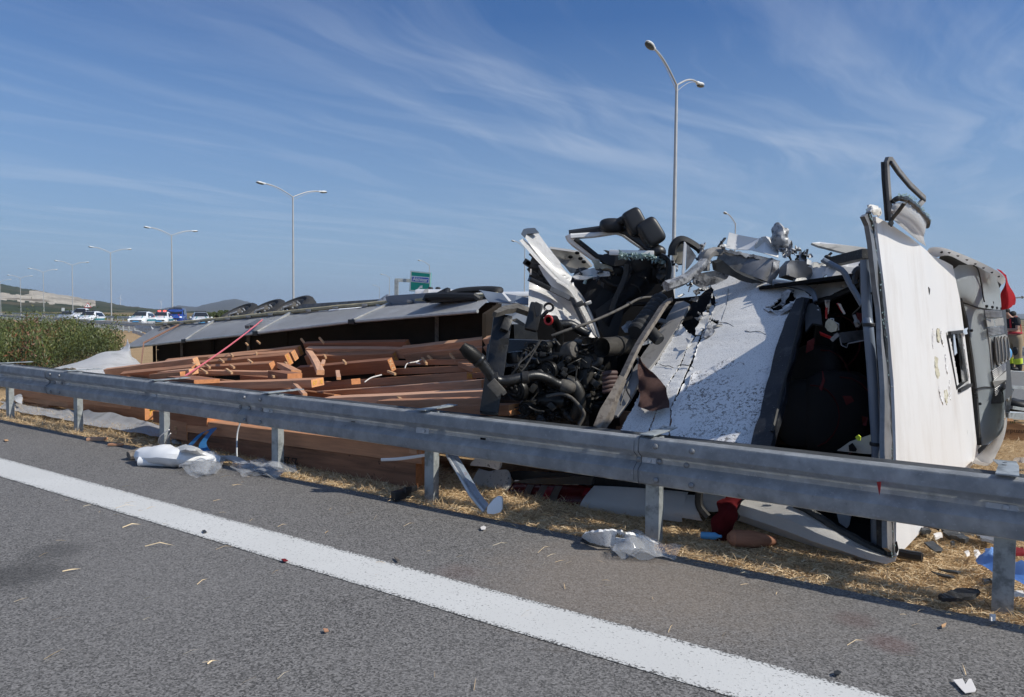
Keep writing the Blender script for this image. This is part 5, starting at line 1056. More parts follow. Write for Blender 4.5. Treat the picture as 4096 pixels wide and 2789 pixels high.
p0 = [onp(*q('f', 2172, 430), *VPl(.12)), onp(*q('f', 2180, 700), *VPl(.12)), onp(*q('f', 2195, 1010), *VPl(.12))] + [onp(*q('i', x, y), *VPl(.1)) for x, y in ((340, 190), (372, 560), (392, 900), (410, 1225))] + [onp(*q('k', 1945, 520), *VPl(.12)), onp(*q('k', 1945, 730), *VPl(.12))]
b = MB(); b.tube(spline(p0, 4), .034, 12); pp = part(b, 'drain_pipe', 'grey_paint', smooth=60)
for c, x, y in (('i', 345, 197), ('i', 402, 1140)):
    p = onp(*q(c, x, y), *VPl(.1)); b = MB(); b.lathe(p - ZZ * .012, ZZ, [(0, .037), (.005, .041), (.02, .041), (.025, .037)], 14); part(b, 'pipe_clamp', 'black_plastic', pp)
b = MB(); b.tube(spline([onp(*q('f', x, y), *VPl(.18)) for x, y in ((2080, 560), (2110, 520), (2150, 545), (2160, 620), (2170, 760))], 4), .03, 8); b.tube(spline([onp(*q('f', x, y), *VPl(.18)) for x, y in ((2085, 645), (2078, 590), (2110, 560))], 4), .02, 6); part(b, 'bent_hook', 'black_plastic')
b = MB(); b.tube([onp(*q('f', x, y), *VPl(.3)) for x, y in ((1790, 430), (1880, 478), (1960, 520), (1990, 555), (2030, 640), (2090, 740), (2150, 845))], .021, 8, flat=1.3); part(b, 'bent_tube', 'grey_paint', smooth=50)
for pts in (((2165, 450, .3), (2120, 470, .3), (2130, 520, .3), (2165, 525, .3)), ((2240, 720, .1), (2120, 860, .3), (2060, 920, .4), (2075, 960, .4), (2115, 1010, .3)), ((2190, 900, .1), (2140, 1000, .2), (2110, 1040, .3))):
    b = MB(); b.tube(spline([onp(*q('f', x, y), *VPl(t)) for x, y, t in pts], 5), .006, 5); part(b, 'loose_wire', 'black_plastic')
# upper flap of the side wall with window rubber and the triangular window frame
D5 = T0.y; hp = lambda *xy: [P('h', x, y, D5 + d) for x, y, d in xy]
rows = [PN('h', RP, (588, 592), (640, 655), (760, 755), (850, 830), (915, 872)), hp((592, 570, .05), (650, 600, .15), (760, 655, .45), (850, 745, .85), (893, 800, 1.15)), hp((605, 520, .0), (670, 540, .02), (770, 580, .28), (870, 670, .68), (905, 740, 1.0)), hp((618, 482, .0), (700, 474, .02), (780, 510, .25), (870, 590, .62), (922, 660, .95))]
cols = [spline(list(c), 4) for c in zip(*[spline(r, 4) for r in rows])]; b = MB(); b.grid(cols, .012); part(b, 'curled_side_flap', 'white_paint', smooth=60)
ed = spline(hp((612, 478, .0), (640, 450, .0), (720, 440, .02), (780, 474, .2), (850, 545, .5), (905, 605, .78), (930, 652, .95), (920, 690, 1.0)), 6)
b = MB(); b.tube([p + V3((0, noise.noise(p * 30) * .01, noise.noise(p * 25) * .012)) for p in ed], [.019 + noise.noise(p * 40) * .006 for p in ed], 7); part(b, 'window_rubber', 'seal_black')
b = MB()
for k in range(160):
    p = random.choice(ed[8:]); a = p + V3((random.gauss(0, .008), -.012 + random.gauss(0, .01), .008 + random.random() * .016)); s_ = random.uniform(.003, .008); b.add([a, a + V3((s_, 0, s_)), a + V3((0, s_, s_ * 2)), a + V3((-s_, 0, s_ * .6))], [(0, 1, 2), (0, 2, 3), (0, 3, 1), (1, 3, 2)])
part(b, 'glass_grit', 'glass_crumb', smooth=0, kind='stuff')
b = MB(); b.tube(spline(hp((718, 480, -.12), (660, 560, -.06), (610, 620, .0), (585, 680, .0)), 4), .008, 6, flat=2.0); b.sheet(hp((565, 655, -.02), (600, 645, -.02), (612, 665, -.02), (595, 698, -.02)), .02, .05, .01); part(b, 'flap_edge', 'debris_dark')
fr = hp((592, 640, .05), (580, 480, .03), (562, 260, .0), (556, 110, .0), (566, 84, .0), (590, 86, .02), (660, 190, .2), (760, 310, .4), (860, 405, .6), (893, 435, .66), (890, 455, .66), (840, 508, .5))
b = MB(); b.tube(fr, .022, 4, flat=.85, roll=.6); wf = part(b, 'window_frame', 'dirty_grey', smooth=20)
b = MB(); b.tube([p + V3((-.028, .0, .0)) for p in fr[:4]], .010, 6); b.tube([p + V3((-.012, -.03, -.025)) for p in fr[5:10]], .012, 6); part(b, 'frame_gasket', 'window_frame_black', wf)
# --- roof air conditioner
ACOL = [[(('h', 1140, 1045), ('h', 1190, 1300), ('i', 1075, 20), ('i', 1100, 120), ('i', 1140, 400), ('i', 1175, 700), ('i', 1200, 900), ('i', 1222, 1150)), .0], [(('h', 1190, 1040), ('h', 1235, 1300), ('i', 1120, 30), ('i', 1140, 130), ('i', 1170, 400), ('i', 1205, 700), ('i', 1235, 900), ('i', 1245, 1150)), .035],
        [(('h', 1270, 1040), ('h', 1320, 1300), ('i', 1190, 55), ('i', 1205, 140), ('i', 1230, 400), ('i', 1262, 690), ('i', 1300, 880), ('i', 1300, 1140)), .095], [(('h', 1345, 1040), ('h', 1420, 1250), ('i', 1258, 70), ('i', 1262, 150), ('i', 1290, 400), ('i', 1330, 690), ('i', 1362, 860), ('i', 1355, 1105)), .155],
        [(('h', 1450, 1095), ('h', 1520, 1290), ('i', 1330, 80), ('i', 1340, 160), ('i', 1365, 400), ('i', 1395, 660), ('i', 1418, 800), ('i', 1400, 1060)), .225], [(('h', 1545, 1145), ('h', 1590, 1300), ('i', 1403, 85), ('i', 1410, 160), ('i', 1428, 400), ('i', 1432, 620), ('i', 1425, 760), ('i', 1420, 940)), .272]]
def colx(j, py):
    pts = [q(*t) for t in ACOL[j][0]]
    for (x0, y0), (x1, y1) in zip(pts, pts[1:]):
        if y0 <= py <= y1 and y1 > y0: return x0 + (x1 - x0) * (py - y0) / (y1 - y0)
    return pts[0][0] if py < pts[0][1] else pts[-1][0]
def ack(px, py):
    xs = [colx(j, py) for j in range(6)]
    for j in range(5):
        if px <= xs[j + 1] or j == 4: return ACOL[j][1] + (ACOL[j + 1][1] - ACOL[j][1]) * (px - xs[j]) / max(1, xs[j + 1] - xs[j])
def acp(c, x, y, off=0.0): px, py = q(c, x, y); return onp(px, py, *BP(ack(px, py) + off))
def acs(r0, r1):
    cols = [[onp(*q(*t), *BP(k)) for t in pts[r0:r1]] for pts, k in ACOL]; rows = [spline(list(c), 3) for c in zip(*[spline(c, 3) for c in cols])]
    b = MB(); b.grid(rows, .012); return part(b, 'air_conditioner_cover', 'ac_grey', smooth=50)
acs(0, 3)
ACOL2 = ACOL; acs(2, 6); acs(5, 8)
for rr_ in (2, 5): b = MB(); b.tube(spline([onp(*q(*pts[rr_]), *BP(k + .002)) for pts, k in ACOL], 4), .008, 6); part(b, 'cover_groove', 'black_rubber')
b = MB(); b.tube(spline([acp('h', x, y, .004) for x, y in ((1345, 1045), (1385, 1085), (1415, 1220), (1430, 1330), (1442, 1375))], 5), .008, 6); part(b, 'cover_groove', 'black_rubber')
b = MB(); b.tube(PN('i', BP(.0), (1060, 0), (1100, 150), (1150, 480), (1185, 760), (1210, 1150)), .035, 8); part(b, 'base_gasket', 'black_rubber')
b = MB(); b.prism([BO + E1 * 5.0 + ZZ * .6, BO + E1 * 6.4 + ZZ * .6, BO + E1 * 6.4 + ZZ * 1.8 + E3 * .12, BO + E1 * 5.0 + ZZ * 1.8 + E3 * .12], NR * .16); part(b, 'unit_core', 'debris_dark', smooth=0)
def acq(name, c, pts, m, off=.362, th=.008, par=None): b = MB(); b.prism([acp(c, x, y, off - .36) for x, y in pts], NR * th); return part(b, name, m, par, 0)
v1 = acq('vent_panel', 'i', ((1258, 78), (1398, 84), (1404, 140), (1268, 140)), 'black_plastic'); v2 = acq('vent_panel', 'i', ((1280, 220), (1412, 205), (1420, 268), (1288, 290)), 'black_plastic')
v3 = acq('vent_panel', 'i', ((1318, 560), (1428, 490), (1430, 560), (1335, 640)), 'black_plastic'); v4 = acq('vent_panel', 'i', ((1340, 700), (1428, 640), (1424, 700), (1345, 765)), 'black_plastic')
for vp_, (tl, tr_, bl, br_), n in ((v1, ((1260, 84), (1398, 90), (1270, 134), (1402, 134)), 6), (v2, ((1284, 226), (1412, 212), (1290, 282), (1418, 262)), 6), (v3, ((1320, 566), (1428, 498), (1336, 632), (1430, 552)), 6), (v4, ((1342, 706), (1428, 646), (1346, 758), (1424, 694)), 5)):
    for k in range(n):
        u = k / (n - 1); l0 = (tl[0] + (bl[0] - tl[0]) * u, tl[1] + (bl[1] - tl[1]) * u); r0 = (tr_[0] + (br_[0] - tr_[0]) * u, tr_[1] + (br_[1] - tr_[1]) * u); b = MB(); b.tube([acp('i', l0[0] + (r0[0] - l0[0]) * w / 3, l0[1] + (r0[1] - l0[1]) * w / 3, .010) for w in range(4)], .0055, 4); part(b, 'slat', 'grey_metal', vp_, 0)
acq('service_panel', 'i', ((1268, 145), (1404, 143), (1412, 202), (1280, 214)), 'ac_vent', .366); acq('service_panel', 'i', ((1322, 645), (1428, 565), (1428, 632), (1338, 695)), 'ac_vent', .366)
fp = acq('fan_panel', 'i', ((1290, 295), (1424, 272), (1430, 480), (1318, 545)), 'ac_vent', .362)
for k in range(4):
    x = 1338 + k * 27; b = MB(); ct = acp('i', x + 8, 405 - k * 8, .006); up_ = acp('i', x - 4, 292 - k * 3, .006) - acp('i', x + 16, 515 - k * 14, .006); sd = acp('i', x + 19, 405 - k * 8, .006) - acp('i', x - 3, 405 - k * 8, .006); wv_ = sd.length; sd.normalize(); hh = up_.length / 2; up_.normalize()
    pts = [ct + up_ * (hh * math.copysign(abs(math.sin(a)) ** .7, math.sin(a))) + sd * (wv_ * .5 * math.cos(a)) for a in [i * math.pi / 12 for i in range(24)]]
    b.prism(pts, NR * .02); fn = part(b, 'fan_opening', 'black_plastic', fp, 0); b = MB(); b.tube([p + NR * .022 for p in pts], .008, 5, closed=True); part(b, 'fan_rim', 'ac_vent', fp, 40)
for x, y in ((1280, 50), (1325, 57), (1358, 64), (1392, 70), (1160, 242), (1195, 742), (1200, 768), (1228, 822), (1380, 770), (1398, 735)):
    b = MB(); b.lathe(acp('i', x, y, .002), NR, [(-.02, .016), (.01, .016), (.014, .008)], 8); part(b, 'screw', 'debris_dark', None, 0)
# fairing above the unit
ou = [onp(*q('h', x, y), *BP(k)) for x, y, k in ((920, 918, .0), (962, 882, .05), (1090, 890, .12), (1300, 968, .2), (1480, 1052, .265), (1600, 1125, .30), (1632, 1178, .315))]; inn = [onp(*q('h', x, y), *BP(k)) for x, y, k in ((925, 945, .0), (990, 972, .0), (1115, 955, .03), (1240, 1012, .08), (1365, 1078, .13), (1520, 1160, .2), (1600, 1222, .24))]
rim = [p + NR * .0 for p in ou]
b = MB(); rows = []
for a, c in zip(spline(ou, 4), spline(inn, 4)): m_ = a.lerp(c, .55) + NR * .01; rows.append([a, a.lerp(m_, .6) + NR * .004, m_, c])
b.grid(rows, .018); fa = part(b, 'roof_fairing', 'white_paint', smooth=50)
b = MB(); b.grid([[r[3] + V3((0, .01, .01)), r[3] + NR * -.05 - ZZ * .09] for r in rows[6:]], .01); part(b, 'fairing_shade_strip', 'black_rubber', fa, 30)  # black strip painting the shadowed gap below the fairing
for k in range(8):
    r_ = rows[6 + k * 2] if 6 + k * 2 < len(rows) else rows[-1]; b = MB(); b.lathe(r_[2] + V3((.0, -.008, .0)), -V3((0, 1, .2)), [(0, .012), (.012, .012)], 8); part(b, 'rivet', 'debris_dark', fa, 0)
# lower fairing rim on the ground
b = MB(); rows = []
for (x0, y0, k0), (x1, y1, k1) in (((1160, 1272, .0), (1160, 1290, .08)), ((1195, 1240, .03), (1290, 1312, .18)), ((1260, 1180, .07), (1340, 1240, .23)), ((1330, 1110, .13), (1392, 1130, .27)), ((1395, 1040, .2), (1418, 1020, .29)), ((1418, 960, .25), (1424, 945, .29))):
    a, c = onp(*q('i', x0, y0), *BP(k0)), onp(*q('i', x1, y1), *BP(k1)); rows.append([a, a.lerp(c, .6), c, c + NR * .02 + ZZ * .03])
rows = [spline(list(c), 4) for c in zip(*rows)]; b.grid(rows, .015); part(b, 'lower_fairing', 'white_paint', smooth=50)
# --- roof hatch
hc = [(952, 242), (1072, 230), (1146, 664), (1042, 752)]; ctr = (1053, 472)
def ringp(k, off): return [onp(*q('i', ctr[0] + (x - ctr[0]) * k, ctr[1] + (y - ctr[1]) * k), *BP(off)) for x, y in hc]
def quadring(k0, k1, o0, o1, nm, m, par):
    b = MB(); a, c = ringp(k0, o0), ringp(k1, o1); b.grid([[a[i], c[i]] for i in (0, 1, 2, 3, 0)], .012); return part(b, nm, m, par, 20)
ht = quadring(1.0, .93, .0, .022, 'roof_hatch', 'white_paint', None); quadring(.93, .84, .022, .022, 'hatch_rim', 'white_paint', ht); quadring(.85, .74, .028, .028, 'hatch_rubber', 'black_rubber', ht); quadring(.74, .70, .028, -.02, 'hatch_sleeve', 'bright_metal', ht)
b = MB(); b.prism(ringp(.86, -.012), -NR * .01); part(b, 'hatch_opening', 'void', ht, 0)
b = MB(); b.prism([onp(*q('i', x, y), *BP(.024)) for x, y in ((1040, 270), (1068, 262), (1128, 640), (1078, 655))], NR * .008); part(b, 'hatch_pane', 'car_glass', ht, 0)
b = MB(); b.prism([onp(*q('i', x, y), *BP(.026)) for x, y in ((1008, 268), (1020, 264), (1040, 420), (1022, 440))], NR * .006); part(b, 'hatch_pane', 'blue_white_trim', ht, 0)
b = MB(); b.bar(onp(*q('i', 985, 262), *BP(.035)), onp(*q('i', 1080, 250), *BP(.04)), .03, .03); part(b, 'hatch_latch', 'black_plastic', ht, 0); b = MB(); b.bar(onp(*q('i', 1060, 720), *BP(.035)), onp(*q('i', 1150, 672), *BP(.035)), .035, .03); part(b, 'hatch_latch', 'black_plastic', ht, 0); b = MB(); b.sheet([onp(*q('i', x, y), *BP(.045)) for x, y in ((1080, 255), (1100, 228), (1128, 220), (1118, 245), (1125, 268), (1105, 275))], .006, .03, .01); part(b, 'torn_tape', 'blue_white_trim', ht, 20)
# --- rear face: speckled engine cover torn from the sides
ho = lambda c, *xy: [onp(*q(c, x, y), *SP) for x, y in xy]
hol = [ho('f', (1240, 858), (1330, 850), (1430, 760), (1480, 715), (1535, 722), (1525, 760), (1560, 790), (1480, 830), (1420, 880), (1380, 905), (1330, 885)), ho('f', (800, 1040), (760, 960), (850, 985), (880, 1010)), ho('f', (790, 700), (830, 830), (800, 850))]
out1 = ho('f', (785, 650), (850, 620), (930, 575), (1100, 610), (1280, 640), (1500, 690), (1620, 720), (1705, 790), (1640, 800), (1560, 850), (1510, 960), (1440, 1150), (1370, 1370), (1300, 1582)) + ho('g', (1090, 930), (1000, 1260), (690, 1215), (350, 1190)) + ho('g', (372, 850), (470, 640), (560, 420)) + ho('f', (700, 1110), (760, 1010), (820, 820))
b = MB(); b.sheet(out1, .012, .05, .022, 1.7, jag=.012, holes=hol, seed=9); part(b, 'engine_cover', 'speckled_paint', smooth=50)
low = [onp(*q('g', x, y), *SPo(.012)) for x, y in ((560, 560), (700, 520), (860, 450), (1000, 560), (1150, 520), (1095, 900), (1010, 1240), (700, 1200), (400, 1180), (390, 900), (480, 700))]
b = MB(); b.sheet(low, .003, .05, .010, 1.7, jag=.03, seed=9); part(b, 'mud_film', 'muddy_paint', smooth=50)
out2 = ho('g', (360, 855), (455, 640), (548, 415)) + ho('f', (680, 1120), (640, 1130), (560, 1240), (500, 1390)) + ho('g', (330, 690), (250, 880), (150, 1160), (335, 1180))
b = MB(); b.sheet(out2, .012, .06, .012, 2, jag=.006, seed=10); part(b, 'engine_cover', 'speckled_paint', smooth=50)
out3 = ho('f', (630, 1125), (560, 1080), (510, 1010), (400, 1180), (270, 1400)) + ho('g', (230, 470), (180, 620), (110, 760), (0, 965), (-60, 1100), (140, 1150), (240, 880), (322, 690)) + ho('f', (490, 1390), (550, 1240))
b = MB(); b.sheet(out3, .012, .06, .012, 2, jag=.006, seed=11); part(b, 'engine_cover', 'speckled_paint', smooth=50)
out4 = ho('f', (640, 1120), (670, 1000), (720, 880), (770, 780), (800, 860), (770, 960), (730, 1040), (690, 1115))
b = MB(); b.sheet(out4, .012, .04, .05, 5, jag=.02, seed=12, crease=.06); part(b, 'torn_strip', 'speckled_paint', smooth=30)
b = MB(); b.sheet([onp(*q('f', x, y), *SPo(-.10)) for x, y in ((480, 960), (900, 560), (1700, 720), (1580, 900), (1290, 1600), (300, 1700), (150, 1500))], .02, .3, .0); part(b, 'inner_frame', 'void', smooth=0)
for k, (c, pts) in enumerate((('f', ((865, 1000), (940, 1010), (1000, 1050), (1060, 1065), (1120, 1082), (1190, 1078), (1240, 1090), (1272, 1106))), ('f', ((300, 1375), (390, 1388), (440, 1400))), ('f', ((470, 1392), (500, 1382), (590, 1385), (625, 1412))), ('f', ((935, 640), (925, 800), (880, 950), (862, 1010))), ('f', ((770, 690), (850, 640), (920, 610))))):
    b = MB(); pz = spline([onp(*q(c, x, y), *SPo(.014)) for x, y in pts], 4); pz = [p + V3((0, 0, noise.noise(p * 20) * .012)) for p in pz]; b.tube(pz, [.0015 + .005 * abs(noise.noise(p * 6)) for p in pz], 5, flat=.5); part(b, 'crack', 'debris_dark', None, 0)
for k, (pts, m_) in enumerate(((((1250, 862), (1330, 890), (1390, 925), (1480, 890), (1530, 850), (1600, 820), (1570, 800), (1480, 838), (1420, 880)), 'torn_metal'), (((1330, 850), (1400, 800), (1420, 740), (1480, 715), (1535, 725), (1500, 745), (1450, 790), (1410, 850)), 'torn_metal'), (((760, 1000), (850, 985), (880, 1015), (800, 1030)), 'torn_metal'), (((560, 1150), (590, 1160), (585, 1250), (560, 1200)), 'scuffed_white'), (((690, 1095), (730, 1080), (760, 1010), (810, 1060), (720, 1140)), 'torn_metal'), (((640, 690), (780, 670), (770, 690), (680, 725)), 'scuffed_white'))):
    b = MB(); b.sheet([onp(*q('f', x, y), *SPo(.03 + .02 * (i % 2))) for i, (x, y) in enumerate(pts)], .006, .035, .06, 7, jag=.014, seed=70 + k, crease=.08); part(b, 'torn_shred', m_, smooth=25)
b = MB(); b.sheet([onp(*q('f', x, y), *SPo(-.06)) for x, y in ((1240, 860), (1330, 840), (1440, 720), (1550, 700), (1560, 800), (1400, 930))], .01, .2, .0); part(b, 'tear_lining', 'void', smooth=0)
# dark rear window frame
wfp = ho('f', (1560, 850), (1610, 830), (1675, 835), (1640, 960), (1600, 1150), (1540, 1400), (1490, 1582)) + ho('g', (1290, 800), (1170, 1250), (1000, 1250), (1090, 930), (1170, 620), (1250, 330), (1300, 200))
wfp = [p + SN * .02 for p in wfp]
b = MB(); b.sheet(wfp, .06, .08, .02, 5, seed=13); part(b, 'rear_window_frame', 'window_frame_black', smooth=30)
b = MB(); b.tube([p + SN * .1 for p in spline(ho('g', (1440, 60), (1400, 260), (1340, 520), (1270, 780), (1190, 1120)), 4)], .012, 5); part(b, 'frame_gasket', 'black_rubber')
b = MB(); b.sheet([onp(*q('f', x, y), *SPo(.03)) for x, y in ((1625, 860), (1700, 840), (1770, 880), (1790, 1040), (1700, 1020), (1640, 1100))], .02, .1, .02, 4, seed=15); part(b, 'window_post', 'debris_dark', smooth=30)
b = MB(); b.prism([onp(*q('f', x, y), *SPo(.05)) for x, y in ((1720, 842), (1745, 842), (1755, 885), (1735, 880))], -SN * .02); part(b, 'white_clip', 'white_paint', smooth=0)
# --- inside: seats, red trim, broken racks
def inp(c, x, y, t): return onp(*q(c, x, y), *VPl(t))
for k, (cx, cy, t, s_) in enumerate(((1500, 640, 1.5, .26), (1650, 900, 1.3, .3), (1620, 330, 1.9, .22), (1760, 820, 1.7, .24), (1420, 900, 1.2, .24))):
    c = inp('g', cx, cy, t); b = MB(); b.ball(c, (.12, s_, s_ * 1.25), Matrix.Rotation(.5 + k, 3, 'Z'), 14, 10, .7); se = part(b, 'seat', 'seat_dark', smooth=60)
    b = MB(); a_ = [c + V3((math.cos(j * .33) * s_ * .95, -.16, math.sin(j * .33) * s_ * 1.1)) for j in range(-4, 6)]; b.tube(a_, .007, 6, flat=2); part(b, 'seat_piping', 'seat_red', se, 50)
for k, (pts, m_) in enumerate(((((1585, 20), (1605, 30), (1600, 150), (1590, 145)), 'red_plastic'), (((1668, 30), (1690, 25), (1742, 105), (1720, 100)), 'red_plastic'), (((1680, 28), (1705, 30), (1745, 108), (1735, 110)), 'paper'), (((1580, 0), (1620, 0), (1612, 110), (1600, 120)), 'bright_metal'), (((1540, 250), (1660, 300), (1640, 310), (1550, 275)), 'red_plastic'), (((1440, 330), (1500, 300), (1490, 390), (1430, 420)), 'seat_red'), (((1720, 760), (1790, 760), (1815, 800), (1750, 830)), 'seat_red'), (((1560, 560), (1580, 640), (1560, 720), (1540, 700), (1560, 640)), 'seat_red'), (((1830, 100), (1880, 110), (1870, 180), (1840, 190)), 'seat_red'), (((1870, 920), (1920, 930), (1910, 1000), (1880, 990)), 'seat_red'))):
    b = MB(); b.sheet([inp('g', x, y, .55 + .02 * i) for i, (x, y) in enumerate(pts)], .006, .08, .01, 4, seed=80 + k); part(b, 'trim_scrap', m_, smooth=20)
b = MB(); b.sheet([inp('g', x, y, .5) for x, y in ((1590, 190), (1620, 160), (1660, 170), (1690, 215), (1680, 245), (1640, 250), (1600, 235))], .05, .03, .03, 8, jag=.01, seed=90); part(b, 'torn_foam', 'foam', smooth=40)
b = MB(); b.tube([inp('g', x, y, .48) for x, y in ((1588, 200), (1592, 175), (1620, 170), (1625, 148), (1650, 150), (1650, 172), (1690, 190), (1690, 240))], .005, 5); part(b, 'wire_frame', 'bright_metal')
b = MB(); b.grid([[inp('g', x, y, t) for x, y, t in ((1640, 270, .55), (1720, 255, .6), (1900, 235, .7))], [inp('g', x, y, t) for x, y, t in ((1700, 300, .55), (1760, 300, .6), (1900, 290, .7))], [inp('g', x, y, t) for x, y, t in ((1720, 345, .5), (1790, 330, .6), (1900, 318, .7))]], .01); b.tube([inp('g', x, y, .47) for x, y in ((1700, 300), (1712, 358), (1755, 378), (1765, 345), (1905, 318))], .005, 5); b.bar(inp('g', 1635, 320, .46), inp('g', 1690, 270, .46), .03, .03); part(b, 'luggage_rack', 'grey_metal', smooth=20)
b = MB(); b.sheet([inp('g', x, y, .25) for x, y in ((1680, 1190), (1780, 1120), (1960, 1060), (2030, 1050), (2030, 1220), (1900, 1215))], .02, .15, .02, 2, seed=91); part(b, 'inner_panel', 'beige_inner', smooth=30)
b = MB(); b.sheet([inp('g', x, y, .2) for x, y in ((1770, 1150), (1800, 1130), (1835, 1180), (1825, 1200), (1775, 1195))], .008, .05, .01); part(b, 'panel_hole', 'void', smooth=0)
b = MB(); b.sheet([inp('g', x, y, .18) for x, y in ((1825, 1080), (1850, 1065), (1868, 1080), (1865, 1110), (1845, 1112))], .015, .02, .02, 9); part(b, 'yellow_scrap', 'hi_vis', smooth=20)
b = MB(); b.lathe(inp('g', 1845, 210, .35), V3((-.4, 0, 1)), [(0, .02), (.04, .02), (.05, .012), (.09, .01)], 10); part(b, 'cable_plug', 'grey_metal')
# --- crumpled upper edge of the rear
U = 7.6
def sh(name, m, D, pts, **k):
    sm = k.pop('smooth', 25); b = MB(); b.sheet([P('f', p[0], p[1], D + (p[2] if len(p) > 2 else 0)) for p in pts], **k); return part(b, name, m, smooth=sm)
sh('crumpled_white_sheet', 'white_paint', 7.7, ((940, 185), (1020, 200), (1210, 240, -.1), (1260, 225, -.15), (1345, 222, -.2), (1390, 330, -.2), (1382, 432, -.3), (1260, 390, -.3), (1140, 352, -.2), (1000, 345), (910, 335)), thick=.006, cell=.045, amp=.05, freq=2.6, seed=1, crease=.12)
sh('crumpled_white_sheet', 'scuffed_white', 7.45, ((1165, 300), (1215, 235, .05), (1260, 228, .05), (1340, 300), (1380, 350), (1250, 350), (1190, 330)), thick=.005, cell=.04, amp=.08, freq=5, seed=2, crease=.16)
b = MB(); b.ball(P('f', 1408, 232, 7.4), (.085, .07, .14), Matrix.Rotation(-.25, 3, 'Y'), 26, 18)
for v in b.bm.verts: v.co += (v.co - P('f', 1408, 232, 7.4)) * (noise.noise(v.co * 9) * .35 + noise.noise(v.co * 24) * .22)
part(b, 'crumpled_foil', 'torn_metal', smooth=30)
sh('grey_bumper_beam', 'grey_metal', 7.25, ((850, 345), (885, 338), (1120, 388), (1345, 440, -.05), (1390, 450, -.05), (1290, 640, -.1), (1240, 622, -.1), (1030, 540), (820, 462)), thick=.04, cell=.08, amp=.012, freq=5, seed=3, crease=.012)
sh('grey_bumper_beam', 'torn_metal', 7.2, ((830, 335), (890, 330), (1340, 425), (1385, 450), (1340, 455), (900, 362), (850, 365)), thick=.03, cell=.05, amp=.03, freq=6, seed=4, jag=.01)
sh('bracket', 'torn_metal', 7.05, ((1330, 455), (1390, 450), (1370, 560), (1320, 640), (1285, 635)), thick=.03, cell=.05, amp=.03, freq=6, seed=5)
sh('grey_box_panel', 'torn_metal', 7.3, ((612, 562), (760, 535), (890, 518), (935, 560), (905, 605), (790, 655), (680, 682), (610, 645)), thick=.05, cell=.06, amp=.01, freq=3, seed=6)
sh('dark_block', 'grey_metal', 7.0, ((1460, 440), (1550, 432), (1650, 450), (1670, 550), (1640, 615), (1520, 620), (1380, 590), (1400, 500)), thick=.12, cell=.08, amp=.03, freq=4, seed=7, crease=.04)
sh('dark_block', 'debris_dark', 7.15, ((780, 440), (850, 420), (1000, 520), (1240, 615), (1130, 610), (930, 560), (800, 520)), thick=.1, cell=.08, amp=.05, freq=5, seed=8)
sh('upper_side_panel', 'white_paint', 6.95, ((1640, 470), (1700, 448), (1860, 462), (2000, 455), (2165, 448, -.2), (2160, 560, -.35), (2155, 640, -.5), (1990, 700, -.4), (1850, 765, -.3), (1735, 808, -.2), (1690, 740, -.1), (1640, 700), (1500, 640), (1530, 600), (1655, 602), (1672, 545)), thick=.012, cell=.07, amp=.03, freq=2, seed=9, jag=.012, holes=[[P('f', x, y, 6.9) for x, y in ((1690, 700), (1740, 680), (1800, 640), (1855, 628), (1850, 650), (1790, 690), (1730, 715))]])
sh('hole_lining', 'void', 7.05, ((1670, 710), (1730, 660), (1850, 610), (1880, 650), (1750, 740)), thick=.01, cell=.2, amp=0)
for k, pts in enumerate((((1655, 490), (1700, 455), (1780, 480), (1850, 500), (1760, 495), (1690, 500)), ((1540, 600), (1600, 590), (1800, 625), (1790, 640), (1690, 690), (1500, 650)), ((1650, 420), (1690, 440), (1680, 480), (1640, 470)))): sh('torn_shred', 'scuffed_white', 6.8, pts, thick=.008, cell=.04, amp=.05, freq=6, jag=.015, seed=100 + k, crease=.08)
b = MB(); b.tube(spline([P('f', 1725, 815, 6.7), P('f', 1860, 775, 6.65), P('f', 2000, 715, 6.5), P('f', 2155, 645, 6.35)], 4), .03, 6, flat=1.6); part(b, 'window_rubber', 'black_rubber')
b = MB(); b.tube(spline([P('f', 1335, 632, 6.9), P('f', 1440, 640, 6.85), P('f', 1560, 660, 6.8), P('f', 1650, 690, 6.7), P('f', 1705, 740, 6.6), P('f', 1720, 808, 6.55)], 5), .028, 6, flat=.5); b.sheet([P('f', x, y, 6.85) for x, y in ((1340, 625), (1500, 640), (1640, 680), (1600, 690), (1450, 655))], .01, .08, .01); part(b, 'curved_trim', 'grey_paint', smooth=50)
b = MB(); b.tube([P('f', x, y, 6.65) for x, y in ((1700, 735), (1722, 770), (1726, 812))], .008, 5); part(b, 'bent_wire', 'black_plastic')
for k in range(46):                                    # the shredded thicket of metal above the rear
    x, y = random.choice(((random.uniform(1390, 1650), random.uniform(300, 450)), (random.uniform(650, 900), random.uniform(300, 470)), (random.uniform(380, 800), random.uniform(560, 760)), (random.uniform(1400, 1680), random.uniform(380, 560)), (random.uniform(600, 800), random.uniform(680, 960))))
    s_ = random.uniform(16, 46); an = random.uniform(0, 6.28); pts = [(x + math.cos(an + a) * s_ * r_, y + math.sin(an + a) * s_ * r_, random.uniform(-.12, .12)) for a, r_ in ((0, 1), (1.2, .35), (2.3, .5), (3.3, .9), (4.4, .3), (5.2, .6))]
    sh('torn_shred', random.choice(['torn_metal', 'torn_metal', 'grey_metal', 'debris_dark', 'scuffed_white', 'debris_dark']), 7.2 if y < 560 else 7.05, pts, thick=.006, cell=.04, amp=.05, freq=8, seed=200 + k, crease=.07)
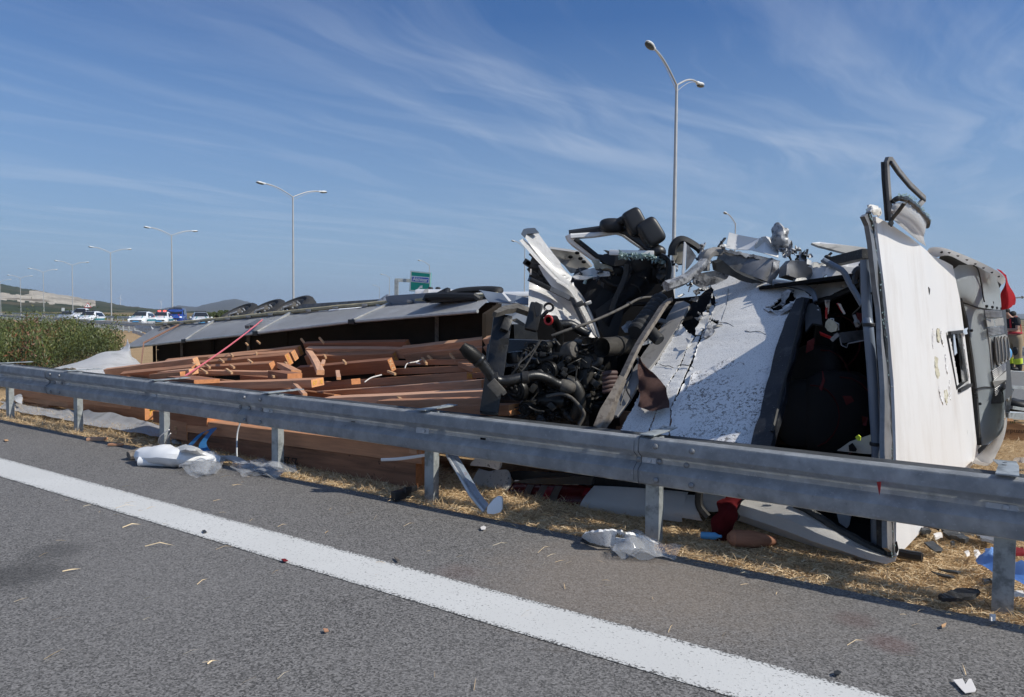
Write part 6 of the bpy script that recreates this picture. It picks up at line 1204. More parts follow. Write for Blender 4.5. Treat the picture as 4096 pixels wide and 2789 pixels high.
for k, (x0, y0, x1, y1, w, m_) in enumerate(((1600, 445, 1595, 365, .05, 'bright_metal'), (1622, 445, 1618, 370, .04, 'torn_metal'), (1640, 380, 1650, 335, .02, 'debris_dark'), (845, 310, 905, 232, .025, 'debris_dark'), (870, 260, 880, 320, .02, 'debris_dark'), (660, 420, 725, 275, .02, 'torn_metal'), (690, 330, 700, 290, .035, 'torn_metal'), (800, 320, 880, 325, .025, 'debris_dark'), (1480, 400, 1500, 290, .03, 'torn_metal'), (1700, 430, 1870, 362, .0, '')
                                                )):
    if w: b = MB(); b.bar(P('f', x0, y0, 7.2), P('f', x1, y1, 7.25), w, w * .5); part(b, 'bent_stub', m_, smooth=0)
b = MB(); b.tube(spline([P('f', 712, 530, 7.1), P('f', 716, 440, 7.1), P('f', 740, 385, 7.1), P('f', 780, 360, 7.15), P('f', 850, 355, 7.2)], 5), .045, 6, flat=1.3); part(b, 'hoop_pipe', 'dirty_grey', smooth=40)
b = MB(); b.tube(spline([P('f', 370, 665, 6.9), P('f', 480, 630, 6.95), P('f', 560, 590, 7.0), P('f', 660, 510, 7.05), P('f', 720, 440, 7.1)], 5), .05, 6, flat=1.2); b.sheet([P('f', x, y, 7.0) for x, y in ((525, 590), (600, 500), (690, 450), (700, 500), (620, 560), (560, 620))], .01, .06, .03, 5, jag=.02); part(b, 'side_sill', 'torn_metal', smooth=30)
b = MB(); b.sheet([P('f', x, y, d) for x, y, d in ((1680, 297, 7.3), (1760, 292, 7.4), (2178, 340, 6.9), (2190, 372, 6.8), (2020, 388, 6.9), (1740, 325, 7.2))], .02, .15, .01, 3, seed=20); part(b, 'luggage_door_edge', 'beige_inner', smooth=20)
b = MB(); b.sheet([P('f', x, y, d) for x, y, d in ((1680, 297, 7.3), (1760, 290, 7.4), (2178, 336, 6.9), (2178, 346, 6.9), (1760, 302, 7.35))], .025, .2, .004); part(b, 'luggage_door_lip', 'white_paint', smooth=20)
b = MB(); b.bar(P('f', 1865, 452, 6.9), P('f', 2195, 372, 6.3), .10, .08); part(b, 'window_bar', 'window_frame_black', smooth=0)
b = MB(); b.tube([P('f', x, y, 6.9) for x, y in ((1775, 445), (1820, 410), (1868, 365))], .012, 5); b.ball(P('f', 1830, 402, 6.9), (.03, .02, .02)); part(b, 'gas_strut', 'black_plastic')
# --- bottom of the rear: bumper, tail light, skirt
jp = lambda k, *xy: [onp(*q('j', x, y), *VPl(k)) for x, y in xy]
def bulgestrip(up, lo, k, seed=0, n=6):
    rows = []
    for a, c in zip(spline(up, 4), spline(lo, 4)): rows.append([a.lerp(c, u / n) - E1 * (k * math.sin(u / n * math.pi * .62)) for u in range(n + 1)])
    b = MB(); b.grid(rows, .012); return b
b = bulgestrip(jp(.1, (385, 405), (480, 430), (560, 418), (660, 425), (690, 530)), jp(.1, (378, 560), (440, 625), (560, 675), (640, 690), (742, 695)), .09); part(b, 'corner_bumper', 'scuffed_white', smooth=50)
b = MB(); b.sheet(jp(.0, (330, 350), (375, 305), (470, 310), (602, 338), (585, 400), (565, 418), (480, 385), (325, 372)), .03, .06, .02, 5, seed=21); part(b, 'bumper_top', 'scuffed_white', smooth=30)
rows = []; ulo = [((705, 555), (712, 610)), ((715, 535), (770, 665)), ((860, 548), (900, 708)), ((1000, 553), (1010, 728)), ((1130, 558), (1140, 742)), ((1290, 562), (1300, 750)), ((1400, 566), (1410, 742)), ((1445, 572), (1458, 700))]
b = bulgestrip([jp(.1, u)[0] for u, l in ulo], [jp(.1, l)[0] for u, l in ulo], .10); tl_ = part(b, 'tail_light', 'tail_red', smooth=50)
def lens(u0, u1, v0, v1, m_, nm, k=.125):
    rows = []
    ua = spline([jp(.1, u)[0] for u, l in ulo], 6); la = spline([jp(.1, l)[0] for u, l in ulo], 6); n = len(ua) - 1
    for i in range(7):
        f = (u0 + (u1 - u0) * i / 6) * n; i0 = min(int(f), n - 1); a = ua[i0].lerp(ua[i0 + 1], f - i0); c = la[i0].lerp(la[i0 + 1], f - i0); rows.append([a.lerp(c, v0 + (v1 - v0) * j / 6) - E1 * (k * .97 * math.sin((v0 + (v1 - v0) * j / 6) * math.pi * .62) + .006) for j in range(7)])
    b = MB(); b.grid(rows, .006); return part(b, nm, m_, tl_, 50)
lens(.84, .97, .08, .42, 'tail_bright', 'reflector'); lens(.47, .54, .1, .62, 'tail_bright', 'lamp_segment'); lens(.40, .47, .03, .95, 'tail_rib', 'divider'); lens(.27, .335, .03, .95, 'tail_rib', 'divider'); lens(.545, .61, .03, .95, 'tail_rib', 'divider')
b = MB(); b.sheet(jp(.0, (710, 525), (900, 495), (1350, 465), (1480, 480), (1450, 550), (1340, 545), (900, 540)), .05, .12, .02, 3, seed=22); part(b, 'lamp_surround', 'black_plastic', smooth=30)
b = MB(); b.tube(jp(-.02, (720, 522), (900, 530), (1100, 545), (1310, 552), (1345, 520)), .008, 5); part(b, 'surround_edge', 'bright_metal')
b = bulgestrip(jp(.08, (1455, 565), (1700, 575), (2060, 600), (2330, 628)) + [onp(*q('k', x, y), *VPl(.08)) for x, y in ((400, 340), (570, 352))], jp(.08, (1380, 752), (1700, 800), (2060, 842), (2330, 875)) + [onp(*q('k', x, y), *VPl(.08)) for x, y in ((440, 500), (645, 528))], .12); part(b, 'rear_skirt', 'white_paint', smooth=50)
b = MB(); b.prism(jp(.25, (660, 440), (730, 430), (1600, 470), (2300, 560), (2324, 640), (1400, 560), (720, 540)), E1 * .03); part(b, 'skirt_backing', 'black_rubber', smooth=0)
kp = lambda k, *xy: [onp(*q('k', x, y), *VPl(k)) for x, y in xy]
b = MB(); b.tube(spline(kp(-.05, (575, 330), (570, 400), (585, 455), (640, 522)), 4), .03, 6); part(b, 'skirt_end_seal', 'black_rubber')
b = bulgestrip(kp(.05, (598, 318), (680, 330), (790, 350)), kp(.05, (612, 450), (680, 470), (740, 468)), .05); part(b, 'skirt_piece', 'white_paint', smooth=50)
b = MB(); r0 = kp(.06, (900, 372), (1100, 385), (1310, 420), (1500, 515), (1700, 640), (1900, 755), (2075, 832)); r1 = kp(-.06, (878, 420), (1080, 480), (1300, 555), (1500, 650), (1700, 725), (1900, 800), (2095, 850)); r2 = kp(.02, (868, 545), (1050, 610), (1250, 680), (1500, 760), (1700, 812), (1880, 868), (1990, 890))
rr = [spline(r, 5) for r in (r0, r1, r2)]; m01 = [a.lerp(c, .5) - E1 * .015 for a, c in zip(rr[0], rr[1])]; m12 = [a.lerp(c, .5) - E1 * .05 for a, c in zip(rr[1], rr[2])]; b.grid(list(zip(rr[0], m01, rr[1], m12, rr[2])), .014); part(b, 'rear_corner_panel', 'scuffed_white' if False else 'white_paint', smooth=28)
b = MB(); b.sheet(kp(.0, (2070, 838), (2110, 820), (2095, 858), (1975, 892), (1900, 870)), .02, .08, .01); part(b, 'panel_tip', 'white_paint', smooth=30)
b = MB(); b.sheet(kp(-.07, (868, 545), (862, 420), (880, 395), (950, 368), (905, 400), (890, 440), (882, 540)), .012, .03, .02, 9, jag=.014); part(b, 'torn_edge', 'debris_dark', smooth=20)
sp2 = spline(kp(.04, (1312, 415), (1450, 485), (1600, 590), (1750, 670), (1900, 745), (2060, 825)), 6)
b = MB(); b.tube([p + ZZ * (noise.noise(p * 12) * .01) for p in sp2], [.03 + noise.noise(p * 15) * .009 for p in sp2], 7); part(b, 'rubber_seal', 'seal_black')
b = MB(); b.tube(kp(.03, (2040, 520), (2048, 660), (2055, 820)), .035, 6); part(b, 'rubber_seal', 'seal_black')
b = MB(); b.bar(*kp(.1, (1995, 500), (2000, 780)), .1, .06); part(b, 'corner_post', 'window_frame_black', smooth=0)
b = MB(); b.sheet(kp(.4, (1640, 470), (1760, 480), (1740, 580), (1720, 605), (1660, 560)), .01, .08, .02); part(b, 'inner_glass', 'blue_white_trim', smooth=20)
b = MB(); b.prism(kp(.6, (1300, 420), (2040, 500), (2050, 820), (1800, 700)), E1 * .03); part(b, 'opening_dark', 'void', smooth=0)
b = MB(); b.sheet(kp(-.03, (2085, 720), (2108, 705), (2122, 770), (2108, 800), (2080, 770)), .006, .03, .01); part(b, 'dent_scrap', 'debris_dark', smooth=20)
b = MB(); b.tube(kp(-.02, (2120, 798), (2200, 818), (2300, 832)), .03, 6, flat=.6); part(b, 'black_strip', 'black_plastic')
# ---------------------------------------------------------------- engine hanging in the open rear of the bus
ED = 6.85
def ep(x, y, d=0.0): return P('e', x, y, ED + d)
b = MB()
for (x, y, d, sx, sy, sz) in ((1080, 900, .45, 1.25, .6, .95), (900, 640, .4, .75, .5, .5), (1350, 880, .35, .6, .5, .9), (1150, 1100, .3, 1.1, .5, .3), (1250, 640, .4, .6, .4, .4), (1500, 1050, .35, .4, .5, .55)):
    b.box(ep(x, y, d + .38), (sx, sy, sz), Matrix.Rotation(-.65, 3, 'Z') @ Matrix.Rotation(random.uniform(-.15, .15), 3, 'X'), .04)
eng = part(b, 'engine', 'engine_black', smooth=30)
def epart(b, n, m_, sm=40): return part(b, n, m_, eng, sm)
AX = V3((-.55, -.83, -.05)).normalized()
def canister(x, y, d, r, ln, nm, m_, ax=AX, capm=None):
    b = MB(); b.lathe(ep(x, y, d), ax, [(-ln, r * .92), (-ln + .01, r), (-.03, r), (-.012, r * .97), (.0, r * .9), (.012, r * .55), (.014, r * .3), (.03, r * .28), (.032, r * .05)], 24); return epart(b, nm, m_, 35)
canister(1335, 482, -.08, .08, .30, 'oil_filter', 'engine_dust', V3((.75, -.62, .2)).normalized()); canister(1250, 990, -.1, .072, .36, 'oil_filter', 'engine_black', V3((.9, -.42, 0)).normalized())
def openpipe(pts, r, nm, m_, n=16):
    b = MB(); b.tube(pts, r, n, cap=False); rr = r if not isinstance(r, list) else r; fs = b.bm.faces[:]; bmesh.ops.solidify(b.bm, geom=fs, thickness=.012); return epart(b, nm, m_, 50)
openpipe([ep(1600, 462, -.12), ep(1680, 455, -.02), ep(1760, 447, .08), ep(1880, 435, .25)], .088, 'intake_pipe', 'engine_dust')
for k in (.0, .012): b = MB(); p = ep(1745, 449, .05); b.lathe(p, (ep(1880, 435, .25) - ep(1600, 462, -.12)).normalized(), [(-.012, .089), (-.01, .095), (.012, .095), (.014, .089)], 24); epart(b, 'hose_clamp', 'engine_grey') if k == 0 else b.bm.free()
openpipe([ep(1468, 430, -.1), ep(1430, 428, .0), ep(1390, 420, .12)], .066, 'intake_pipe', 'engine_black')
openpipe([ep(700, 745, -.1), ep(760, 735, .0), ep(880, 700, .2)], .09, 'fan_shroud', 'engine_black')
for (x, y, d, r, m_) in ((910, 472, -.05, .06, 'engine_black'), (1035, 452, -.08, .065, 'engine_black'), (1065, 690, -.08, .12, 'engine_black'), (760, 880, -.1, .13, 'engine_black'), (1480, 470, -.02, .05, 'engine_grey'), (850, 1060, -.1, .09, 'engine_black'), (1120, 470, .0, .06, 'engine_black'), (960, 1090, -.08, .05, 'engine_grey')):
    b = MB(); b.lathe(ep(x, y, d), AX, [(-.1, r := r * .78), (-.01, r), (.0, r * .95), (-.012, r * .8), (-.01, r * .6), (.006, r * .55), (.006, r * .32), (.02, r * .28), (.022, r * .05)], 24); epart(b, 'pulley', m_, 30)
b = MB(); b.tube(spline([ep(1050, 452, -.07), ep(905, 415, -.05), ep(850, 480, -.05), ep(750, 740, -.1), ep(780, 860, -.1), ep(960, 740, -.08), ep(1100, 640, -.08), ep(1095, 470, -.07)], 5), .014, 4, flat=.4); epart(b, 'drive_belt', 'black_rubber')
for (x, y, d, sx, sy, sz, m_) in ((1430, 770, -.1, .2, .16, .26, 'engine_grey'), (1555, 770, .05, .17, .16, .25, 'engine_black'), (1430, 590, -.06, .26, .18, .16, 'engine_dust'), (1240, 660, -.1, .36, .1, .09, 'engine_black'), (1490, 560, -.06, .12, .12, .1, 'engine_dust'), (760, 560, -.1, .2, .16, .15, 'engine_black'), (1000, 590, -.1, .42, .1, .08, 'engine_black'), (790, 870, -.12, .24, .12, .14, 'engine_black'), (1430, 1010, -.1, .12, .12, .16, 'engine_grey'), (1180, 760, -.1, .18, .12, .12, 'engine_grey'), (1330, 1150, -.1, .3, .1, .1, 'engine_black'), (960, 830, -.1, .12, .12, .24, 'engine_grey')):
    b = MB(); b.box(ep(x, y, d + .1), (sx * .72, sy * .8, sz * .72), Matrix.Rotation(random.uniform(-.9, -.3), 3, 'Z') @ Matrix.Rotation(random.uniform(-.3, .3), 3, 'Y'), .025); epart(b, 'housing', m_, 30)
b = MB()
for k in range(5): b.tube([ep(1610, 725 + k * 42, -.12), ep(1670, 712 + k * 42, -.14), ep(1735, 712 + k * 40, -.08)], .026, 8)
epart(b, 'ribbed_hose', 'brown_hose', 60)
# bent exhaust hose
hs = [ep(240, 455, -.5), ep(300, 500, -.5), ep(360, 550, -.48), ep(405, 588, -.46)]
b = MB(); b.tube(hs, [.062, .064, .062, .058], 14, cap=False)
for v in b.bm.verts:
    if (v.co - hs[0]).length < .075: v.co += V3((noise.noise(v.co * 20), 0, noise.noise(v.co * 20 + V3((3, 0, 0))))) * .05
bmesh.ops.solidify(b.bm, geom=b.bm.faces[:], thickness=.008); epart(b, 'torn_hose', 'engine_grey', 50)
b = MB(); b.lathe(ep(400, 585, -.47), (hs[3] - hs[0]).normalized(), [(-.01, .062), (.0, .066), (.02, .066), (.03, .058)], 14); epart(b, 'hose_clamp', 'engine_black')
b = MB(); b.tube(spline([ep(395, 582, -.46), ep(450, 640, -.44), ep(520, 735, -.42), ep(560, 775, -.42), ep(620, 790, -.4), ep(720, 780, -.38), ep(840, 755, -.34), ep(950, 738, -.3), ep(1060, 765, -.26), ep(1150, 815, -.22), ep(1210, 830, -.2)], 5), .047, 14); epart(b, 'exhaust_pipe', 'engine_black', 60)
b = MB(); b.tube(spline([ep(1195, 825, -.2), ep(1270, 845, -.2), ep(1310, 850, -.15)], 4), [.05, .055, .058, .06, .062, .062, .06, .058, .05], 12); epart(b, 'pipe_elbow', 'engine_dust', 60)
b = MB(); b.tube(spline([ep(1260, 790, -.14), ep(1320, 810, -.15), ep(1365, 880, -.16), ep(1385, 970, -.16), ep(1370, 1060, -.15), ep(1340, 1130, -.1)], 4), .056, 12); epart(b, 'coolant_hose', 'engine_grey', 60)
for (x, y) in ((560, 765), (855, 755)): b = MB(); b.lathe(ep(x, y, -.36 if x > 700 else -.42), V3((1, 0, .1)), [(-.03, .05), (-.025, .056), (.025, .056), (.03, .05)], 14); epart(b, 'hose_clamp', 'engine_grey')
b = MB(); b.tube(spline([ep(1060, 940, -.2), ep(1200, 915, -.22), ep(1290, 945, -.24), ep(1370, 1020, -.25), ep(1425, 1100, -.26), ep(1410, 1160, -.26), ep(1378, 1218, -.26)], 6), .016, 8); epart(b, 'silver_cable', 'engine_dust', 60)
for pts in (((1000, 390), (930, 490), (850, 570), (795, 620), (788, 650)), ((1005, 392), (930, 520), (860, 640), (820, 690)), ((960, 570), (985, 620)), ((1140, 380), (1190, 440)), ((800, 640), (740, 700), (720, 740)), ((890, 1040), (960, 1075), (1040, 1085)), ((1500, 650), (1590, 690), (1620, 695)), ((1360, 640), (1350, 720), (1345, 790))):
    b = MB(); b.tube(spline([ep(x, y, -.22) for x, y in pts], 5), .008, 6); epart(b, 'cable', 'engine_dust' if pts[0][1] < 400 else 'engine_grey', 60)
b = MB(); b.tube(spline([ep(1520, 640, -.1), ep(1570, 610, -.12), ep(1580, 560, -.12)], 5), .035, 10); epart(b, 'coolant_hose', 'engine_grey', 60)
# red ring on its black hose, ring clip, funnel bracket
b = MB(); c = ep(1080, 196, -.2); b.tube([c + (AX.orthogonal().normalized() * math.cos(k * .3927) + AX.cross(AX.orthogonal().normalized()) * math.sin(k * .3927)) * .038 for k in range(16)], .011, 8, closed=True); epart(b, 'red_seal_ring', 'red_plastic', 60)
openpipe([c - AX * .005, c - AX * .1, c - AX * .2 + V3((.0, 0, -.1)), c - AX * .2 + V3((0, 0, -.3))], .04, 'ring_hose', 'engine_black')
c = ep(1083, 72, -.15); b = MB(); b.tube([c + V3((math.cos(k * .3927) * .04, 0, math.sin(k * .3927) * .034)) for k in range(16)], .007, 6, flat=2, closed=True); b.tube([ep(1070, 105, -.15), ep(1040, 140, -.15), ep(1010, 170, -.12)], .018, 6); epart(b, 'ring_clip', 'black_plastic', 60)
b = MB(); b.bar(ep(905, 300, .0), ep(968, 35, .05), .12, .1, V3((0, 1, 0)), .02); b.sheet([ep(x, y, -.05) for x, y in ((935, 35), (955, 20), (1000, 45), (1005, 75), (990, 150), (960, 170))], .05, .08, .02); epart(b, 'funnel_bracket', 'black_plastic', 25)
b = MB(); b.tube(spline([ep(1130, 225, .1), ep(1190, 240, .1), ep(1290, 240, .12), ep(1400, 300, .15), ep(1480, 340, .15)], 4), .045, 10); epart(b, 'water_pipe', 'engine_black', 60)
b = MB()
for k in range(300):
    x, y = random.uniform(720, 1560), random.uniform(420, 1200)
    if (x - 1140) ** 2 / 420 ** 2 + (y - 820) ** 2 / 400 ** 2 > 1: continue
    p = ep(x, y, random.uniform(-.1, .3)); r_ = random.uniform(.007, .034)
    if random.random() < .68: b.lathe(p, V3((random.gauss(0, .9), -1, random.gauss(0, .7))), [(-.16, r_), (-.06, r_), (-.055, r_ * 1.3), (-.02, r_ * 1.3), (-.015, r_), (.03, r_), (.035, r_ * .6), (.05, r_ * .55)], 10)
    else: b.box(p, (r_ * 2.4, .14, r_ * 1.7), Matrix.Rotation(random.uniform(-1, 1), 3, 'Y'), .006)
for k in range(46):
    x, y = random.uniform(760, 1480), random.uniform(450, 1150); b.tube(spline([ep(x, y, -.06), ep(x + random.uniform(-90, 90), y + random.uniform(-90, 90), -.1), ep(x + random.uniform(-150, 150), y + random.uniform(-130, 130), -.03)], 5), random.uniform(.004, .012), 6)
epart(b, 'engine_fittings', 'engine_grey', 35, ).update_tag(); [o for o in C.objects if o.name == 'engine_fittings'][0]['kind'] = 'stuff'
# chassis post and brackets left of the engine
b = MB(); b.bar(P('e', 500, 1110, 6.7), P('e', 640, 160, 6.95), .17, .15, V3((0, 1, 0)), .012); cp = part(b, 'chassis_post', 'engine_black', smooth=20)
b = MB(); b.bar(P('e', 645, 300, 6.8), P('e', 690, 190, 6.85), .08, .07, V3((0, 1, 0)), .01); b.sheet([P('e', x, y, 6.72) for x, y in ((600, 380), (690, 365), (695, 430), (640, 440))], .06, .1, .01); part(b, 'post_bracket', 'engine_grey', cp, 20)
b = MB(); b.sheet([P('e', x, y, d) for x, y, d in ((528, 158, 6.65), (560, 140, 6.7), (640, 100, 6.9), (760, 78, 7.05), (870, 105, 7.1), (920, 140, 7.1), (905, 172, 7.05), (760, 120, 6.95), (640, 150, 6.75), (560, 172, 6.65))], .05, .08, .02, 5, seed=31); part(b, 'top_bracket', 'engine_dust', cp, 25)
b = MB(); b.sheet([P('e', x, y, 6.9) for x, y in ((715, 195), (770, 180), (850, 230), (830, 255), (740, 212))], .05, .08, .01, 5, seed=32); part(b, 'post_bracket', 'engine_dust', cp, 25)
b = MB(); b.sheet([P('e', x, y, 6.65) for x, y in ((410, 1100), (440, 1085), (580, 1095), (600, 1115), (480, 1118))], .05, .1, .01); part(b, 'post_foot', 'engine_black', cp, 20)
b = MB(); b.bar(P('e', 515, 795, 6.3), P('e', 628, 918, 6.3), .09, .05, V3((0, 1, 0)), .01); b.sheet([P('e', x, y, 6.28) for x, y in ((625, 905), (665, 880), (672, 905), (640, 930))], .02, .03, .02); part(b, 'hanging_trim', 'engine_dust', cp, 25)
# engine bay ledge, curved strip, bellows
strip_pts = [(1560, 1260, 6.15), (1640, 1110, 6.2), (1720, 935, 6.27), (1800, 760, 6.35), (1880, 590, 6.48), (1950, 450, 6.6), (2030, 320, 6.72), (2110, 200, 6.85), (2200, 60, 7.0)]
sp3 = spline([P('e', x, y, d) for x, y, d in strip_pts] + [P('d', 1985, 905, 7.2)], 4)
b = MB(); b.tube(sp3, .066, prof=[(-.25, -.5), (.25, -.5), (.25, .5), (-.25, .5)], roll=0); bmesh.ops.bevel(b.bm, geom=[e for e in b.bm.edges], offset=.003, segments=1, affect='EDGES')
part(b, 'curved_frame_strip', 'rusty_strip', smooth=30)
b = MB(); b.tube([P('e', x, y, d - .03) for x, y, d in strip_pts[:4]], [.06, .08, .055, .045], 5, flat=.7); part(b, 'strip_flange', 'rusty_strip', smooth=20)
led = [onp(*q('f', x, y), *SPo(.0)) for x, y in ((470, 830), (540, 822), (595, 850), (520, 990), (420, 1150), (300, 1340), (170, 1500), (60, 1700), (-60, 1860), (-150, 1840), (-40, 1640), (60, 1480), (170, 1300), (300, 1120), (400, 950))]
b = MB(); b.sheet(led, .03, .12, .006, 2, seed=33); part(b, 'bay_ledge', 'frame_grey', smooth=25)
for pts in (((285, 960), (380, 985), (370, 1015), (275, 990)), ((190, 1105), (280, 1160), (270, 1185), (185, 1130)), ((90, 1280), (150, 1330), (140, 1370), (70, 1300))):
    b = MB(); b.sheet([onp(*q('f', x, y), *SPo(.02)) for x, y in pts], .02, .1, .003); part(b, 'ledge_rib', 'frame_grey', smooth=20)
a, e = P('f', 95, 1090, 6.95), P('f', 330, 790, 7.35); b = MB(); dd = (e - a); ln = dd.length; prof = []
for k in range(25): prof.append((ln * k / 24, .082 + (.008 if k % 3 else -.006)))
b.lathe(a, dd, prof, 20); part(b, 'air_bellows', 'tyre', smooth=25)
for (x, y, d) in ((265, 1110, 6.75),): b = MB(); b.lathe(P('f', x, y, d + .12), V3((-.5, .6, .6)), [(-.08, .05), (-.06, .058), (.06, .058), (.08, .04)], 18); part(b, 'rubber_mount', 'black_rubber', smooth=30)
b = MB(); b.sheet([P('d', x, y, 7.5) for x, y in ((1550, 1150), (1600, 1100), (1720, 1065), (1735, 1080), (1690, 1160), (1640, 1220), (1580, 1200))], .01, .05, .04, 6, jag=.01, seed=34); part(b, 'torn_bracket', 'torn_metal', smooth=25)
b = MB(); rod = spline([P('e', 1112, 350, 6.6), P('e', 1280, 288, 6.6), P('e', 1500, 212, 6.7), P('e', 1700, 125, 6.9), P('d', 1590, 958, 7.1), P('d', 1720, 890, 7.3), P('d', 1855, 872, 7.4), P('d', 1960, 805, 7.5)], 4); b.tube(rod, .013, 8); rd = part(b, 'control_rod', 'engine_dust', smooth=60)
for p in (rod[5], rod[17]): b = MB(); b.ball(p, (.03, .025, .022)); part(b, 'rod_joint', 'engine_grey', rd, 60)
for pts in (((-40, 1740), (20, 1560), (60, 1460), (65, 1400), (75, 1310)), ((0, 1390), (-40, 1480), (10, 1560), (20, 1620), (60, 1690))):
    b = MB(); b.tube(spline([onp(*q('f', x, y), *SPo(.06)) for x, y in pts], 5), .007, 5); part(b, 'hanging_wire', 'black_plastic')
# brown garment hanging on the ledge
gw = [[(112, 450), (135, 475), (160, 510)], [(108, 560), (150, 555), (215, 570)], [(110, 680), (170, 660), (280, 640)], [(102, 790), (200, 770), (340, 730)], [(98, 850), (190, 880), (345, 860)]]
rows = [[onp(*q('g', x, y), *SPo(.05 + .05 * ((i + j) % 2))) for j, (x, y) in enumerate(r)] for i, r in enumerate(gw)]
b = cloth(rows, .012, .03, 7, 7, 6); b.solo('brown_garment', 'cloth_brown', 'dark brown garment draped over the white engine cover', 'garment')
# ---------------------------------------------------------------- wrecked truck cab
CD = 8.9
cab = thing('wrecked_truck_cab', 'crushed white truck cab on its side with black mirrors sticking up', 'truck cab', V3((P('d', 1300, 900, CD).x, CD + .6, 0)))
def cpt(b, n, m_, sm=35, par=None): return b.build(n, m_, par or cab, sm)
def cs(n, m_, pts, D=CD, sm=35, par=None, **k): b = MB(); b.sheet([P('d', p[0], p[1], (p[2] if len(p) > 2 else 0) + D) for p in pts], **k); return cpt(b, n, m_, sm, par)
# hidden body so the cab has depth and stays dark inside
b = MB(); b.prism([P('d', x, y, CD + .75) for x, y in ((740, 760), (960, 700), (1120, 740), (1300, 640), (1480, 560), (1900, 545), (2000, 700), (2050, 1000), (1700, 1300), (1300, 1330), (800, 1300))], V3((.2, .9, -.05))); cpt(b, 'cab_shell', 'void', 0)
rows = []
for (x0, y0, d0), (x1, y1, d1) in (((716, 735, -.50), (706, 1020, -.80)), ((800, 765, -.45), (830, 1060, -.75)), ((900, 805, -.39), (940, 1090, -.70)), ((1000, 850, -.34), (1060, 1150, -.64)), ((1095, 890, -.30), (1200, 1235, -.58)), ((1150, 905, -.26), (1318, 1245, -.52))):
    rows.append([P('d', x0 + (x1 - x0) * u / 6, y0 + (y1 - y0) * u / 6, CD + d0 + (d1 - d0) * u / 6 + .03 * math.sin(u * 1.1)) for u in range(7)])
rows = [spline(list(c), 5) for c in zip(*rows)]; rows = [[p + V3((0, noise.noise(p * 2.2) * .04 + (.5 - abs(noise.noise(V3((p.x * 2.4 + p.z * 3.4, p.z * .8 - p.x * .5, 4))))) * .11, noise.noise(p * 4) * .012)) for p in r] for r in rows]
b = MB(); b.grid(rows, .008); cpt(b, 'side_panel', 'white_paint', 40)
arc0 = [(1000, 690), (1090, 740), (1180, 840), (1250, 960), (1310, 1090), (1365, 1262)]; arc1 = [(960, 740), (1060, 800), (1130, 890), (1180, 990), (1250, 1120), (1310, 1225)]
b = MB(); rows = [[P('d', x0 + (x1 - x0) * u / 4, y0 + (y1 - y0) * u / 4, CD - .45 + .36 * (1 - u / 4) - .05 * math.sin(u / 4 * math.pi)) for u in range(5)] for (x0, y0), (x1, y1) in zip(arc0, arc1)]; rows = [spline(list(c), 5) for c in zip(*rows)]; b.grid(rows, .015); cpt(b, 'door_pillar', 'white_paint', 45)
b = MB(); b.tube(spline([P('d', x, y, CD - .47) for x, y in ((1210, 935), (1255, 1020), (1300, 1120), (1345, 1240))], 4), .012, 6); cpt(b, 'pillar_groove', 'grey_paint', 50)
b = MB(); b.bar(P('d', 715, 715, CD - .62), P('d', 1100, 900, CD - .46), .05, .09, V3((0, 1, 0)), .008); ts = cpt(b, 'trim_rail', 'black_plastic', 20)
for k in range(5): b = MB(); u = .56 + k * .085; p = P('d', 715 + 385 * u, 705 + 190 * u, CD - .66 + .16 * u); b.box(p, (.06, .04, .05), Matrix.Rotation(.45, 3, 'Y')); cpt(b, 'rail_notch', 'grey_metal', 0, ts)
b = MB(); b.bar(P('d', 1105, 900, CD - .55), P('d', 1215, 1140, CD - .75), .045, .06, V3((0, 1, 0)), .006); b.bar(P('d', 1130, 960, CD - .62), P('d', 1200, 930, CD - .6), .06, .06, V3((0, 1, 0)), .008); cpt(b, 'door_guide', 'black_plastic', 20)
b = MB(); b.bar(P('d', 1215, 945, CD - .55), P('d', 1268, 925, CD - .5), .04, .05, V3((0, 1, 0)), .006); cpt(b, 'latch', 'grey_metal', 20)
b = MB(); b.sheet([P('d', x, y, CD - .22 + d) for x, y, d in ((800, 600, .1), (840, 590, .05), (950, 690, 0), (1075, 800, -.05), (1110, 740, .1), (1150, 900, -.05), (1095, 905, -.12), (920, 790, -.05), (850, 690, .05))], .01, .08, .04, 3, seed=12, crease=.05); cpt(b, 'upper_side_panel', 'white_paint', 35)
# deflector fin: inner face, outer face, dark cap
fin0 = [(680, 345), (750, 440), (840, 560), (950, 680), (1075, 805)]; fin1 = [(690, 312), (800, 410), (900, 520), (1000, 620), (1102, 695)]; fin2 = [(800, 303), (880, 415), (950, 505), (995, 560), (1000, 600)]
rows = []
for i in range(5):
    (x0, y0), (x1, y1), (x2, y2) = fin0[i], fin1[i], fin2[i]; rows.append([P('d', x0, y0, CD - .36), P('d', (x0 + x1) / 2, (y0 + y1) / 2, CD - .335), P('d', x1, y1, CD - .29), P('d', (x1 + x2) / 2, (y1 + y2) / 2, CD - .2), P('d', x2, y2, CD - .08)])
b = MB(); b.grid([spline(list(c), 4) for c in zip(*rows)], .02); fn = cpt(b, 'deflector_fin', 'white_paint', 28)
b = MB(); b.grid([spline(list(c), 4) for c in zip(*[[P('d', x, y, CD - .42), P('d', (x + x2) / 2 + 12, (y + y2) / 2 - 8, CD - .34), P('d', x2, y2, CD - .2)] for (x, y), (x2, y2) in zip(((627, 368), (740, 500), (860, 630), (960, 730), (1072, 815)), ((662, 350), (760, 440), (860, 570), (960, 680), (1076, 806)))])], .02); cpt(b, 'deflector_edge', 'white_paint', 28)
cs('deflector_cap', 'grey_paint', ((643, 312), (664, 272), (700, 264), (766, 262), (803, 305), (692, 314), (680, 348)), CD - .2, thick=.10, cell=.08, amp=.0)
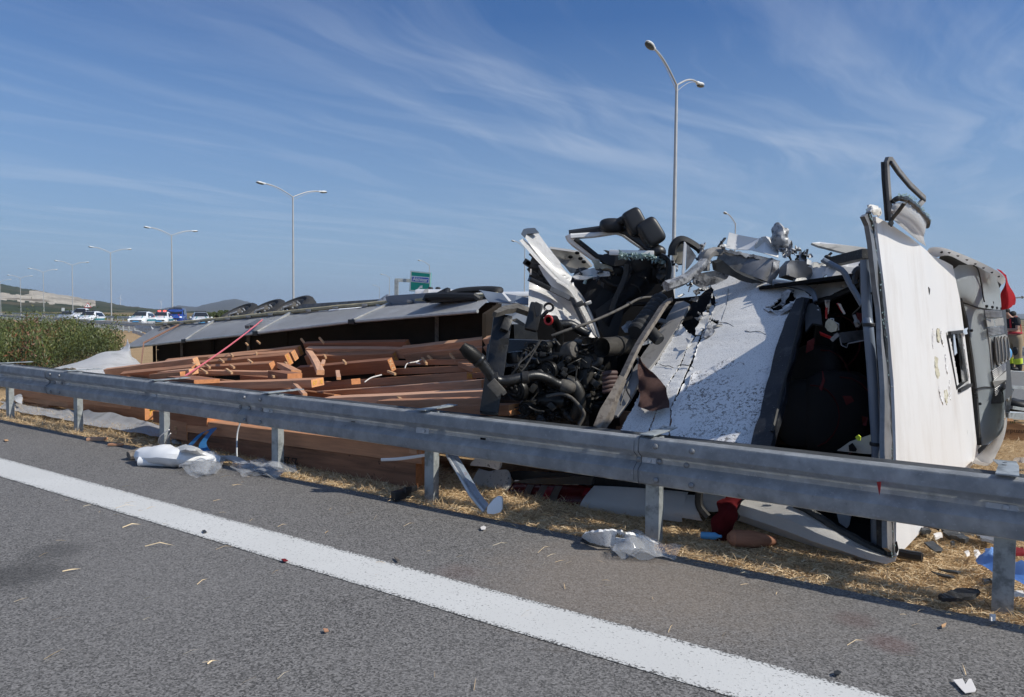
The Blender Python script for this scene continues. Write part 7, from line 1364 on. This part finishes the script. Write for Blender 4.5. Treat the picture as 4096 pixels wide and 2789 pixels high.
# black bracket behind the fin
cs('bracket', 'black_plastic', ((745, 518), (800, 560), (812, 590), (880, 650), (905, 660), (925, 745), (900, 765), (870, 792), (800, 770), (722, 712), (712, 640), (722, 570)), CD + .4, thick=.14, cell=.08, amp=.03, freq=6, jag=.02, seed=3)
for k, (x, y) in enumerate(((712, 580), (770, 600), (830, 660), (880, 700), (760, 680), (905, 735), (700, 570))): b = MB(); b.box(P('d', x, y, CD + .28), (.1, .12, .07), Matrix.Rotation(random.uniform(-.6, .6), 3, 'Y'), .01); cpt(b, 'bracket_clip', 'black_plastic', 20)
b = MB(); b.box(P('d', 731, 650, CD + .2), (.018, .01, .07)); cpt(b, 'white_label', 'paper', 0)
b = MB(); b.tube([P('d', x, y, CD + .1) for x, y in ((720, 485), (760, 520), (830, 590))], .018, 6); cpt(b, 'bracket_rod', 'black_plastic', 40)
# beige torn panel behind
cs('torn_inner_panel', 'beige_inner', ((900, 432), (1000, 448), (1160, 470), (1190, 530), (1240, 570), (1282, 602), (1180, 650), (1090, 665), (1040, 600), (990, 555), (940, 490)), 9.3, thick=.02, cell=.08, amp=.04, freq=3, seed=4, crease=.06)
b = MB(); b.bar(P('d', 900, 432, 9.25), P('d', 1165, 470, 9.25), .03, .025); b.bar(P('d', 1165, 472, 9.22), P('d', 1280, 600, 9.22), .05, .03); cpt(b, 'panel_lip', 'white_paint', 0)
for x, y in ((1150, 480), (1180, 530), (1210, 560), (1090, 515)): b = MB(); b.ball(P('d', x, y, 9.18), (.03, .02, .02)); cpt(b, 'clip_hole', 'void', 40)
cs('crumpled_liner', 'scuffed_white', ((1100, 690), (1200, 640), (1300, 615), (1320, 640), (1440, 650), (1450, 690), (1310, 700), (1220, 720), (1130, 720)), 8.85, thick=.01, cell=.05, amp=.06, freq=5, seed=5, crease=.08)
cs('crumpled_liner', 'white_paint', ((1100, 690), (1150, 680), (1240, 690), (1300, 690), (1230, 720), (1140, 715)), 8.75, thick=.01, cell=.05, amp=.05, freq=6, seed=6, crease=.08)
cs('insulation', 'foam', ((1285, 560), (1340, 555), (1450, 620), (1455, 650), (1380, 640), (1300, 600)), 9.0, thick=.06, cell=.05, amp=.04, freq=9, jag=.01, seed=7)
# door window frame with broken glass
fr_ = [(1078, 312, .1), (1200, 295, .1), (1400, 268, .05), (1530, 258, .0), (1600, 285, -.05), (1720, 370, -.15), (1830, 455, -.25), (1895, 500, -.3)]
b = MB(); b.tube([P('d', x, y, CD + d) for x, y, d in fr_], .052, 6, flat=.8); wfr = cpt(b, 'door_window_frame', 'black_plastic', 40)
b = MB(); b.tube([P('d', x, y, CD + .05) for x, y in ((1090, 332), (1300, 318), (1500, 288), (1570, 310), (1660, 375), (1790, 460))], .035, 6, flat=1.2); cpt(b, 'frame_inner', 'white_paint', 40, wfr)
b = MB(); b.tube([P('d', x, y, CD + .1) for x, y in ((1075, 315), (1090, 350), (1130, 390), (1240, 470), (1330, 535), (1345, 560))], .05, 6, flat=1.1); cpt(b, 'frame_inner', 'white_paint', 40, wfr)
b = MB(); b.tube([P('d', x, y, CD + .04) for x, y in ((1130, 352), (1230, 430), (1330, 510), (1400, 520))], .03, 6); cpt(b, 'frame_rubber', 'black_rubber', 40, wfr)
b = MB(); b.bar(P('d', 1440, 475, CD - .25), P('d', 1845, 485, CD - .35), .06, .06, V3((0, 0, 1)), .01); cpt(b, 'door_sill', 'white_paint', 30)
cs('door_lining', 'black_plastic', ((1335, 545), (1380, 500), (1440, 490), (1640, 500), (1850, 505), (1830, 540), (1700, 570), (1480, 610), (1400, 590)), CD + .1, thick=.1, cell=.1, amp=.02, seed=8)
cs('black_shard', 'debris_dark', ((1385, 455), (1410, 455), (1480, 475), (1470, 500), (1430, 490)), CD - .2, thick=.01, cell=.05, amp=.02, seed=9)
b = MB()
for k in range(420):
    u = random.random(); x = 1530 + u * 420; y = 492 + max(0, u - .6) * 130 + abs(random.gauss(0, 16)) + u * 6; p = P('d', x, y, CD - .38 + random.uniform(-.04, .04)); s_ = random.uniform(.006, .02)
    v = [p + V3((random.gauss(0, s_), random.gauss(0, s_), random.gauss(0, s_))) for _ in range(4)]; b.add(v, [(0, 1, 2), (0, 2, 3), (0, 3, 1), (1, 3, 2)])
b.build('broken_glass', 'glass_crumb', cab, 0, kind='stuff')
# mirrors
def pod(cx, cy, rx, ry, an, d, nm):
    rot = Matrix((CR_ * math.cos(an) + CU_ * math.sin(an), -_f, -CR_ * math.sin(an) + CU_ * math.cos(an))).transposed(); b = MB(); b.ball(P('d', cx, cy, CD + d), (rx, .1, ry), rot, 32, 22, .45); return cpt(b, nm, 'black_plastic', 60)
m1 = pod(1668, 200, .115, .15, R(-62) + math.pi / 2, -.2, 'mirror_housing'); m2 = pod(1814, 296, .125, .16, R(-58) + math.pi / 2, -.3, 'mirror_housing')
b = MB(); b.tube(spline([P('d', 1440, 240, CD - .05), P('d', 1500, 215, CD - .1), P('d', 1570, 178, CD - .15), P('d', 1620, 160, CD - .2)], 4), .05, 10); b.ball(P('d', 1465, 232, CD - .06), (.15, .1, .085), Matrix.Rotation(.0, 3, 'Y'), 16, 10, .7); cpt(b, 'mirror_arm', 'black_plastic', 50)
b = MB(); b.tube([P('d', 1868, 395, CD - .3), P('d', 1845, 425, CD - .3), P('d', 1820, 455, CD - .28)], [.05, .045, .05], 8); b.ball(P('d', 1875, 470, CD - .3), (.1, .08, .08)); cpt(b, 'mirror_arm', 'black_plastic', 50)
# seats and dashboard
rows = []; L0 = [(1720, 590), (1640, 680), (1560, 800), (1480, 870), (1380, 960), (1310, 1000)]; L1 = [(1895, 640), (1850, 780), (1740, 890), (1640, 960), (1540, 1080), (1500, 1230)]
for (x0, y0), (x1, y1) in zip(L0, L1): rows.append([P('d', x0 + (x1 - x0) * u / 8, y0 + (y1 - y0) * u / 8, CD + .1 - .32 * math.sin(u / 8 * math.pi) ** .6) for u in range(9)])
b = MB(); g = [spline(list(c), 5) for c in zip(*rows)]; b.grid(g, .03); b.ball(P('d', 1810, 600, CD), (.24, .2, .16), Matrix.Rotation(.6, 3, 'Y'), 20, 12, .75); st_ = cpt(b, 'seat', 'seat_dark', 60)
for y0, y1 in (((1640, 760), (1720, 840)), ((1700, 680), (1790, 760))): b = MB(); b.tube(spline([P('d', *y0, CD - .15), P('d', (y0[0] + y1[0]) / 2 + 20, (y0[1] + y1[1]) / 2 - 15, CD - .24), P('d', *y1, CD - .2)], 4), .012, 6); cpt(b, 'seat_seam', 'black_rubber', 50, st_)
cs('seat_side', 'seat_dark', ((1310, 1000), (1490, 870), (1560, 1000), (1500, 1240), (1400, 1260), (1340, 1150)), CD - .1, thick=.08, cell=.1, amp=.02, seed=10)
b = MB(); b.tube(spline([P('d', x, y, CD - .25) for x, y in ((1600, 580), (1590, 680), (1545, 790), (1500, 890), (1460, 1000))], 4), .02, 6, flat=2); cpt(b, 'seat_belt', 'black_rubber', 40)
for (x, y, sx, sz, an) in ((1290, 850, .16, .26, .1), (1190, 760, .14, .2, .4), (1420, 730, .2, .18, 0), (1330, 930, .2, .3, .2)): b = MB(); b.ball(P('d', x, y, CD + .25), (sx, .14, sz), Matrix.Rotation(an, 3, 'Y'), 16, 10, .7); cpt(b, 'headrest', 'seat_dark', 60)
c = P('d', 1515, 640, CD + .15); b = MB(); b.tube([c + V3((math.cos(k * .314) * .19, math.sin(k * .314) * .06, math.sin(k * .314) * .19)) for k in range(20)], .02, 8, closed=True); b.bar(c + V3((-.18, 0, .02)), c + V3((.18, 0, -.02)), .05, .03); b.ball(c, (.08, .05, .08)); cpt(b, 'steering_wheel', 'black_plastic', 50)
b = MB(); b.tube(spline([P('d', x, y, CD + .05) for x, y in ((1690, 560), (1670, 620), (1620, 660))], 4), .03, 8); cpt(b, 'grab_handle', 'seat_dark', 50)
for k, (x, y) in enumerate(((1900, 590), (1925, 640), (1905, 690), (1860, 560))): b = MB(); b.lathe(P('d', x, y, CD - .25), V3((-.3, -.9, .2)), [(-.1, .06), (.0, .06), (.02, .05), (.03, .02)], 14); cpt(b, 'belt_reel', 'engine_black', 30)
b = MB(); b.tube(spline([P('d', x, y, CD - .4) for x, y in ((1900, 500), (1965, 545), (1980, 640), (1960, 740), (1935, 770))], 5), .035, 6, flat=1.5); cpt(b, 'bent_pillar', 'engine_black', 40)
b = MB(); b.tube([P('d', x, y, CD - .1) for x, y in ((1215, 760), (1225, 720), (1250, 700), (1290, 690))], .02, 6); cpt(b, 'wind_visor', 'glass_crumb', 40)
for k in range(26):
    x, y = random.choice(((random.uniform(1850, 2080), random.uniform(520, 780)), (random.uniform(1120, 1500), random.uniform(620, 760)))); s_ = random.uniform(20, 50)
    an = random.uniform(0, 6.28); pts = [(x + math.cos(an + a) * s_ * r_, y + math.sin(an + a) * s_ * r_, random.uniform(-.1, .1)) for a, r_ in ((0, 1), (1.2, .35), (2.3, .5), (3.3, .9), (4.4, .3), (5.2, .6))]
    cs('torn_shred', random.choice(['debris_dark', 'engine_black', 'torn_metal', 'debris_dark']), pts, CD - .3 if x > 1700 else CD - .05, thick=.006, cell=.05, amp=.05, freq=8, seed=300 + k, crease=.06, sm=25)
# piece of the far side: curved beige shell, white plate
rows = [[P('d', x, y, 8.4) for x, y in ((2010, 480), (2020, 430), (2050, 395), (2110, 378))], [P('d', x, y, 8.55) for x, y in ((2030, 560), (2060, 500), (2090, 470), (2115, 460))], [P('d', x, y, 8.45) for x, y in ((2040, 575), (2070, 590), (2095, 590), (2112, 590))]]
b = MB(); b.grid([spline(list(c), 4) for c in zip(*[spline(r, 4) for r in rows])], .012); cpt(b, 'curled_panel', 'beige_inner', 50)
b = MB(); b.tube(spline([P('d', x, y, 8.35) for x, y in ((2010, 500), (2015, 440), (2045, 385), (2090, 360), (2150, 375), (2240, 432), (2270, 470))], 4), .04, 6, flat=1.3); cpt(b, 'panel_rubber', 'black_rubber', 40)
cs('white_plate', 'white_paint', ((2112, 380), (2122, 382), (2135, 408), (2120, 600), (2108, 705), (2090, 712), (2100, 560)), 8.15, thick=.03, cell=.15, amp=.0)
cs('grey_plate', 'grey_metal', ((2140, 405), (2160, 420), (2222, 510), (2180, 580), (2130, 640)), 8.2, thick=.02, cell=.1, amp=.01)
# ---------------------------------------------------------------- cloths on the bus
rows = [[P('s', 118, 92, 8.6), P('s', 190, 130, 8.5), P('s', 250, 240, 8.35), P('s', 245, 270, 8.3)], [P('s', 190, 118, 8.75), P('s', 240, 150, 8.6), P('s', 275, 250, 8.4), P('s', 215, 350, 8.25)], [P('s', 270, 165, 8.8), P('s', 290, 200, 8.7), P('s', 330, 340, 8.45), P('s', 190, 430, 8.2)]]
b = cloth([[P('s', 120, 92, 8.6), P('s', 200, 125, 8.6), P('s', 285, 180, 8.6)], [P('s', 225, 195, 8.4), P('s', 255, 200, 8.45), P('s', 290, 215, 8.6)], [P('s', 240, 290, 8.3), P('s', 275, 300, 8.25), P('s', 325, 330, 8.45)], [P('s', 188, 440, 8.3), P('s', 280, 430, 8.2), P('s', 365, 430, 8.4)], [P('s', 198, 560, 8.3), P('s', 290, 550, 8.2), P('s', 380, 540, 8.4)], [P('s', 206, 655, 8.3), P('s', 290, 640, 8.2), P('s', 380, 592, 8.4)]], .012, .035, 5, 8, 5)
b.solo('red_cloth', 'cloth_red', 'bright red cloth hanging from the roof fairing at the right', 'cloth')
b = MB(); b.tube([P('s', 370, 500, 8.5), P('s', 490, 490, 8.6)], .008, 6); b.ball(P('s', 488, 490, 8.6), (.016, .016, .016)); b.solo('antenna_rod', 'galvanised_dark', 'thin metal rod poking out beside the red cloth', 'rod')
kq = lambda x, y, k: onp(*q('k', x, y), *VPl(k))
b = cloth([[kq(800, 352, -.05), kq(880, 358, -.06), kq(945, 370, -.04)], [kq(708, 400, -.12), kq(800, 420, -.16), kq(885, 415, -.1)], [kq(720, 470, -.18), kq(790, 460, -.22), kq(865, 460, -.14)], [kq(680, 520, -.2), kq(760, 540, -.26), kq(862, 530, -.16)], [kq(678, 600, -.2), kq(740, 610, -.24), kq(835, 570, -.16)], [kq(684, 700, -.2), kq(730, 700, -.22), kq(785, 705, -.18)]], .012, .03, 7, 9, 5)
b.solo('dark_red_cloth', 'cloth_darkred', 'dark red cloth caught on the torn rear corner panel under the rail', 'cloth')
# ---------------------------------------------------------------- things lying about
gk = lambda c, x, y, z=0.0: G(*q(c, x, y), z)
b = MB(); p0, p1 = gk('k', 800, 680, .06), gk('k', 1160, 705, .03); b.tube([p0, p0.lerp(p1, .1), p0.lerp(p1, .5), p1], [.03, .06, .065, .03], 12, flat=1.0); b.solo('wooden_log', 'wood_3', 'brownish rounded log half hidden under the rear corner panel', 'log')
b = MB(); p = gk('k', 655, 665, .04); b.lathe(p, V3((.8, -.5, .1)), [(-.06, .026), (.04, .027), (.07, .011), (.09, .011)], 12); b.solo('plastic_bottle', 'plate_blue', 'small blue labelled plastic bottle beside the dark red cloth', 'bottle')
# long bluish trim with rounded white end plate
dj = lambda x, y, d: P('j', x, y, d)
t0 = G(*q('j', 445, 805), .0).y
b = MB(); rows = []
for (x0, y0), (x1, y1), d in (((75, 262), (180, 268), 6.75), ((200, 475), (290, 455), 6.35), ((310, 680), (400, 640), 6.1), ((430, 812), (475, 735), 5.98)): rows.append([dj(x0, y0, d), dj((x0 + x1) / 2, (y0 + y1) / 2 - 4, d - .03), dj(x1, y1, d)])
b.grid([spline(list(c), 5) for c in zip(*rows)], .012); tt = b.solo('trim_strip', 'blue_white_trim', 'long bluish white trim strip leaning from the rail foot into the straw', 'trim strip', smooth=30)
b = MB(); b.tube([dj(85, 280, 6.7), dj(200, 470, 6.3), dj(300, 650, 6.07), dj(430, 805, 5.95)], .012, 6); b.build('strip_edge', 'galvanised', tt, 40)
b = MB(); pts = [dj(x, y, 5.9 + (820 - y) * .0002) for x, y in ((455, 800), (465, 755), (520, 690), (560, 662), (590, 668), (600, 690), (597, 790), (580, 815), (520, 832), (465, 828))]; b.prism(pts, V3((.01, .02, .0)), .004); b.build('end_plate', 'scuffed_white' if False else 'white_paint', tt, 40)
# white broken shell with a hole, and the plastic bags
dz = lambda x, y, z: G(*q('j', x, y), z)
b = MB(); b.sheet([dz(1350, 1030, .05), dz(1380, 995, .10), dz(1500, 970, .16), dz(1640, 970, .16), dz(1800, 1000, .14), dz(1950, 1055, .08), dz(2040, 1095, .02), dz(1880, 1130, .02), dz(1700, 1120, .03), dz(1560, 1115, .04), dz(1430, 1080, .03)], .02, .04, .012, 5, jag=.006, holes=[[dz(x, y, .08) for x, y in ((1640, 1090), (1740, 1070), (1790, 1090), (1700, 1120), (1650, 1115))]], seed=2); b.solo('broken_panel', 'speckled_paint', 'white broken body panel lying at the asphalt edge beside the post', 'panel')
b = MB(); b.sheet([dz(1355, 1045, .03), dz(1430, 1090, .02), dz(1570, 1130, .01), dz(1570, 1140, -.0), dz(1430, 1105, .0), dz(1350, 1060, .0)], .02, .05, .005); b.solo('panel_rim', 'black_rubber', 'black rim strip along the front of the broken white panel', 'strip')
def bag(name, lb, cr, cx, cy, rx, ry, h, seed):
    rnd = random.Random(int(seed * 10)); b = MB(); c = gk(cr, cx, cy); ex = gk(cr, cx + rx, cy) - c; ey = gk(cr, cx, cy - ry) - c
    for k in range(5):                                # folded layers of film, each a crumpled sheet standing a little off the ground
        ox, oy = rnd.uniform(-.45, .45), rnd.uniform(-.35, .35); s_ = rnd.uniform(.45, .75) if k else 1.0; pts = []
        if k == 0: ox = oy = 0
        for j in range(14):
            an = j * 6.283 / 14; r_ = s_ * rnd.uniform(.72, 1.05); u, v = ox + math.cos(an) * r_, oy + math.sin(an) * r_; p = c + ex * max(-1, min(1, u)) + ey * max(-1, min(1, v))
            p.z = .012 + (0 if k == 0 else h * rnd.uniform(.0, .9) * (.35 + .65 * max(0, math.sin(an)))); pts.append(p)
        b.sheet(pts, .002, .035, h * .35, 5, seed=int(seed * 10) + k, crease=h * 1.0, bulge=h * (.6 if k == 0 else .25))
    for v in b.bm.verts: v.co.z = max(v.co.z, .008 + .01 * abs(noise.noise(v.co * 9)))
    return b.solo(name, 'plastic_film', lb, 'plastic bag', 'clear plastic bags on the ground', smooth=18)
bag('plastic_bag', 'clear plastic bag nearest the camera beside the broken white panel and post', 'j', 1930, 1215, 370, 85, .13, 1.3)
bag('plastic_bag', 'puffed clear plastic bag in front of the thick white rolled sheet', 'm', 1880, 1110, 240, 80, .12, 4.1)
bag('plastic_bag', 'flat clear plastic bag against the lowest timber baulk left of the post', 'n', 1060, 490, 250, 55, .08, 7.7)
# blue sheet at the right
b = cloth([[gk('l', 930, 915, .28), gk('l', 985, 930, .22), gk('l', 1060, 960, .12)], [gk('l', 895, 990, .18), gk('l', 970, 1000, .14), gk('l', 1070, 1030, .12)], [gk('l', 850, 1080, .03), gk('l', 960, 1130, .03), gk('l', 1060, 1190, .02)]], .01, .04, 5, 10); b.solo('blue_sheet', 'cloth_blue', 'light blue cloth sheet on the straw left of the rightmost post', 'sheet')
b = cloth([[gk('l', 1080, 1060, .12), gk('l', 1160, 1055, .12), gk('l', 1300, 1060, .2)], [gk('l', 1070, 1130, .1), gk('l', 1170, 1150, .12), gk('l', 1300, 1140, .16)], [gk('l', 1060, 1195, .02), gk('l', 1150, 1205, .05), gk('l', 1300, 1310, .04)]], .01, .04, 5, 11); b.solo('blue_sheet', 'cloth_blue', 'light blue cloth sheet continuing right of the rightmost post', 'sheet')
# dark scraps
def scrap(c, pts, z, m_, nm, lb, th=.012, jag=0, amp=.01, cell=.05, group=None, cat='debris'):
    b = MB(); b.sheet([gk(c, x, y, z + (k * .01 if i % 2 else 0)) for i, (x, y) in enumerate(pts) for k in (1,)], th, cell, amp, 6, jag=jag, seed=len(pts) + int(pts[0][0])); return b.solo(nm, m_, lb, cat, group)
scrap('l', ((535, 1360), (580, 1330), (720, 1308), (860, 1312), (878, 1335), (850, 1360), (700, 1375), (560, 1378)), .05, 'black_rubber', 'rubber_scrap', 'long ragged black rubber scrap on the straw left of the rightmost post', .022, .008)
scrap('l', ((475, 1135), (560, 1155), (670, 1185), (640, 1190), (540, 1168)), .02, 'debris_dark', 'rubber_strip', 'lower of two thin black strips lying on the straw')
scrap('l', ((530, 1118), (620, 1130), (725, 1148), (700, 1158), (600, 1142)), .02, 'debris_dark', 'rubber_strip', 'upper of two thin black strips lying on the straw')
scrap('l', ((415, 905), (490, 890), (570, 945), (560, 968), (510, 970), (450, 930)), .03, 'debris_dark', 'glass_scrap', 'dark angular glass scrap on the straw beside the roof corner')
for k, (pts, m_, lb) in enumerate(((((560, 790), (700, 780), (755, 800), (640, 810)), 'grey_metal', 'flat grey slab in the debris heap beyond the rail'), (((640, 760), (780, 765), (830, 840), (700, 800)), 'beige_inner', 'beige board in the debris heap beyond the rail'), (((430, 740), (560, 735), (540, 790), (450, 770)), 'black_rubber', 'black lump at the back of the debris heap'), (((570, 810), (640, 800), (790, 880), (760, 890), (600, 850)), 'debris_dark', 'glossy black strip in front of the debris heap'), (((390, 790), (450, 785), (460, 815), (400, 820)), 'debris_dark', 'small black chip nearest the white roof corner'), (((640, 905), (670, 895), (675, 915), (650, 918)), 'debris_dark', 'tiny dark chip below the debris heap'), (((500, 840), (560, 830), (570, 860), (510, 865)), 'paper', 'pale paper scrap in the debris heap'), (((770, 980), (800, 975), (800, 1000), (775, 1005)), 'paper', 'crumpled white paper left of the blue sheet'), (((850, 985), (880, 980), (885, 1010), (860, 1015)), 'paper', 'second crumpled white paper touching the blue sheet'), (((1170, 1330), (1250, 1325), (1255, 1365), (1180, 1360)), 'paper', 'white packet right of the rightmost post'), (((970, 1510), (1020, 1510), (1015, 1540), (980, 1540)), 'paper', 'small white crumb at the asphalt edge below the rightmost post'), (((900, 1215), (1000, 1205), (1010, 1225), (920, 1230)), 'debris_dark', 'dark cloth scrap in front of the blue sheet'), (((1160, 960), (1257, 945), (1257, 1010), (1190, 1000)), 'cloth_darkred', 'dark red scrap right of the rightmost post'), (((820, 780), (1040, 800), (1040, 900), (900, 880)), 'grey_metal', 'grey gravel slab beyond the rail left of the rightmost post'))):
    scrap('l', pts, .03, m_, 'scrap', lb, .03 if k < 5 else .02, .01, .02)
b = MB(); b.bar(gk('l', 190, 975, .05), gk('l', 398, 1010, .03), .05, .06, bev=.01); b.solo('rubber_strip', 'black_rubber', 'black rubber strip lying just beyond the roof corner on the straw', 'debris')
# black plastic piece by the middle post
b = MB(); a = gk('n', 1930, 665, .05); e = gk('n', 2045, 635, .06); b.bar(a, e, .07, .08, bev=.012); b.bar(a + V3((.1, .02, .05)), e + V3((.06, .03, .03)), .03, .05, bev=.008); b.solo('plastic_part', 'black_plastic', 'black plastic moulding on the straw left of the middle post', 'debris')
# on the asphalt
b = MB(); pz = [G(*q('z', x, y), .012) for x, y in ((3812, 2722), (3850, 2720), (3862, 2740), (3875, 2722), (3885, 2722), (3905, 2760), (3900, 2770), (3860, 2772))]; b.sheet(pz, .003, .03, .012, 6); b.solo('paper_scrap', 'paper', 'pale torn paper scrap with a notch on the asphalt at the lower right', 'paper')
for lb, pts, m_ in (('small white chip on the asphalt below the trim strip', ((1922, 2112), (1935, 2106), (1944, 2112), (1940, 2120), (1925, 2120)), 'paper'), ('black pebble on the asphalt left of the paper scrap', ((3335, 2690), (3350, 2685), (3365, 2692), (3355, 2702), (3338, 2700)), 'debris_dark'), ('dark leaf on the white road line', ((1125, 2240), (1140, 2238), (1152, 2246), (1135, 2248)), 'cloth_darkred'), ('orange brown wood chip on the lower asphalt', ((1292, 2518), (1310, 2520), (1315, 2528), (1298, 2530)), 'wood_0'), ('yellow leaf on the asphalt at the far right', ((3765, 2505), (3785, 2495), (3780, 2510), (3768, 2512)), 'sticker_wood'), ('brown leaf curl on the asphalt above the line', ((1575, 2228), (1588, 2232), (1600, 2245), (1590, 2246)), 'rusty_strip'), ('black flake on the white road line', ((808, 2124), (820, 2122), (828, 2130), (815, 2132)), 'debris_dark'), ('yellow scrap on the asphalt at the far left', ((15, 1760), (28, 1758), (34, 1763), (20, 1765)), 'sticker_wood')):
    b = MB(); b.sheet([G(x, y, .012) for x, y in pts], .006, .03, .006, 9); b.solo('litter', m_, lb, 'litter')
# cardboard box with print, railing lying beyond
bc = G(4050, 1752, 0); D = bc.y
pl = (bc, V3((-.25, -1, 0)).normalized()); pz = lambda x, y: onp(*q('i', x, y), *pl)
c4 = [pz(1412, 1100), pz(1575, 1102), pz(1590, 955), pz(1418, 968)]
box = thing('cardboard_box', 'open brown cardboard box printed karpuzu standing beyond the bus roof', 'box', bc)
bw = (c4[1] - c4[0]).length; bx = V3((1, -.25, 0)).normalized(); by = V3((.25, 1, 0)).normalized(); hB = c4[3].z; o0 = V3((c4[0].x, c4[0].y, -.03))
for nm, a, sz_ in (('front_side', o0 + bx * bw / 2, (bw, .008)), ('back_side', o0 + bx * bw / 2 + by * .36, (bw, .008)), ('left_side', o0 + by * .18, (.008, .345)), ('right_side', o0 + bx * bw + by * .18, (.008, .345))):
    b = MB(); b.box(a + V3((0, 0, hB / 2)), (sz_[0], sz_[1], hB), Matrix((bx, by, ZZ)).transposed()); sd_ = b.build(nm, 'cardboard', box, 0)
    if nm == 'front_side':
        write('karpuzu', .09, 'print_brown', sd_, o0 + bx * bw * .40 - by * .007 + V3((0, 0, hB * .62)), bx, ZZ)
        b = MB(); b.tube([o0 + bx * (bw * .40 - .15 + .3 * k / 10) - by * .006 + V3((0, 0, hB * .62 + .06 + .035 * math.sin(k / 10 * math.pi))) for k in range(11)], .004, 4); b.build('print_arc', 'print_brown', sd_, 0)
        for k in (-1, 0, 1): b = MB(); c = o0 + bx * (bw * .40 + k * .025) - by * .006 + V3((0, 0, hB * .62 + .105)); b.prism([c + bx * -.01, c + bx * .01, c + V3((0, 0, .03))], -by * .002); b.build('print_leaf', 'leaf_green', sd_, 0)
b = MB(); b.prism([o0 + by * .36 + V3((0, 0, hB)), o0 + by * .36 + bx * bw + V3((0, 0, hB)), o0 + by * .42 + bx * bw + V3((0, 0, hB + .03)), o0 + by * .42 + V3((0, 0, hB + .03))], V3((0, 0, .006))); b.build('flap', 'cardboard', box, 0)
fr = thing('fallen_railing', 'bent grey railing section lying beyond the bus roof at the right edge', 'railing', G(4070, 1690, 0)); DD = G(4070, 1690, 0).y
for (x0, y0, x1, y1, w) in ((4022, 1548, 4110, 1552, .05), (4040, 1560, 4028, 1655, .06), (4022, 1662, 4120, 1668, .1), (4045, 1630, 4110, 1640, .05), (4028, 1600, 4050, 1556, .04)):
    b = MB(); b.bar(PV(x0, y0, DD), PV(x1, y1, DD + .2), w, w); b.build('rail_bar', 'galvanised_light', fr, 0)
b = MB(); b.ball(PV(4075, 1622, DD + .4), (.28, .2, .1), None, 16, 10)
for v in b.bm.verts: v.co.z += noise.noise(v.co * 6) * .06
b.solo('dark_tarp', 'mark_black' if False else 'boot_black', 'dark greenish bundle lying on the fallen railing', 'bundle')
b = cloth([[G(4060, 1838, .1), G(4096, 1835, .12), G(4160, 1832, .1)], [G(4055, 1860, .02), G(4096, 1858, .06), G(4160, 1858, .03)]], .01, .03, 6, 12); b.solo('white_cloth', 'paper', 'white cloth bundle behind the rail top at the right edge', 'cloth')
b = MB(); b.ball(PV(4028, 1415, 19.5), (.12, .1, .17)); b.solo('blue_bag', 'plate_blue', 'small blue bag hanging beside the firefighters', 'bag')
# ---------------------------------------------------------------- air
b = MB(); b.box(V3((0, 0, 60)), (11600, 11600, 130)); hz = b.build('haze', None, None, 0); hz['kind'] = 'stuff'
hm = bpy.data.materials.new('haze_air'); hm.use_nodes = True; t = hm.node_tree; t.nodes.clear(); pv = N(t, 'VolumePrincipled', i_Density=HAZE, i_Anisotropy=.3); pv.inputs['Color'].default_value = (.80, .88, 1, 1); oo = N(t, 'OutputMaterial'); L(t, pv.outputs[0], oo.inputs['Volume']); hz.data.materials.append(hm)
